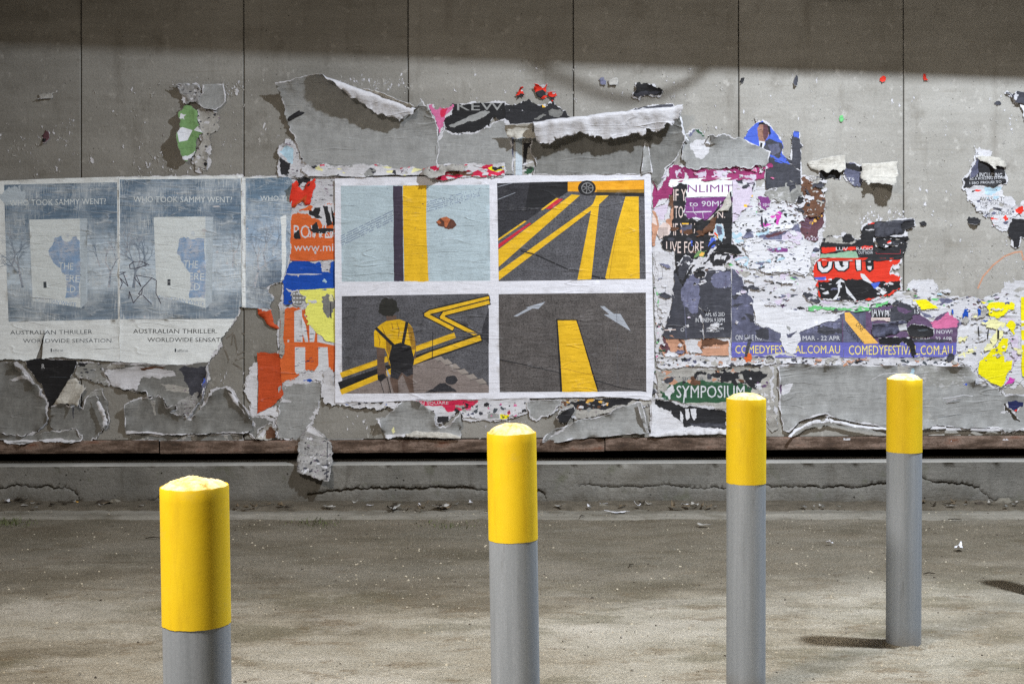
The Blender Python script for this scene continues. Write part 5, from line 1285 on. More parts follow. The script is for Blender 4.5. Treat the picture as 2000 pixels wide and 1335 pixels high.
ex = [('soft_white', text('JAWHI', 1700, 1738, 595, 618, 0, .03)), ('cream_letters', [kr([(800, 880), (950, 880), (950, 908), (800, 908)])]), ('type_grey', text('DIGITAL EXHIBITION', 1702, 1736, 622, 626, 0, .0)), ('charcoal', [jag(kr([(950, 770), (1100, 750), (1180, 830), (1090, 900), (950, 900)]), 2, 3)]), ('soft_white', text('15', 1785, 1794, 603, 612, 0, .04))]
lp('exhibition_print', [(1700, 594, 1), (1730, 590, 2), (1762, 590, 3), (1790, 600, 2), (1796, 612, 2), (1780, 618, 3), (1772, 630, 2), (1740, 630, 2), (1701, 627, 1)], .0125, 'black_ink', ex, tear=1.5, edge=2)
lp('photo_flap', kr([(800, 920), (1040, 890), (1080, 930), (1085, 980), (1000, 1010), (820, 1030), (805, 980)]), .015, 'slate', [('soft_white', [jag(kr([(1010, 930), (1080, 920), (1080, 990), (1040, 990)]), 1.5, 3)])], tear=1.5, folds=((1696, 652, 1780, 640, 20, 20, 40),))
lp('dark_lens_scrap', kr([(1080, 960), (1110, 930), (1200, 935), (1290, 970), (1285, 1020), (1150, 1030), (1095, 1010)]), .0145, 'black_ink', [('type_grey', [jag(kr([(1160, 970), (1240, 965), (1250, 980), (1180, 985)]), .8, 3)])], tear=1.2, edge=2, lift=.012)
lp('black_gash', kr([(860, 1040), (1000, 1030), (1110, 1030), (1150, 1150), (1130, 1190), (1100, 1100), (1040, 1060), (1020, 1090), (860, 1080)]), .014, 'black_clean', (), tear=2.5, edge=2)
# torn bottom edge of the patchwork
for (xa, xb, yy) in ((1284, 1430, 704), (1425, 1560, 702), (1555, 1700, 705), (1690, 1870, 705)):
    lp('ragged_bottom', [(xa, yy - 9), (xb, yy - 9), (xb + 4, yy + 8), ((xa + xb) / 2, yy + 10), (xa, yy + 11)], .0095 + .0006 * (xa % 5), 'pulp', flecks((xa, yy - 6, xb, yy + 10), 34, darks + ['pulp_dirty', 'tan', 'pulp_dirty'], 1.5, 6, 200 + xa, 1.6), tear=3.5, edge=0, lift=.016)
# second base to the right
b2 = flecks((1590, 560, 2000, 720), 240, ['pulp_dirty', 'charcoal', 'grey_scuffed', 'slate_scuffed', 'pulp_clean', 'pulp_dirty'], .9, 3.6, 591, 3.4) + flecks((1590, 560, 2000, 720), 90, whites + ['slate_scuffed'], 4, 14, 91, 3.5) + flecks((1600, 570, 1960, 600), 60, darks + ['wine', 'pulp_dirty', 'lime'], 1.2, 5, 92, 2.6) + flecks((1870, 600, 1960, 700), 36, ['lemon_faded', 'charcoal', 'pulp_dirty', 'blue', 'lemon_faded'], 1.5, 7, 93, 1.4)
lp('base_layer', [(1594, 592), (1604, 570), (1650, 582), (1700, 588), (1770, 570), (1812, 546), (1830, 556), (1826, 570), (1860, 580), (1920, 584), (1955, 572), (1962, 552), (1990, 548), (2030, 548), (2030, 742), (1990, 748), (1965, 756), (1940, 752), (1906, 748), (1900, 716), (1870, 712), (1600, 712)], .0045, 'pulp', b2, tear=4, grid=12, edge=3)
lp('green_fringe', kr([(300, 795), (440, 795), (600, 800), (720, 790), (810, 800), (860, 770), (940, 745), (930, 770), (850, 800), (760, 825), (500, 822), (310, 822)]), .0135, 'lime', flecks((1575, 590, 1735, 608), 20, ['pulp', 'charcoal', 'pulp'], 1.5, 5, 94), tear=2, edge=3.5, lift=.010)
# red "2018" print
rd = [('black_clean', [jag(k5([(100, 850), (240, 840), (350, 800), (440, 830), (600, 820), (740, 850), (900, 850), (1080, 850), (1085, 920), (960, 980), (850, 1020), (700, 1040), (570, 1075), (300, 1075), (130, 1040)]), 1.5, 3)])]
rd += [('black_clean', [k5(q)]) for q in ([(80, 610), (290, 610), (275, 700), (220, 750), (150, 755), (95, 710)], [(285, 610), (478, 610), (475, 690), (420, 735), (340, 730), (295, 690)], [(535, 590), (620, 590), (622, 720), (560, 730), (545, 700)], [(660, 590), (760, 585), (765, 700), (715, 740), (670, 710)])]
rd += [('soft_white', [k5(q)]) for q in ([(95, 610), (270, 610), (258, 690), (210, 735), (150, 740), (110, 700)], [(300, 610), (460, 610), (458, 680), (410, 718), (345, 715), (308, 680)], [(550, 590), (608, 590), (608, 710), (570, 716), (558, 690)], [(690, 600), (730, 600), (725, 620), (695, 620)], [(685, 665), (740, 665), (730, 710), (695, 705)])]
rd += [('black_clean', [k5(q)]) for q in ([(130, 610), (232, 610), (220, 670), (170, 695), (140, 665)], [(350, 610), (400, 612), (395, 650), (420, 660), (385, 680), (360, 650)])]
rd += [('red_orange', [k5([(148, 612), (210, 612), (205, 650), (170, 672), (150, 650)])])]
rd += [('soft_white', [k5(q)]) for q in ([(335, 840), (370, 815), (410, 840), (430, 900), (560, 1070), (540, 1075), (440, 980), (420, 860), (370, 850), (360, 960), (320, 1060), (265, 1070), (340, 980)], [(605, 750), (650, 760), (720, 840), (760, 870), (740, 880), (640, 830), (610, 790)], [(800, 900), (920, 970), (870, 1010), (780, 930)], [(150, 985), (220, 955), (235, 990), (190, 1000)])]
rd += [('bright_blue', [k5([(725, 870), (840, 850), (815, 900), (770, 935)])]), ('bright_blue', [k5([(50, 800), (195, 790), (200, 830), (60, 830)])])] + flecks((1700, 545, 1750, 560), 8, ['pulp', 'red'], 1, 4, 95) + flecks((1600, 545, 1640, 590), 14, ['pulp', 'slate_scuffed', 'pulp_clean'], 1.5, 6, 96)
lp('red_print', [(1590, 540, 3), (1592, 512, 2), (1602, 504, .6), (1760, 504, .6), (1756, 512, 3), (1740, 520, 3), (1736, 534, 3), (1757, 540, 2), (1757, 552, 1), (1758, 562, 3), (1740, 574, 3), (1720, 580, 3), (1690, 585, 3), (1674, 588, 2), (1630, 586, 2), (1604, 584, 3), (1596, 560, 3)], .0125, 'red_orange', rd, tear=1.5, edge=4)
bp = [('red', [jag(k5([(150, 440), (310, 440), (330, 465), (250, 500), (155, 505)]), 1.2, 3)]), ('red', [jag(k5([(390, 450), (555, 430), (560, 465), (490, 480), (420, 480)]), 1.2, 4)]), ('red', [jag(k5([(605, 440), (750, 425), (750, 455), (680, 470), (620, 465)]), 1.2, 5)]),
      ('sage', [jag(k5([(130, 520), (330, 515), (480, 490), (560, 500), (580, 560), (580, 572), (120, 572)]), 1.2, 3)]), ('soft_white', text('LUV', 1632, 1655, 482, 489, 0, .05)), ('soft_white', text('RADIO', 1672, 1704, 482, 489, 0, .05)), ('soft_white', text('OUT NOW', 1676, 1704, 490, 496, 0, .03)), ('soft_white', [k5([(110, 572), (600, 572), (600, 600), (100, 606)])]),
      ('print_red', stroke(k5([(790, 500), (790, 518), (1075, 518), (1078, 470)]), .5))]
bp += [('pulp', [jag(k5([(660, 230), (770, 225), (775, 240), (700, 245)]), 1.2, 3)]), ('red', [jag(k5([(690, 155), (770, 148), (770, 165), (700, 172)]), 1, 3)]), ('pulp_dirty', [jag(k5([(200, 330), (380, 300), (390, 380), (480, 390), (550, 350), (540, 390), (300, 390), (180, 385)]), 2, 6)])]
lp('black_print', [(1602, 478, 3), (1606, 466, 4), (1640, 462, 3), (1652, 456, 3), (1668, 468, 3), (1680, 460, 2), (1684, 444, 2), (1694, 436, 2), (1706, 434, 1), (1780, 428, 1), (1784, 430, 2), (1782, 444, 3), (1766, 448, 3), (1768, 466, 3), (1770, 480, 3), (1762, 496, 3), (1758, 506, 2), (1600, 508, 1)], .0115, 'black_ink', bp, tear=2, edge=4, lift=.012)
lp('charcoal_flap', k5([(770, 165), (1110, 120), (1230, 100), (1235, 130), (1110, 150), (1080, 190), (1095, 290), (770, 320)]), .0145, 'charcoal', (), tear=1.2, folds=((1820, 470, 1700, 450, 30, 20, 20),))
lp('crumpled_black', k5([(770, 330), (900, 310), (1140, 310), (1160, 360), (1120, 400), (1000, 420), (900, 450), (790, 430)]), .015, 'black_ink', flecks((1708, 462, 1770, 486), 20, ['pulp', 'charcoal', 'pulp_dirty', 'red'], 1, 4, 98), tear=2.5, edge=2, lift=.03)
lp('dark_oval_scrap', kr([(270, 690), (300, 680), (370, 710), (410, 750), (380, 765), (300, 740)]), .0135, 'charcoal', (), tear=1.5, edge=2)
# yellow prints at the right
lp('yellow_slip', k6([(5, 155), (170, 145), (250, 210), (320, 255), (110, 268)]), .0135, 'lemon', (), tear=1, edge=2.5)
lp('yellow_print', k6([(815, 168), (900, 190), (1085, 185), (1215, 195), (1215, 265), (1140, 280), (1090, 340), (990, 365), (940, 350), (910, 270), (870, 210)]), .0125, 'lemon', [('slate_scuffed', [jag(k6([(1100, 180), (1165, 165), (1160, 210), (1095, 215)]), 1, 3)])], tear=1.5, edge=3)
lp('yellow_scrap', k6([(1110, 440), (1180, 395), (1215, 410), (1220, 480), (1205, 520), (1225, 550), (1190, 580), (1160, 500), (1110, 480)]), .0125, 'lemon', (), tear=1.5, edge=3)
lp('blue_bar_scrap', k6([(595, 330), (620, 260), (668, 255), (668, 360), (640, 340), (600, 370)]), .012, 'blue', (), tear=.8, edge=1)
lp('blue_bar_scrap', k6([(775, 248), (810, 262), (815, 345), (778, 345)]), .012, 'blue', (), tear=.8, edge=1)
lp('blue_bar_scrap', k6([(468, 265), (487, 265), (485, 330), (472, 310)]), .012, 'blue', (), tear=.5, edge=1)
lp('pale_yellow_patch', k6([(870, 420), (960, 380), (1100, 420), (1110, 500), (1060, 610), (930, 720), (925, 620), (1000, 500), (880, 480)]), .012, 'lemon_faded', [('type_black', [k6([(1010, 495), (1035, 495), (1032, 620), (1008, 620)])])], tear=2, edge=0)
for q in ([(780, 465), (790, 465), (805, 600), (795, 600)], [(898, 505), (912, 505), (905, 610), (893, 610)]): lp('letter_sliver', jag(k6(q), .8, 4), .012, 'type_black', (), tear=.5, edge=0)
lp('yellow_print', k6([(785, 1030), (800, 880), (870, 830), (1020, 690), (1085, 600), (1140, 610), (1140, 680), (1115, 740), (1075, 760), (1090, 820), (1100, 890), (1190, 870), (1175, 980), (1120, 1040), (1090, 1150), (1050, 1185), (990, 1150)]), .013, 'lemon', [('pulp', [jag(k6([(1080, 760), (1190, 780), (1180, 820), (1110, 820)]), 1.5, 3)]), ('slate_scuffed', [blob(1945, 683, 2.5, 3, 3)])], tear=1.5, edge=4, label='large torn lemon yellow piece')
lp('magenta_scrap', k6([(1090, 1160), (1150, 1065), (1225, 1080), (1190, 1140)]), .0135, 'hot_pink', (), tear=1.2, edge=2)
lp('pink_drips', k6([(1160, 600), (1240, 570), (1250, 760), (1200, 900), (1180, 1000), (1165, 990), (1215, 830), (1150, 760), (1240, 740), (1180, 680)]), .0128, 'lilac', flecks((1965, 620, 1990, 730), 22, ['hot_pink', 'charcoal', 'pulp'], 1.2, 4, 99), tear=2, edge=2)
lp('yellow_margin', [(1993, 580, .5), (2030, 580, .5), (2030, 735, .5), (1996, 735, 1), (1994, 690, .6)], .0128, 'lemon', [('pulp_clean', [k6([(1290, 400), (1335, 400), (1335, 425), (1290, 425)])]), ('pulp_clean', [k6([(1290, 470), (1335, 460), (1335, 510), (1290, 510)])]), ('pulp_clean', [k6([(1290, 630), (1335, 630), (1335, 685), (1290, 685)])]), ('lime', [jag(blob(1998, 742, 8, 9, 3), 2, 3)])], tear=.8, edge=2)
lp('blue_specks', k6([(680, 1060), (700, 980), (780, 860), (790, 930), (720, 1000), (730, 1060), (600, 1165), (680, 1140), (690, 1100)]), .012, 'pulp', flecks((1885, 700, 1912, 755), 16, ['bright_blue', 'slate_scuffed', 'blue'], 1, 4, 97), tear=2, edge=2)

# loose shreds standing off the patchwork
def shreds(x0, y0, x1, y1, n_, sd_, cols, off0, avoid=()):
    rr = random.Random(sd_)
    for i in range(n_):
        x, y = rr.uniform(x0, x1), rr.uniform(y0, y1)
        if any(a <= x <= c and b <= y <= d for a, b, c, d in avoid): continue
        w_ = 2.2 * 5.5 ** (rr.random() ** 1.3); h_ = w_ * rr.uniform(.2, .6)
        lp('paper_shred', blob(x, y, w_, h_, sd_ * 100 + i, 6, rr.uniform(-.5, .5), .6), off0 + rr.uniform(0, .003), rr.choice(cols), (), tear=1.6, grid=5, edge=2.2 if rr.random() < .5 else 0, lift=rr.uniform(.003, .012), lift_w=6)
wc = ['pulp', 'pulp_clean', 'pulp_clean', 'pulp_flecked', 'pulp_clean', 'pulp_flecked', 'charcoal', 'pulp', 'slate_scuffed', 'black_ink', 'lilac', 'pulp', 'pulp_clean']
TXTB = ((1430, 650, 1870, 700), (1310, 355, 1430, 500), (1590, 480, 1710, 580), (1640, 600, 1720, 670))
shreds(1435, 400, 1600, 600, 75, 41, wc, .014, TXTB)
shreds(1285, 500, 1440, 700, 34, 42, wc, .014, TXTB)
shreds(1590, 560, 1970, 612, 44, 43, wc + ['lime', 'wine', 'sky_pale'], .015, TXTB)
shreds(1870, 600, 1985, 712, 26, 44, ['pulp', 'pulp_clean', 'lemon_faded', 'pulp_dirty', 'grey_scuffed'], .014)
shreds(1275, 560, 1300, 770, 22, 45, ['charcoal', 'pulp_dirty', 'black_ink', 'pulp', 'dark_green'], .008)
shreds(1290, 325, 1510, 350, 20, 46, ['magenta', 'pulp', 'lilac', 'pink', 'pulp_clean'], .012)
shreds(1290, 696, 1880, 714, 50, 47, ['pulp', 'pulp_dirty', 'charcoal', 'pulp_clean', 'tan'], .014)
shreds(1560, 345, 1612, 430, 22, 48, ['charcoal', 'pulp', 'brown_ink', 'pulp_dirty', 'black_ink'], .016)
# ---------------------------------------------------------------- upper right of the patchwork
sheet('pale_paper_peel', [(1338, 262, 2), (1352, 252, 3), (1372, 258, 3), (1390, 264, 3), (1408, 260, 2), (1436, 272, 2), (1448, 270, 1), (1490, 290, 1), (1505, 296, 1), (1500, 318, 2), (1494, 326, 2), (1478, 322, 3), (1460, 330, 3), (1430, 325, 3), (1400, 330, 3), (1345, 330, 3), (1330, 312, 2)], .017, 'grey_paper',
      [('pulp', [jag(z(960, 100, 4, [(1550, 720), (1600, 690), (1700, 700), (1690, 800), (1640, 845), (1590, 810)]), 2, 3)]), ('dark_green', [jag(z(960, 100, 4, [(1590, 610), (1640, 600), (1700, 650), (1650, 670), (1610, 640)]), 1.5, 4)]), ('slate_scuffed', [jag(z(960, 100, 4, [(1520, 640), (1560, 605), (1590, 620), (1550, 670)]), 1.5, 5)])], tear=2, lift=.014,
      folds=((1400, 302, 1452, 268, 30, 30, 30, .0, .9),), thick=.0016, label='pale grey peeling sheet over the magenta strip, below bare concrete', cat='poster scrap')
fc = [('skin_print', [jag(z(1400, 100, 3.333, [(262, 500), (280, 475), (325, 480), (338, 520), (330, 560), (310, 590), (275, 585), (265, 540)]), .6, 3)]), ('black_clean', [jag(z(1400, 100, 3.333, [(262, 490), (275, 465), (310, 460), (340, 480), (350, 530), (345, 560), (335, 525), (322, 482), (285, 478)]), .6, 4)]),
      ('wine', [z(1400, 100, 3.333, [(300, 480), (325, 482), (336, 520), (328, 560), (312, 585), (300, 560)])]), ('black_clean', stroke(z(1400, 100, 3.333, [(275, 512), (290, 510)]), .9)), ('black_clean', stroke(z(1400, 100, 3.333, [(303, 510), (320, 510)]), .9)), ('brown_ink', stroke(z(1400, 100, 3.333, [(284, 556), (308, 556)]), 1.0)), ('brown_ink', stroke(z(1400, 100, 3.333, [(296, 520), (298, 538)]), 1.0)),
      ('soft_white', [z(1400, 100, 3.333, [(272, 585), (315, 590), (300, 640), (278, 640)])]), ('black_clean', [z(1400, 100, 3.333, [(282, 595), (296, 600), (290, 640), (276, 640)])]), ('charcoal', [jag(z(1400, 100, 3.333, [(320, 580), (345, 570), (420, 600), (425, 640), (400, 700), (300, 640)]), 1, 3)]), ('slate', [jag(z(1400, 100, 3.333, [(330, 610), (400, 600), (415, 650), (360, 680)]), 1, 3)])]
sheet('portrait_scrap', z(1400, 100, 3.333, [(172, 570), (200, 520), (260, 468), (300, 458), (345, 490), (400, 560), (425, 600), (420, 660), (470, 730), (500, 760), (380, 720), (300, 645), (230, 610)]), .0115, 'bright_blue', fc, tear=1.2, edge=3, label='scrap with a man in suit and tie on violet blue', cat='poster scrap')
sheet('dark_print_scrap', z(1400, 100, 3.333, [(350, 690), (420, 720), (490, 740), (545, 780), (545, 870), (320, 895), (320, 760)]), .0125, 'charcoal', (), tear=1.5, edge=3, label='charcoal print remnant under the portrait scrap', cat='poster scrap')
sheet('violet_finger_scrap', z(1400, 100, 3.333, [(485, 560), (500, 520), (535, 530), (540, 600), (555, 620), (540, 640), (542, 770), (490, 745)]), .011, 'charcoal', [('bright_blue', [jag(z(1400, 100, 3.333, [(500, 520), (535, 530), (535, 570), (500, 560)]), 1, 3)])], tear=1.5, edge=2, label='upright finger of violet and charcoal paper beside the portrait scrap', cat='poster scrap')
# white flaps
sheet('white_paper_flap', [(1577, 316, 1), (1612, 309, 1), (1650, 303, 1), (1650, 330, 2), (1640, 338, 3), (1612, 338, 2), (1600, 334, 3), (1590, 332, 2), (1582, 328, 2)], .014, 'pulp_back', (), tear=1.2, thick=.002, lift=.03, folds=((1660, 312, 1570, 326, 30, 30, 70),), label='white folded-down paper flap on bare concrete, over a black shadowed scrap', cat='paper flap', group='white flaps on bare concrete')
sheet('black_scrap', [(1600, 334), (1640, 334), (1640, 352), (1625, 346), (1606, 354), (1602, 348)], .006, 'black_clean', (), tear=1.2, edge=1, label='black printed scrap under the white folded flap', cat='poster scrap')
sheet('lettered_scrap', [(1650, 318), (1670, 320), (1686, 324), (1688, 345), (1680, 362), (1668, 364), (1656, 352), (1648, 340)], .008, 'slate', [('soft_white', text('ITS', 1652, 1668, 346, 351, .1, .03)), ('soft_white', text('AR', 1658, 1668, 354, 359, .1, .03)), ('black_ink', [jag([(1650, 318), (1688, 322), (1684, 336), (1652, 328)], 1.5, 3)])], tear=2, edge=3, label='small lettered black scrap between two white flaps', cat='poster scrap')
sheet('white_paper_flap', [(1680, 320, 1), (1720, 318, 1), (1752, 315, 1), (1750, 345, 2), (1745, 365, 3), (1732, 380, 3), (1718, 376, 3), (1702, 364, 3), (1690, 372, 4), (1682, 352, 3)], .014, 'pulp_back', (), tear=2, thick=.002, lift=.03, folds=((1760, 318, 1675, 326, 40, 40, 62),), label='larger white paper flap hanging in points beside the wall joint', cat='paper flap', group='white flaps on bare concrete')
# lettered scraps far right
hs = [('soft_white', text('HITS INCLUDING', 1893, 1956, 336, 345, .03, .035)), ('soft_white', text('AS A ROLLING STONE', 1893, 1962, 347, 352, -.04, .03)), ('soft_white', text('I SBO PROUD TO', 1893, 1955, 355, 360, -.04, .03)), ('slate', [jag(z(1400, 100, 3.333, [(1680, 700), (1700, 700), (1700, 790), (1640, 830), (1660, 760)]), 1.5, 3)])]
sheet('song_poster_scrap', z(1400, 100, 3.333, [(1680, 690), (1720, 690), (1860, 740), (1870, 790), (1885, 860), (1780, 880), (1640, 885), (1605, 890), (1600, 830), (1650, 790), (1670, 740)]), .010, 'black_ink', hs, tear=2, edge=4, lift=.014, label='black scrap with white song titles above the ticket poster scrap', cat='poster scrap')
sheet('white_paper_flap', z(1400, 100, 3.333, [(1680, 690), (1720, 680), (1800, 690), (1875, 725), (1860, 760), (1800, 760), (1790, 790), (1750, 730)]), .016, 'pulp_back', (), tear=2, thick=.002, folds=((1970, 316, 1895, 300, 20, 20, 60),), label='white flap drooping over the song titles', cat='paper flap', group='white flaps on bare concrete')
sk = [('type_black', text('AVASKET', 1912, 1958, 384, 393, 0, .03)), ('type_black', text('Nov', 1915, 1928, 402, 408, 0, .02)), ('type_black', text('RAHSOUNDOR', 1916, 1976, 412, 419, .02, .02)), ('type_black', text('WED', 1922, 1940, 420, 427, 0, .02)), ('type_black', text('THE SOUNDS', 1912, 1972, 394, 400, 0, .02)), ('red', [jag(blob(1963, 425, 5, 5, 5), 2, 3)]), ('red', [jag(blob(1992, 410, 8, 7, 6), 2, 3)]), ('sky_pale', [jag(blob(1935, 374, 18, 8, 7), 2, 3)])] + flecks((1890, 370, 1985, 450), 50, ['charcoal', 'slate', 'sky_pale', 'pulp_dirty', 'red', 'black_ink'], 1.2, 4.5, 101)
sheet('ticket_poster_scrap', z(1400, 100, 3.333, [(1620, 890), (1860, 870), (1870, 950), (1940, 1000), (2010, 980), (2010, 1080), (1910, 1090), (1895, 1160), (1850, 1170), (1790, 1140), (1780, 1080), (1720, 1050), (1660, 990), (1630, 940)]), .007, 'pulp', sk, tear=4, edge=3, lift=.012, label='frayed white ticket poster scrap with black lettering below the song titles', cat='poster scrap')
sheet('white_tuft', z(1400, 100, 3.333, [(1672, 605), (1690, 640), (1712, 625), (1740, 640), (1790, 655), (1795, 690), (1720, 695), (1680, 690)]), .008, 'pulp', [('type_black', text('SL', 1903, 1912, 297, 303, 0, .03))], tear=2, edge=0, lift=.012, label='white torn tuft above the song titles', cat='poster scrap')
sheet('black_poster_scrap', [(1970, 440), (1978, 426), (2020, 424), (2020, 470), (1992, 462), (1988, 482), (1980, 484), (1976, 468), (1968, 460)], .010, 'black_ink', (), tear=2, edge=3, label='black scrap hanging below the ticket poster', cat='poster scrap')
sheet('black_poster_scrap', [(1962, 182), (1974, 186), (1984, 178), (2020, 182), (2020, 206), (1996, 204), (1978, 202), (1976, 192)], .010, 'charcoal', [('pulp', [jag(blob(1982, 190, 6, 7, 4), 2, 3)])], tear=2, edge=3, lift=.03, label='charcoal and white scrap high on the wall above the song titles', cat='poster scrap')
sheet('hanging_white_strip', [(1990, 204), (2014, 204), (2012, 240), (2000, 242), (1996, 224)], .012, 'pulp_clean', (), tear=1.5, edge=0, lift=.03, label='white paper strip hanging under the high charcoal scrap', cat='poster scrap')

# ---------------------------------------------------------------- lower band of torn layers
b6 = lambda pts: z(0, 600, 4, pts)
b7 = lambda pts: z(420, 600, 4, pts)
b8 = lambda pts: z(850, 600, 4, pts)
b9 = lambda pts: z(1200, 600, 4, pts)
b10 = lambda pts: z(1600, 600, 4.983, pts)
# below the book posters
sheet('black_letter_print', b6([(200, 410), (240, 400), (600, 410), (590, 470), (540, 560), (480, 660), (420, 770), (400, 800), (375, 720), (330, 600), (260, 520), (215, 470)]), .006, 'black_clean', [('soft_white', text('R', 82, 88, 710, 719, 0, .0)), ('type_grey', stroke(b6([(390, 542), (530, 545)]), .7))], tear=1.5, edge=2, label='black print with a small white R under the slit book poster', cat='poster scrap')
sheet('grey_layer', b6([(-60, 430, 0), (60, 430, 2), (130, 430, 3), (190, 470, 2), (250, 560, 3), (330, 640, 3), (365, 720, 3), (385, 860, 2), (370, 900, 2), (300, 960, 3), (200, 1000, 2), (130, 990, 2), (-60, 960, 0)]), .009, 'grey_paper_dim', [('pulp', [jag(b6([(70, 565), (170, 530), (235, 552), (150, 560)]), 1.5, 3)]), ('pulp_dirty', [jag(b6([(140, 430), (190, 430), (180, 500), (150, 490)]), 2, 3)])], tear=2, edge=3, lift=.055, lift_w=26, label='dim grey paper flap beside the black letter print, under the slit poster', cat='poster scrap')
sheet('grey_layer', b6([(-60, 970, 0), (100, 985, 2), (200, 1000, 2), (330, 985, 2), (450, 960, 2), (600, 940, 2), (650, 990, 2), (640, 1045, 3), (450, 1050, 3), (250, 1055, 3), (60, 1050, 3), (-60, 1040, 0)]), .013, 'grey_paper_dim', [('pulp', [jag(b6([(20, 1030), (300, 1040), (600, 1035), (600, 1052), (20, 1055)]), 2, 3)])], tear=2, lift=.02, folds=((660 / 4, 600 + 1010 / 4, -20, 600 + 1020 / 4, 10, 10, 55),), label='bottom grey lip of paper curling over the rusty channel below the black letter print', cat='paper curl', group='curled bottom paper lips')
sheet('white_back_flap', b6([(420, 765, 1), (470, 690, 1), (540, 570, 1), (600, 550, 2), (640, 600, 2), (690, 620, 2), (660, 700, 2), (660, 785, 2), (590, 755, 2), (500, 745, 1)]), .016, 'pulp_back', (), tear=1.5, thick=.002, lift=.02, folds=((170, 730, 100, 800, 30, 30, 45),), label='white backed triangular flap peeling beside the black letter print', cat='paper flap')
sheet('grey_layer', b6([(405, 770, 2), (500, 750, 2), (600, 755, 2), (650, 790, 2), (680, 700, 2), (760, 640, 3), (800, 620, 2), (825, 700, 2), (850, 800, 2), (860, 920, 3), (800, 970, 3), (720, 1040, 3), (640, 1045, 2), (600, 940, 2), (450, 960, 2), (390, 900, 2)]), .011, 'grey_paper_dim', [('grey_scuffed', [jag(b6([(620, 560), (760, 560), (800, 660), (700, 700), (620, 640)]), 3, 3)]), ('charcoal', [jag(b6([(570, 770), (585, 770), (580, 870), (575, 860)]), .5, 3)])], tear=2, edge=2, lift=.015, folds=((225, 760, 190, 880, 26, 20, 62),), label='dim grey paper layer with a lifted white lip below the book posters', cat='poster scrap')
sheet('white_lip', b6([(770, 675), (785, 700), (800, 740), (835, 800), (845, 840), (860, 915), (815, 930), (820, 870), (790, 800), (768, 740)]), .050, 'pulp_clean', (), tear=1.5, thick=.002, folds=((216, 840, 190, 765, 10, 10, 50),), label='bright white torn lip on the dim grey layer', cat='paper curl')
sheet('tape_patch_scrap', b6([(620, 430, 2), (770, 430, 2), (800, 470, 2), (840, 560, 3), (850, 610, 3), (790, 590, 2), (740, 580, 2), (690, 560, 1), (610, 540, 2), (605, 480, 2)]), .010, 'grey_scuffed', [('grey_paper', [b6([(692, 480), (745, 478), (750, 550), (695, 548)])])] + flecks((155, 708, 210, 750), 20, ['black_ink', 'charcoal', 'pulp'], 1.2, 5, 301), tear=3, edge=2, label='scuffed patch with a grey square below the first book poster', cat='poster scrap')
sheet('scuffed_layer', b6([(820, 480, 2), (900, 430, 1), (1100, 440, 1), (1400, 445, 1), (1640, 425, 2), (1630, 520, 2), (1600, 640, 2), (1560, 740, 3), (1480, 850, 3), (1440, 845, 3), (1330, 810, 3), (1390, 760, 2), (1310, 760, 3), (1250, 690, 2), (1160, 690, 3), (1110, 650, 2), (980, 640, 2), (870, 600, 2)]), .010, 'grey_paper_dim',
      [('pulp', [jag(b6([(830, 480), (1000, 470), (1360, 500), (1380, 530), (1120, 540), (1080, 640), (950, 625), (870, 600)]), 3, 3)]), ('pulp_dirty', [jag(b6([(1250, 600), (1500, 630), (1540, 660), (1300, 650)]), 2, 5)]), ('charcoal', [jag(b6([(1400, 480), (1640, 440), (1620, 560), (1560, 700), (1480, 760), (1480, 640)]), 4, 6)]), ('pulp_furry', [jag(b6([(1400, 730), (1540, 660), (1560, 740), (1480, 840), (1400, 830)]), 4, 7)]), ('pulp_dirty', [jag(b6([(830, 430), (1000, 430), (980, 470), (840, 470)]), 2, 8)]), ('brown_ink', [jag(b6([(1100, 470), (1300, 465), (1280, 480), (1110, 490)]), 2, 9)])],
      tear=2, edge=3, lift=.05, lift_w=22, label='scuffed white and grey layer under the scrawled book poster', cat='poster scrap')
sheet('blue_edge_scrap', b6([(1580, 600), (1600, 550), (1630, 520), (1625, 580), (1600, 650), (1585, 730), (1575, 690)]), .020, 'slate_scuffed', [('bright_blue', [jag(b6([(1590, 550), (1620, 530), (1610, 580), (1585, 610)]), 1, 3)])], tear=2, edge=2, label='sliver with a blue corner on the edge of the scuffed layer', cat='poster scrap')
sheet('grey_layer', b6([(990, 750, 1), (1100, 710, 2), (1200, 690, 2), (1260, 700, 2), (1310, 770, 2), (1380, 770, 2), (1340, 815, 2), (1440, 850, 2), (1490, 870, 2), (1560, 800, 3), (1630, 700, 3), (1680, 640, 2), (1770, 620, 2), (1850, 700, 2), (1950, 830, 2), (1980, 880, 2), (1990, 950, 2), (1900, 975, 2), (1500, 985, 2), (1300, 990, 2), (990, 985, 1)]), .0085, 'grey_paper_dim', [('pulp_dirty', [jag(b6([(1190, 720), (1220, 730), (1220, 840), (1205, 830)]), 2, 3)]), ('pulp', [jag(b6([(1000, 960), (1400, 980), (1850, 965), (1850, 985), (1000, 992)]), 2, 4)])], tear=1.5, edge=3, lift=.055, lift_w=26, label='long dim grey layer below the scuffed one, above the channel', cat='poster scrap')
sheet('white_lip', b6([(1770, 620), (1800, 640), (1870, 730), (1950, 825), (1940, 838), (1880, 780), (1800, 680)]), .028, 'pulp', (), tear=1.2, thick=.002, folds=((490, 812, 440, 752, 8, 8, 45),), label='thin diagonal white lip beneath the marker scrawl', cat='paper curl')
sheet('grey_layer', b6([(1020, 990, 1), (1400, 995, 1), (1900, 985, 1), (1910, 1040, 2), (1600, 1045, 2), (1040, 1035, 2)]), .006, 'grey_paper_dim', flecks((260, 850, 470, 860), 14, ['grey_scuffed', 'pulp_dirty'], 2, 6, 302), tear=1.5, edge=0, label='narrow dark grey strip of paper just above the rusty channel', cat='poster scrap')
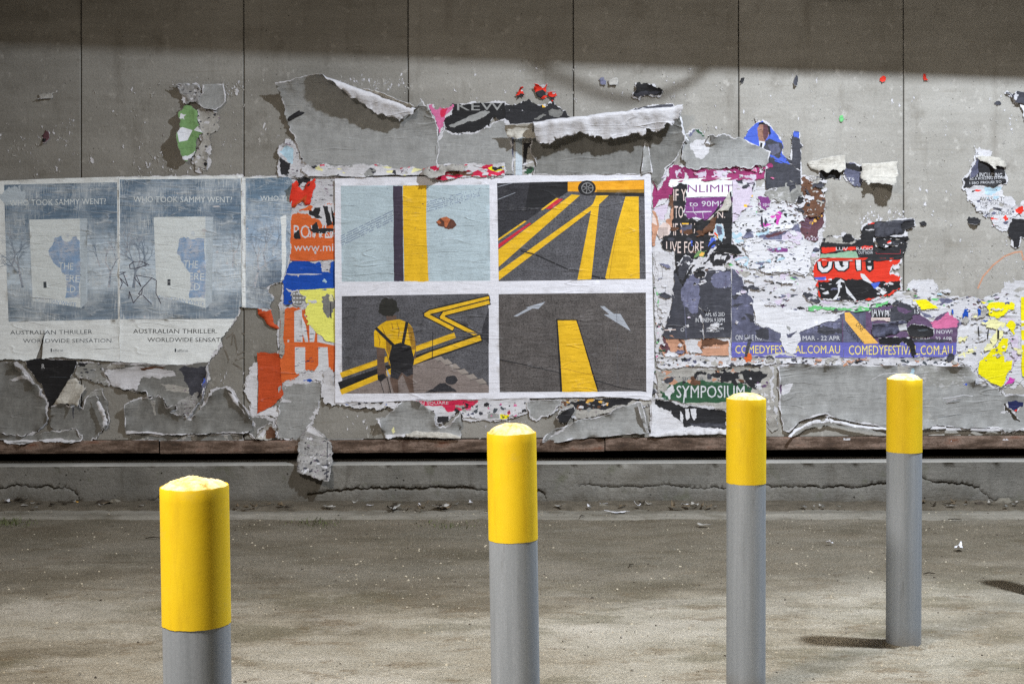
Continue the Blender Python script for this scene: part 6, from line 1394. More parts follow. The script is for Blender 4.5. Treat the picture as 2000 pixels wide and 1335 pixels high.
# between orange and the pictures
sheet('grey_layer', b7([(500, 620, 2), (620, 590, 2), (740, 590, 2), (820, 570, 2), (830, 640, 2), (810, 760, 3), (780, 840, 3), (760, 900, 3), (700, 1000, 3), (660, 1045, 3), (560, 1040, 3), (500, 1020, 3), (480, 880, 2), (495, 780, 2), (520, 700, 2)]), .0085, 'grey_paper', [('pulp', [jag(b7([(500, 700), (600, 730), (560, 740), (500, 730)]), 2, 3)]), ('pulp', [jag(b7([(480, 1010), (650, 1035), (650, 1050), (480, 1040)]), 2, 4)])], tear=2, edge=3.5, lift=.022, label='pale grey layer below the orange capitals, behind the hanging strip', cat='poster scrap')
sheet('crumpled_scrap', b7([(330, 1020), (350, 970), (400, 920), (440, 900), (480, 960), (490, 1020), (400, 1035)]), .012, 'pulp_dirty', [('brown_ink', [jag(b7([(400, 960), (440, 920), (480, 970), (480, 1015), (400, 1020)]), 2, 3)]), ('pulp', [jag(b7([(335, 1015), (380, 950), (400, 960), (380, 1020)]), 2, 4)])], tear=2.5, edge=2, lift=.03, label='crumpled white and brown scrap beside the hanging strip, above the channel', cat='poster scrap')
sheet('grey_layer', b7([(200, 850, 2), (290, 840, 2), (370, 850, 3), (460, 870, 2), (480, 940, 2), (430, 900, 2), (340, 960, 2), (320, 1030, 2), (250, 960, 2), (200, 970, 2)]), .007, 'grey_paper_dim', (), tear=1.5, edge=2, label='small dim grey layer under the orange flap\'s white border', cat='poster scrap')
sheet('white_pulp_edge', b7([(845, 560), (880, 480), (930, 520), (945, 720), (1000, 730), (1200, 740), (1300, 760), (1430, 735), (1400, 790), (1270, 800), (1180, 770), (1020, 770), (940, 760), (860, 750), (830, 680)]), .0125, 'pulp', flecks((650, 780, 780, 800), 14, ['charcoal', 'blue', 'pulp_dirty'], 1.5, 5, 303), tear=3.5, edge=0, lift=.02, label='ragged white pulp edge at the photo poster corner nearest the hanging strip', cat='paper tear')
sheet('dirty_smear', jag(b7([(870, 1030), (960, 960), (1060, 940), (1150, 980), (1240, 950), (1150, 1050), (1000, 1058)]), 3, 5), .0008, 'grey_paper', (), tear=2, edge=0, wrinkle=0, lift=0, label='pale smear of glued paper on bare concrete beside the hanging strip', cat='paper tear')
# hanging furry strip
hang = sheet('hanging_paper_strip', [(590, 848, 1), (603, 832, 1), (608, 826, 1), (622, 838, 1.5), (636, 850, 2), (648, 862, 2), (650, 890, 2), (651, 920, 2), (649, 946, 2), (640, 948, 2), (628, 942, 2), (614, 936, 2), (600, 932, 2), (586, 926, 2), (585, 890, 2), (584, 864, 2)], .035, 'pulp_furry', [('pulp_clean', [b7([(720, 960), (745, 905), (830, 985), (855, 1010), (780, 990)])]), ('charcoal', stroke([(641, 862), (644, 945)], 1.6))] + flecks((586, 850, 650, 945), 60, ['charcoal', 'pulp_dirty', 'pulp', 'grey_scuffed', 'pulp_furry'], 1.5, 6, 304, 1.3),
      tear=2.2, thick=.004, back='pulp_back', folds=((680, 850, 560, 845, 60, 60, 42),), label='furry grey paper strip hanging over the gap in front of the plinth', cat='paper strip')
# under the photo poster
sq = [('crimson', [jag(b7([(1570, 728), (2000, 728), (2060, 735), (1960, 800), (1830, 815), (1780, 770), (1600, 775)]), 2, 3)]), ('soft_white', text('IN SQUARE', 819, 876, 783, 789, 0, .04)), ('black_ink', [jag(b7([(1740, 850), (1825, 845), (1820, 890), (1740, 900)]), 1, 4)]), ('grey_paper', [jag(b8([(410, 830), (500, 830), (500, 865), (410, 865)]), 1, 5)]), ('lemon', [jag(b8([(505, 835), (575, 835), (580, 870), (505, 865)]), 1, 6)]), ('crimson', [jag(b8([(560, 820), (580, 800), (590, 830), (570, 838)]), .5, 7)])] + flecks((880, 785, 1030, 815), 60, darks + ['pulp_dirty', 'pink'], 1.5, 6, 305, 1.3)
sheet('square_poster_scrap', [(800, 778, 1), (1034, 776, 1), (1030, 800, 3), (1010, 812, 3), (990, 818, 3), (950, 820, 3), (905, 818, 3), (898, 800, 3), (870, 822, 3), (850, 832, 3), (848, 800, 3), (812, 794, 2)], .010, 'pulp', sq, tear=2.5, edge=3, lift=.015, label='white and crimson scrap lettered N SQUARE under the photo poster', cat='poster scrap')
sheet('grey_layer', b7([(1260, 860, 2), (1330, 860, 2), (1420, 770, 2), (1480, 725, 1), (1600, 730, 1), (1720, 820, 2), (1730, 920, 2), (1800, 930, 2), (1920, 800, 2), (1920, 1010, 1), (1700, 1010, 2), (1500, 1000, 2), (1380, 1020, 2), (1330, 1010, 2), (1300, 930, 3)]), .012, 'grey_paper', [('lemon_faded', [jag(b7([(1380, 950), (1400, 930), (1410, 970), (1390, 1000)]), 1, 3)]), ('pulp', [jag(b7([(1330, 990), (1600, 980), (1920, 1000), (1920, 1015), (1340, 1022)]), 1.5, 4)])], tear=2, edge=3, lift=.05, lift_w=22, folds=((905, 842, 745, 846, 12, 12, 80),), label='pale grey layer with a curled foot below the walker picture', cat='poster scrap')
sheet('paper_roll', b7([(1490, 980), (1560, 960), (1700, 965), (1790, 970), (1920, 1000), (1920, 1018), (1700, 1012), (1500, 1000)]), .04, 'pulp_back', (), tear=1.5, thick=.002, folds=((905, 848, 780, 844, 8, 8, 70),), label='white rolled foot of the pale grey layer under the walker picture', cat='paper curl')
gw = [('black_ink', [jag(b8([(980, 720), (1100, 740), (1300, 720), (1320, 700), (1600, 715), (1500, 760), (1330, 800), (1150, 800), (1080, 760)]), 2, 3)])] + flecks((1095, 780, 1190, 800), 34, ['amber', 'pulp', 'charcoal', 'grey_paper', 'brown_ink'], 1.5, 6, 306, 1.6)
sheet('frayed_print', b8([(970, 715, 1), (1700, 705, 1), (1690, 760, 2), (1560, 790, 2), (1300, 830, 3), (1100, 870, 3), (1060, 830, 3), (1080, 780, 3), (960, 800, 3)]), .007, 'pulp_dirty', gw, tear=2.5, edge=2, label='frayed dark print showing between photo poster and grey swag', cat='poster scrap')
sheet('grey_layer', b8([(725, 725, 1), (985, 722, 1), (980, 760, 2), (930, 820, 2), (850, 850, 2), (790, 890, 2), (745, 860, 2), (728, 800, 2)]), .009, 'grey_paper', (), tear=2, edge=2, lift=.02, label='grey tongue of paper hanging below the photo poster\'s middle', cat='poster scrap')
sheet('black_curl', b8([(950, 850), (980, 800), (1080, 770), (1090, 800), (1050, 870), (1000, 900), (960, 890)]), .030, 'black_ink', [('grey_scuffed', [jag(b8([(960, 810), (1040, 780), (1020, 800), (970, 830)]), 1.5, 3)])], tear=2, edge=2, lift=.03, label='small black curl beside the grey swag', cat='paper curl')
sheet('grey_swag_sheet', b8([(830, 1050, 1), (860, 990, 2), (1000, 930, 2), (1080, 890, 2), (1200, 860, 2), (1400, 790, 2), (1580, 730, 2), (1640, 880, 2), (1680, 980, 2), (1500, 990, 1), (1200, 1010, 1), (1000, 1040, 1), (900, 1060, 1)]), .018, 'grey_paper', [('pulp', [jag(b8([(835, 1045), (1000, 940), (1010, 950), (900, 1010)]), 1.5, 3)])], tear=1.5, lift=.05, lift_w=24, folds=((1056, 872, 1240, 786, 60, 50, 18), (1276, 846, 1056, 866, 8, 8, 50)), label='grey swag of paper sagging off the wall under the arrow picture', cat='poster')
sheet('hanging_paper_spike', b8([(1570, 735), (1600, 730), (1640, 850), (1660, 960), (1640, 940), (1600, 850)]), .050, 'grey_paper', (), tear=1, thick=.002, folds=((1265, 842, 1243, 782, 10, 10, 40),), label='narrow grey paper spike at the end of the grey swag by the streaked print', cat='paper tear')
# green symposium poster
sy = [('dark_green', [jag(b9([(360, 700), (430, 600), (560, 585), (1000, 590), (1080, 640), (1050, 700), (880, 735), (420, 735)]), 3, 3)]), ('soft_white', text('SYMPOSIUM', 1321, 1454, 751, 776, 0, .045)), ('pulp', [jag(b9([(390, 660), (440, 600), (470, 640), (430, 720)]), 3, 4)]), ('type_grey', text('SIGN', 1422, 1444, 732, 740, 0, .03)), ('type_grey', text('SIGHER', 1332, 1375, 735, 743, 0, .03))]
sy += flecks((1300, 716, 1460, 748), 50, ['black_ink', 'pulp_dirty', 'charcoal', 'tan', 'brown_ink'], 2, 9, 307, 1.8) + [('black_ink', [jag(b9(q), 2.5, 10 + i)]) for i, q in enumerate(([(980, 500), (1100, 500), (1200, 520), (1100, 640), (1060, 620)], [(800, 540), (900, 500), (990, 510), (960, 560), (830, 590)], [(640, 500), (720, 520), (640, 560), (600, 540)]))] + flecks((1460, 730, 1510, 800), 30, ['pulp', 'charcoal', 'pulp_clean', 'violet'], 2, 7, 308, 1.2) + [('pulp_clean', stroke(b9([(550, 640), (540, 740)]), 2))]
sheet('symposium_poster', [(1280, 720, 3), (1300, 716, 3), (1360, 718, 3), (1430, 716, 2), (1500, 714, 3), (1510, 730, 3), (1506, 760, 3), (1512, 790, 4), (1518, 830, 4), (1510, 842, 3), (1500, 820, 3), (1470, 800, 3), (1420, 798, 2), (1380, 794, 2), (1330, 786, 2), (1284, 782, 2)], .006, 'pulp_dirty', sy, tear=3, edge=4, lift=.012, label='torn green poster headed SYMPOSIUM behind a bollard', cat='poster')
bw = [('black_ink', [jag(b9([(310, 705), (400, 730), (480, 760), (560, 780), (870, 820), (870, 950), (700, 930), (540, 930), (480, 860), (440, 800), (380, 800), (330, 760)]), 3, 3)]), ('pulp_clean', [jag(b9([(300, 740), (360, 780), (440, 860), (540, 940), (450, 960), (280, 960), (270, 850)]), 4, 4)]), ('pulp_clean', [jag(b9([(510, 810), (530, 830), (530, 900), (515, 880)]), 1, 5)]), ('pulp_clean', [jag(b9([(550, 790), (580, 790), (590, 860), (565, 880)]), 1, 6)]), ('pulp_clean', [jag(b9([(590, 790), (640, 790), (640, 860), (620, 880)]), 1, 7)]), ('charcoal', [jag(b9([(560, 890), (870, 900), (870, 940), (620, 930)]), 2, 8)])]
sheet('black_white_print', [(1272, 778, 1), (1290, 778, 2), (1340, 792, 2), (1400, 796, 2), (1430, 800, 2), (1450, 810, 2), (1452, 842, 2), (1420, 838, 2), (1370, 840, 2), (1320, 842, 2), (1270, 848, 1)], .010, 'pulp', bw, tear=2, edge=3, lift=.02, label='black and white streaked print under the green poster', cat='poster scrap')
sheet('white_lip', [(1266, 846, 1), (1330, 838, 1), (1370, 834, 2), (1420, 836, 2), (1456, 842, 1), (1456, 850, 1), (1400, 846, 1), (1340, 848, 1), (1266, 854, 1)], .020, 'pulp', (), tear=1.5, thick=.002, folds=((1460, 840, 1260, 842, 8, 8, 70),), label='long white lip along the foot of the black and white print', cat='paper curl')
# wide grey sheet
wd = [('pulp', [jag(b9([(1290, 600), (1390, 590), (1380, 620), (1310, 680), (1290, 660)]), 3, 3)]), ('violet', [jag(b9([(1285, 600), (1310, 600), (1300, 660), (1290, 690)]), 1.5, 4)]), ('sky_pale', [jag(b10([(860, 570), (900, 590), (910, 640), (960, 670), (860, 660)]), 3, 5)]), ('pulp_dirty', [jag(b10([(760, 560), (860, 570), (850, 640), (770, 640)]), 2, 6)]), ('grey_scuffed', [jag(b10([(960, 570), (1460, 560), (1470, 660), (1400, 720), (1200, 790), (1010, 780)]), 5, 7)]), ('grey_scuffed', [jag(b10([(1000, 900), (1150, 900), (1150, 1100), (1010, 1080)]), 6, 8)]), ('bright_blue', [jag(b10([(1395, 745), (1450, 735), (1430, 760)]), 1, 9)])] + [('pulp', stroke(b10([(510, 700), (600, 650), (700, 635), (840, 650), (960, 672)]), 1.0)), ('pulp', stroke(b10([(1200, 880), (1300, 870), (1400, 850), (1490, 860)]), 1.2)), ('type_grey', stroke(b10([(1150, 1070), (1250, 1060), (1330, 1040), (1390, 1050)]), .7))]
sheet('wide_grey_sheet', [(1520, 716, 2), (1560, 708, 2), (1700, 712, 1), (1890, 714, 1), (1905, 735, 3), (1900, 750, 2), (1950, 756, 2), (1962, 772, 2), (2030, 772, 0), (2030, 836, 2), (1990, 838, 2), (1960, 842, 2), (1950, 836, 2), (1900, 834, 1), (1842, 830, 2), (1800, 838, 1), (1735, 834, 1), (1680, 826, 1), (1620, 812, 2), (1604, 808, 1), (1560, 822, 1), (1540, 842, 2), (1528, 838, 2), (1522, 790, 1)], .0115, 'grey_paper', wd, tear=1.2, grid=9, edge=3, lift=.05, lift_w=24, label='wide blank grey sheet behind the last two bollards', cat='poster')
sheet('lower_lip', b9([(1340, 1010, 1), (1400, 940, 1), (1480, 905, 1), (1580, 870, 1), (1610, 885, 1), (1640, 860, 2), (1720, 880, 1), (1900, 915, 1), (2120, 935, 1), (2120, 950, 1), (1900, 935, 1), (1720, 905, 1), (1640, 900, 1), (1600, 900, 1), (1480, 930, 1), (1400, 970, 1), (1360, 1020, 1)]), .045, 'pulp_clean', (), tear=1.5, thick=.003, folds=((1760, 826, 1520, 832, 10, 10, 40),), label='bright white folded lip of the wide grey sheet, peaked like a roof', cat='paper curl')
for i, (xa, xb, yy, lb) in enumerate(((1735, 1845, 834, 'white lip of the wide grey sheet behind the last bollard'), (1845, 2010, 837, 'white lip of the wide grey sheet below the yellow piece'), (1630, 2010, 857, 'thin white strip of old paper just above the channel'))):
    sheet('lower_lip', [(xa, yy - 3, .5), ((xa + xb) / 2, yy - 1, 1), (xb, yy - 4, .5), (xb, yy + 1, .8), ((xa + xb) / 2, yy + 4, 1), (xa, yy + 1, .8)], .022 - .008 * (i == 2), 'pulp', (), tear=2, edge=0, lift=.02, label=lb, cat='paper curl', group='curled bottom paper lips')
sheet('navy_scrap', b10([(1830, 910), (1900, 900), (1980, 920), (1950, 960), (1920, 1010), (1870, 990), (1830, 980)]), .015, 'navy', [('red', [jag(b10([(1870, 1000), (1920, 990), (1910, 1030)]), 1, 3)])], tear=1.5, edge=2, label='navy scrap with a red tip below the yellow piece', cat='poster scrap')
sheet('slit_shade', b10([(1740, 790), (1790, 850), (1810, 960), (1870, 1020), (1950, 1100), (1940, 1130), (1850, 1030), (1800, 1000), (1780, 880)]), .014, 'grout_and_shade', (), tear=1.5, edge=1, lift=0, label='dark torn slit down the end of the wide grey sheet', cat='paper tear')  # dark strip on top of the sheet stands for a slit's shade
sheet('paper_tuck', b10([(1190, 890), (1230, 930), (1300, 900), (1480, 862), (1300, 875), (1230, 900)]), .016, 'pulp', (), tear=1, edge=0, lift=.03, label='small lifted tuck in the wide grey sheet', cat='paper tear')

# ---------------------------------------------------------------- scraps on bare concrete
def scrap(x, y, w_, h_, mat, sd_, label, group=None, fold=60, extra=(), ang=0.0):
    sheet('paper_scrap', blob(x, y, w_, h_, sd_, 9, ang, .45), .004, mat, extra, tear=max(.8, w_ * .12), grid=5, edge=0, thick=.0022, lift=.01, folds=((x + w_ * 2, y + h_ * .1, x - w_ * 2, y + h_ * .2, max(5, h_ * .6), max(5, h_ * .6), fold, 1, 1),), label=label, cat='paper scrap', group=group)
scrap(92, 187, 18, 7, 'pulp_dirty', 11, 'curled grey sliver on the panel above the first book poster', ang=-.3)
scrap(90, 270, 7, 12, 'wine', 12, 'small purple scrap above the first book poster', extra=[('black_ink', [blob(86, 275, 4, 6, 3)])])
scrap(1176, 160, 7, 9, 'slate_scuffed', 13, 'left of two small twin scraps above the white paper fold')
scrap(1198, 160, 8, 9, 'pulp_dirty', 14, 'right of two small twin scraps above the white paper fold')
scrap(1450, 158, 4, 8, 'black_ink', 15, 'tiny black scrap on the joint above the portrait')
scrap(1553, 160, 5, 10, 'charcoal', 16, 'charcoal chip high on the wall between portrait and white flaps')
scrap(1722, 156, 6, 6, 'red', 17, 'red chip high on the wall above the white flaps')
scrap(1643, 233, 6, 6, 'lime', 18, 'mint green chip above the white flaps')
scrap(1476, 232, 4, 5, 'pulp_dirty', 19, 'tiny pale chip above the portrait scrap')
scrap(1803, 436, 6, 5, 'black_ink', 20, 'black chip on concrete between black print and ticket poster')
scrap(1900, 430, 14, 9, 'black_ink', 21, 'crumpled black scrap beside the ticket poster\'s lower edge')
scrap(1806, 153, 5, 7, 'red', 22, 'faded red chip at the edge of the shade band', fold=30)
scrap(1947, 202, 6, 5, 'charcoal', 23, 'charcoal chip beside the high charcoal scrap')
scrap(1340, 270, 8, 6, 'dark_green', 24, 'dark green shred above the pale peeling sheet') if False else None
sheet('black_torn_patch', z(960, 100, 4, [(1120, 320), (1130, 255), (1190, 250), (1250, 262), (1310, 290), (1335, 310), (1320, 345), (1270, 350), (1200, 345), (1150, 370), (1105, 350)]), .010, 'black_clean', [('charcoal', [jag(z(960, 100, 4, [(1110, 330), (1200, 310), (1320, 320), (1270, 345), (1150, 365)]), 1.5, 3)])], tear=2, edge=4, lift=.022, label='black torn patch with white rim above the white paper fold', cat='poster scrap')
# green and grey peel
sheet('green_peel', z(0, 100, 4, [(1440, 440, 2), (1500, 430, 2), (1548, 460, 1), (1550, 560, 1), (1590, 640, 2), (1540, 700, 2), (1535, 780, 2), (1500, 840, 3), (1425, 850, 2), (1390, 770, 2), (1370, 640, 2), (1410, 580, 2), (1400, 520, 2)]), .022, 'leaf_green', [('pulp_clean', [z(0, 100, 4, [(1370, 620), (1430, 600), (1510, 620), (1470, 700), (1395, 720)])]), ('pulp_clean', [z(0, 100, 4, [(1520, 620), (1550, 585), (1590, 640)])]), ('pulp_clean', [jag(z(0, 100, 4, [(1410, 830), (1480, 820), (1530, 780), (1500, 850), (1420, 860)]), 1, 3)]), ('pulp', [jag(z(0, 100, 4, [(1405, 530), (1420, 490), (1460, 500), (1450, 540)]), 1.5, 3)])], tear=1.5, thick=.0016, lift=.02, folds=((382, 200, 352, 330, 50, 40, -1), (340, 330, 372, 190, 40, 40, 0), (392, 330, 372, 196, 34, 34, 58),), label='green and white paper peeling off the wall above the book posters', cat='poster scrap')
sheet('grey_peel', z(0, 100, 4, [(1590, 262, .5), (1750, 258, .5), (1770, 340, 1), (1765, 400, 1), (1690, 465, 2), (1600, 450, 2), (1530, 400, 2), (1560, 370, 2), (1590, 310, 1)]), .024, 'grey_paper', (), tear=1, thick=.002, lift=.02, folds=((450, 205, 380, 214, 50, 50, 40),), label='folded grey paper corner atop the green peel', cat='poster scrap')
sheet('furry_peel', z(0, 100, 4, [(1350, 265), (1420, 262), (1500, 270), (1560, 262), (1590, 300), (1560, 370), (1500, 400), (1450, 410), (1440, 350), (1410, 300)]), .020, 'pulp_furry', flecks((345, 165, 398, 205), 14, ['pulp', 'charcoal'], 1.5, 5, 311), tear=3, edge=2, thick=.003, lift=.04, label='frayed grey clump at the top of the green peel', cat='poster scrap')
sheet('torn_tail', z(0, 100, 4, [(1550, 460), (1620, 480), (1700, 480), (1690, 560), (1710, 590), (1640, 640), (1640, 740), (1625, 820), (1620, 930), (1530, 930), (1510, 850), (1540, 780), (1590, 700), (1560, 560)]), .008, 'pulp_dirty', flecks((378, 215, 425, 335), 40, ['charcoal', 'pulp', 'black_ink', 'pulp'], 1.5, 6, 312, 1.2), tear=3, edge=2, lift=.02, label='frayed dirty tail of paper beside the green peel', cat='poster scrap')
sheet('silver_scrap', z(500, 100, 4, [(175, 790), (230, 720), (270, 700), (330, 740), (360, 800), (400, 880), (420, 970), (340, 985), (180, 975), (180, 860)]), .010, 'pulp_flecked', [('sky_pale', [jag(z(500, 100, 4, [(185, 790), (240, 735), (290, 760), (290, 880), (230, 830)]), 1.5, 3)]), ('black_ink', [jag(z(500, 100, 4, [(190, 830), (270, 880), (260, 960), (200, 965)]), 2, 4)])], tear=2.5, edge=3, lift=.03, label='crumpled silvery scrap at the blank grey sheet corner above the red scrap', cat='poster scrap')
# thin residue of glue and pulp stuck to the concrete: tiny chips nobody could count
r = random.Random(77)
BOXES = (((0, 235, 150, 345), 34), ((150, 150, 480, 345), 34), ((480, 150, 545, 340), 10), ((655, 153, 800, 178), 46), ((250, 300, 345, 345), 18), ((440, 160, 476, 185), 18), ((880, 120, 1120, 200), 9), ((1120, 120, 1440, 240), 16), ((1440, 140, 1780, 300), 34), ((1560, 380, 1780, 440), 18), ((1690, 410, 1765, 430), 26), ((1770, 150, 2000, 300), 20), ((1770, 300, 1900, 560), 34), ((1890, 470, 2000, 560), 26), ((430, 610, 500, 760), 8), ((640, 790, 740, 855), 10), ((905, 820, 1040, 862), 12), ((1340, 245, 1450, 300), 12))
for mk, off_, lab in (('pulp', 0, 'tiny pale chips of old paper and paste stuck to the bare concrete'), ('pulp_dirty', 1, 'tiny dull grey chips of old paper stuck to the bare concrete')):
    bm = bmesh.new()
    for (x0, y0, x1, y1), k_ in BOXES:
        for i in range(k_):
            cx, cy = r.uniform(x0, x1), r.uniform(y0, y1)
            for j in range(r.choice((1, 1, 2, 4))):
                x, y = cx + r.gauss(0, 3) * (j > 0), cy + r.gauss(0, 5) * (j > 0)
                s_ = .6 * (5.0 ** (r.random() ** 2.4))
                pts = jag(blob(x, y, s_ * r.uniform(.4, 1.0), s_ * r.uniform(.6, 2.2), i * 31 + int(x0) + off_ * 7 + j, 6, r.uniform(-.5, .5), .6), s_ * .45, i + j, .9)
                vs = [bm.verts.new(W3(p[0], p[1], .0022 + .0012 * r.random()) - W3(1000, 400)) for p in pts]
                try: bm.faces.new(vs[::-1])
                except ValueError: pass
    me = bpy.data.meshes.new('paper_residue'); bm.to_mesh(me); bm.free()
    link('paper_residue', me, [mk], None, W3(1000, 400), 'stuff', lab, 'paper residue')

# ---------------------------------------------------------------- ground litter, gravel, weeds
def G(px, py):      # point on the ground seen at a photo pixel
    d = FPX * EYE / (py - HZ)
    x = (px - 1000) * d / FPX
    return Vector((x, min(d, 9.86), gh(x, d) + .004 + (.022 if d > 9.5 else .010 if d > 9.35 else 0)))
def litter(px, py, w_, h_, mat, sd_, label, curl=.012, cat='litter', group=None, name='litter_paper'):
    p = G(px, py); rr = random.Random(sd_)
    out = jag([(a * 1000, b * 1000) for a, b in blob(0, 0, w_, h_, sd_, 8, rr.uniform(0, 3), .35)], 4, sd_, 8)
    V, E, F, *_ = delaunay_2d_cdt([Vector(q) for q in out] + [Vector((rr.uniform(-w_, w_) * 800, rr.uniform(-h_, h_) * 800)) for _ in range(14)], [(i, (i + 1) % len(out)) for i in range(len(out))], [], 1, 1e-4)
    v = [(q.x / 1000, q.y / 1000, .010 + curl * (abs(q.x) / 1000 / w_) ** 2 + curl * .5 * (noise.noise((q.x / 30, q.y / 30, sd_)) + .5)) for q in V]
    o = link(name, mesh(name, v, [tuple(f) for f in F], True), [mat], None, p, None, label, cat, group)
    md = o.modifiers.new('thickness', 'SOLIDIFY'); md.thickness = .0015
    o.rotation_euler.z = rr.uniform(0, 6)
    return o
litter(1208, 1006, .075, .02, 'pulp_clean', 1, 'white paper sliver lying in the gutter beside the plinth')
litter(1246, 998, .015, .02, 'pulp_clean', 2, 'small white chip lying against the plinth foot')
litter(1375, 1029, .05, .018, 'pulp_dirty', 3, 'flat pale paper sliver on the asphalt near the gutter')
litter(1872, 1076, .035, .028, 'pulp_clean', 4, 'crumpled white paper scrap on the asphalt past the last bollard', .02)
litter(1620, 1066, .018, .012, 'pulp_clean', 5, 'tiny white scrap on the asphalt between the last two bollards')
litter(860, 1000, .05, .03, 'pulp_dirty', 6, 'pale curled paper scrap among leaves at the plinth foot', .02)
litter(770, 1001, .07, .03, 'pulp_dirty', 7, 'large dull paper scrap among leaves at the plinth foot', .02)
litter(15, 989, .03, .02, 'pulp_clean', 8, 'white scrap at the plinth foot below the first book poster', .015)
litter(150, 990, .028, .012, 'amber', 9, 'tan leaf-like scrap at the plinth foot', .012)
litter(640, 999, .05, .022, 'pulp_dirty', 10, 'grey paper scrap at the plinth foot below the hanging strip', .015)
litter(1470, 999, .03, .02, 'pulp_dirty', 14, 'grey scrap at the plinth foot between the last two bollards', .015)
litter(1090, 998, .05, .018, 'pulp_dirty', 15, 'grey scrap at the plinth foot below the crack\'s end', .015)
def leaves(px, py, n_, sd_, where, mats=('leaf_brown', 'leaf_dark'), spread=(60, 6)):
    rr = random.Random(sd_)
    for i in range(n_):
        litter(px + rr.uniform(-spread[0], spread[0]), py + rr.uniform(-spread[1], spread[1]), rr.uniform(.018, .04), rr.uniform(.008, .016), rr.choice(mats), sd_ * 50 + i, 'small dry brown leaf at the plinth foot ' + where, rr.uniform(.01, .025), 'leaf', 'dry leaves along the plinth', 'dry_leaf')
leaves(820, 1000, 14, 3, 'below the walker picture'); leaves(110, 990, 12, 4, 'below the book posters', spread=(110, 5)); leaves(1000, 999, 5, 5, 'behind the second bollard', spread=(70, 4)); leaves(1300, 997, 8, 6, 'below the arrow picture', spread=(140, 4)); leaves(1850, 993, 8, 7, 'below the yellow poster', spread=(130, 4)); leaves(520, 998, 6, 8, 'between leaning bollard and hanging strip', spread=(70, 4))
rr = random.Random(31)
for where, xa, xb, k_ in (('below the walker picture', 690, 930, 7), ('below the arrow picture', 1090, 1400, 8), ('below the wide grey sheet', 1510, 1990, 11), ('below the book posters', 5, 300, 6)):
    for i in range(k_):
        litter(rr.uniform(xa, xb), rr.uniform(990, 1001), rr.uniform(.008, .03), rr.uniform(.006, .014), rr.choice(('pulp', 'pulp_dirty', 'pulp_dirty', 'grey_paper_dim')), 700 + i + int(xa), 'small fallen paper shred in the dirt ' + where, rr.uniform(.006, .016), 'litter', 'fallen shreds along the plinth', 'paper_shred')
def lump(px, py, s_, mat, sd_, label):
    p = G(px, py); b = bmesh.new()
    bmesh.ops.create_icosphere(b, subdivisions=2, radius=1)
    for v in b.verts:
        k = 1 + .45 * noise.noise(v.co * 1.3 + Vector((sd_, 0, 0))) + .2 * noise.noise(v.co * 3.1)
        v.co = Vector((v.co.x * s_ * 1.5 * k, v.co.y * s_ * k, max(-.3, v.co.z) * s_ * .75 * k + s_ * .15))
    me = bpy.data.meshes.new('stone'); b.to_mesh(me); b.free()
    link('stone', me, [mat], None, p, None, label, 'stone')
lump(200, 991, .032, 'stone_dark', 1, 'dark lump of rubble at the plinth foot by the leaning bollard')
lump(228, 984, .026, 'stone_grey', 2, 'grey broken stone next to the dark lump')
lump(1914, 992, .022, 'stone_dark', 3, 'dark stone below the end of the plinth crack')
lump(1177, 995, .02, 'stone_grey', 4, 'small grey stone in the dirt behind the gutter')
lump(1960, 988, .035, 'stone_grey', 5, 'tangled grey lump of rubble under the yellow poster')
# twigs
for i, (px, py, L_, a_, lb) in enumerate(((300, 1052, .09, .1, 'dark twig lying beside the leaning bollard'), (1232, 1110, .05, 1.2, 'thin curved twig on the asphalt before the pictures'), (1815, 1128, .06, .2, 'short dark twig on the asphalt past the last bollard'), (1865, 1015, .08, -.1, 'pale twig lying near the gutter edge'), (1137, 1012, .04, .8, 'dark splinter on the gutter edge'))):
    p = G(px, py)
    link('twig', tube('twig', [(-L_ / 2, 0, .006), (0, .006, .010), (L_ / 2, -.004, .006)], [.003, .0035, .002], 6), ['leaf_dark'], None, p, None, lb, 'twig').rotation_euler.z = a_
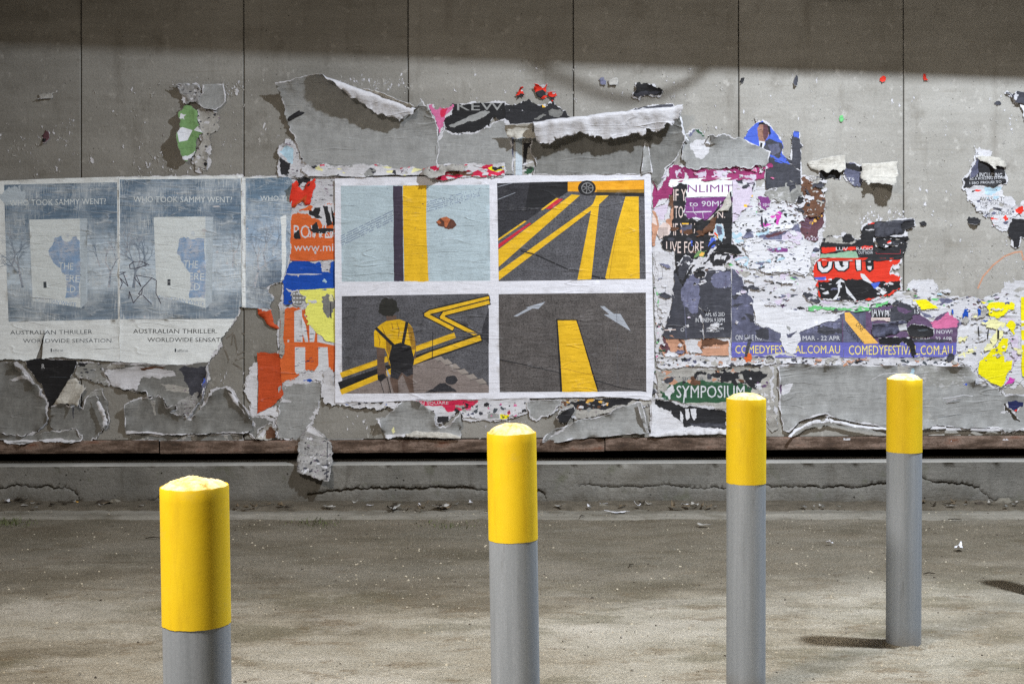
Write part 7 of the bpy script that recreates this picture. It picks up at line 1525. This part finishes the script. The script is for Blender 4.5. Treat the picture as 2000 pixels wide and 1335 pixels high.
# gravel: thousands of grains on the asphalt
rr = random.Random(5)
grain = {'stone_pale': ([], []), 'stone_grey': ([], []), 'stone_dark': ([], [])}
base = [(1, 0, 0), (-.5, .87, 0), (-.5, -.87, 0), (.1, .1, 1.0), (-.6, 0, .55), (.5, .5, .5)]
bf = [(0, 5, 3), (5, 1, 3), (1, 4, 3), (4, 2, 3), (2, 0, 3), (0, 1, 5), (1, 2, 4)]
for i in range(16000):
    d = 5.4 + 4.5 * rr.random() ** .8
    x = rr.uniform(-.37, .37) * d
    dens = noise.noise((x * .9, d * 1.3, 5)) + .5 * noise.noise((x * 3, d * 3, 8))
    if rr.random() > .45 + .6 * dens + (.3 if d > 9.3 else 0): continue
    k_ = rr.choices(('stone_pale', 'stone_grey', 'stone_dark'), (5, 4, 2.2))[0]
    s_ = .0014 * (5.0 ** (rr.random() ** 3.2))
    if rr.random() < .004: s_ = rr.uniform(.006, .009)
    hgt = .016 if d > 9.4 else 0.0
    v, f = grain[k_]; b0 = len(v); a_ = rr.uniform(0, 6.3); ca, sa = math.cos(a_), math.sin(a_)
    for (bx, by, bz) in base:
        q = rr.uniform(.75, 1.3)
        v.append((x + (bx * ca - by * sa) * s_ * q * 1.2, d + (bx * sa + by * ca) * s_ * q, hgt + gh(x, d) + bz * s_ * .9 * q))
    f.extend(tuple(b0 + j for j in t_) for t_ in bf)
for k_, (v, f) in grain.items():
    link('gravel', mesh('gravel', v, f), [k_], None, (0, 0, 0), 'stuff', {'stone_pale': 'pale grit scattered over the asphalt', 'stone_grey': 'grey grit scattered over the asphalt', 'stone_dark': 'dark grit scattered over the asphalt'}[k_], 'gravel')
# small weeds at the gutter edge
def weeds(px, py, n_, spx, spy, sd_, label):
    rr = random.Random(sd_); v, f = [], []
    c = G(px, py)
    for i in range(n_):
        p = G(px + rr.gauss(0, spx), py + rr.gauss(0, spy)) - c
        a_ = rr.uniform(0, 6.3); h_ = rr.uniform(.006, .022); w_ = rr.uniform(.002, .004); ln = rr.uniform(.2, 1.0) * h_
        b0 = len(v)
        v += [(p.x - w_ * math.sin(a_), p.y + w_ * math.cos(a_), 0), (p.x + w_ * math.sin(a_), p.y - w_ * math.cos(a_), 0), (p.x + ln * math.cos(a_), p.y + ln * math.sin(a_), h_)]
        f.append((b0, b0 + 1, b0 + 2))
    link('weeds', mesh('weeds', v, f), ['moss_green'], None, c + Vector((0, 0, .002)), 'stuff', label, 'weeds')
weeds(18, 1022, 260, 22, 4, 1, 'low green moss and weeds on the asphalt below the first book poster')
weeds(620, 1021, 130, 26, 5, 2, 'thin weeds by the gutter below the hanging strip')
weeds(870, 1027, 80, 30, 4, 3, 'sparse weeds by the gutter below the walker picture')
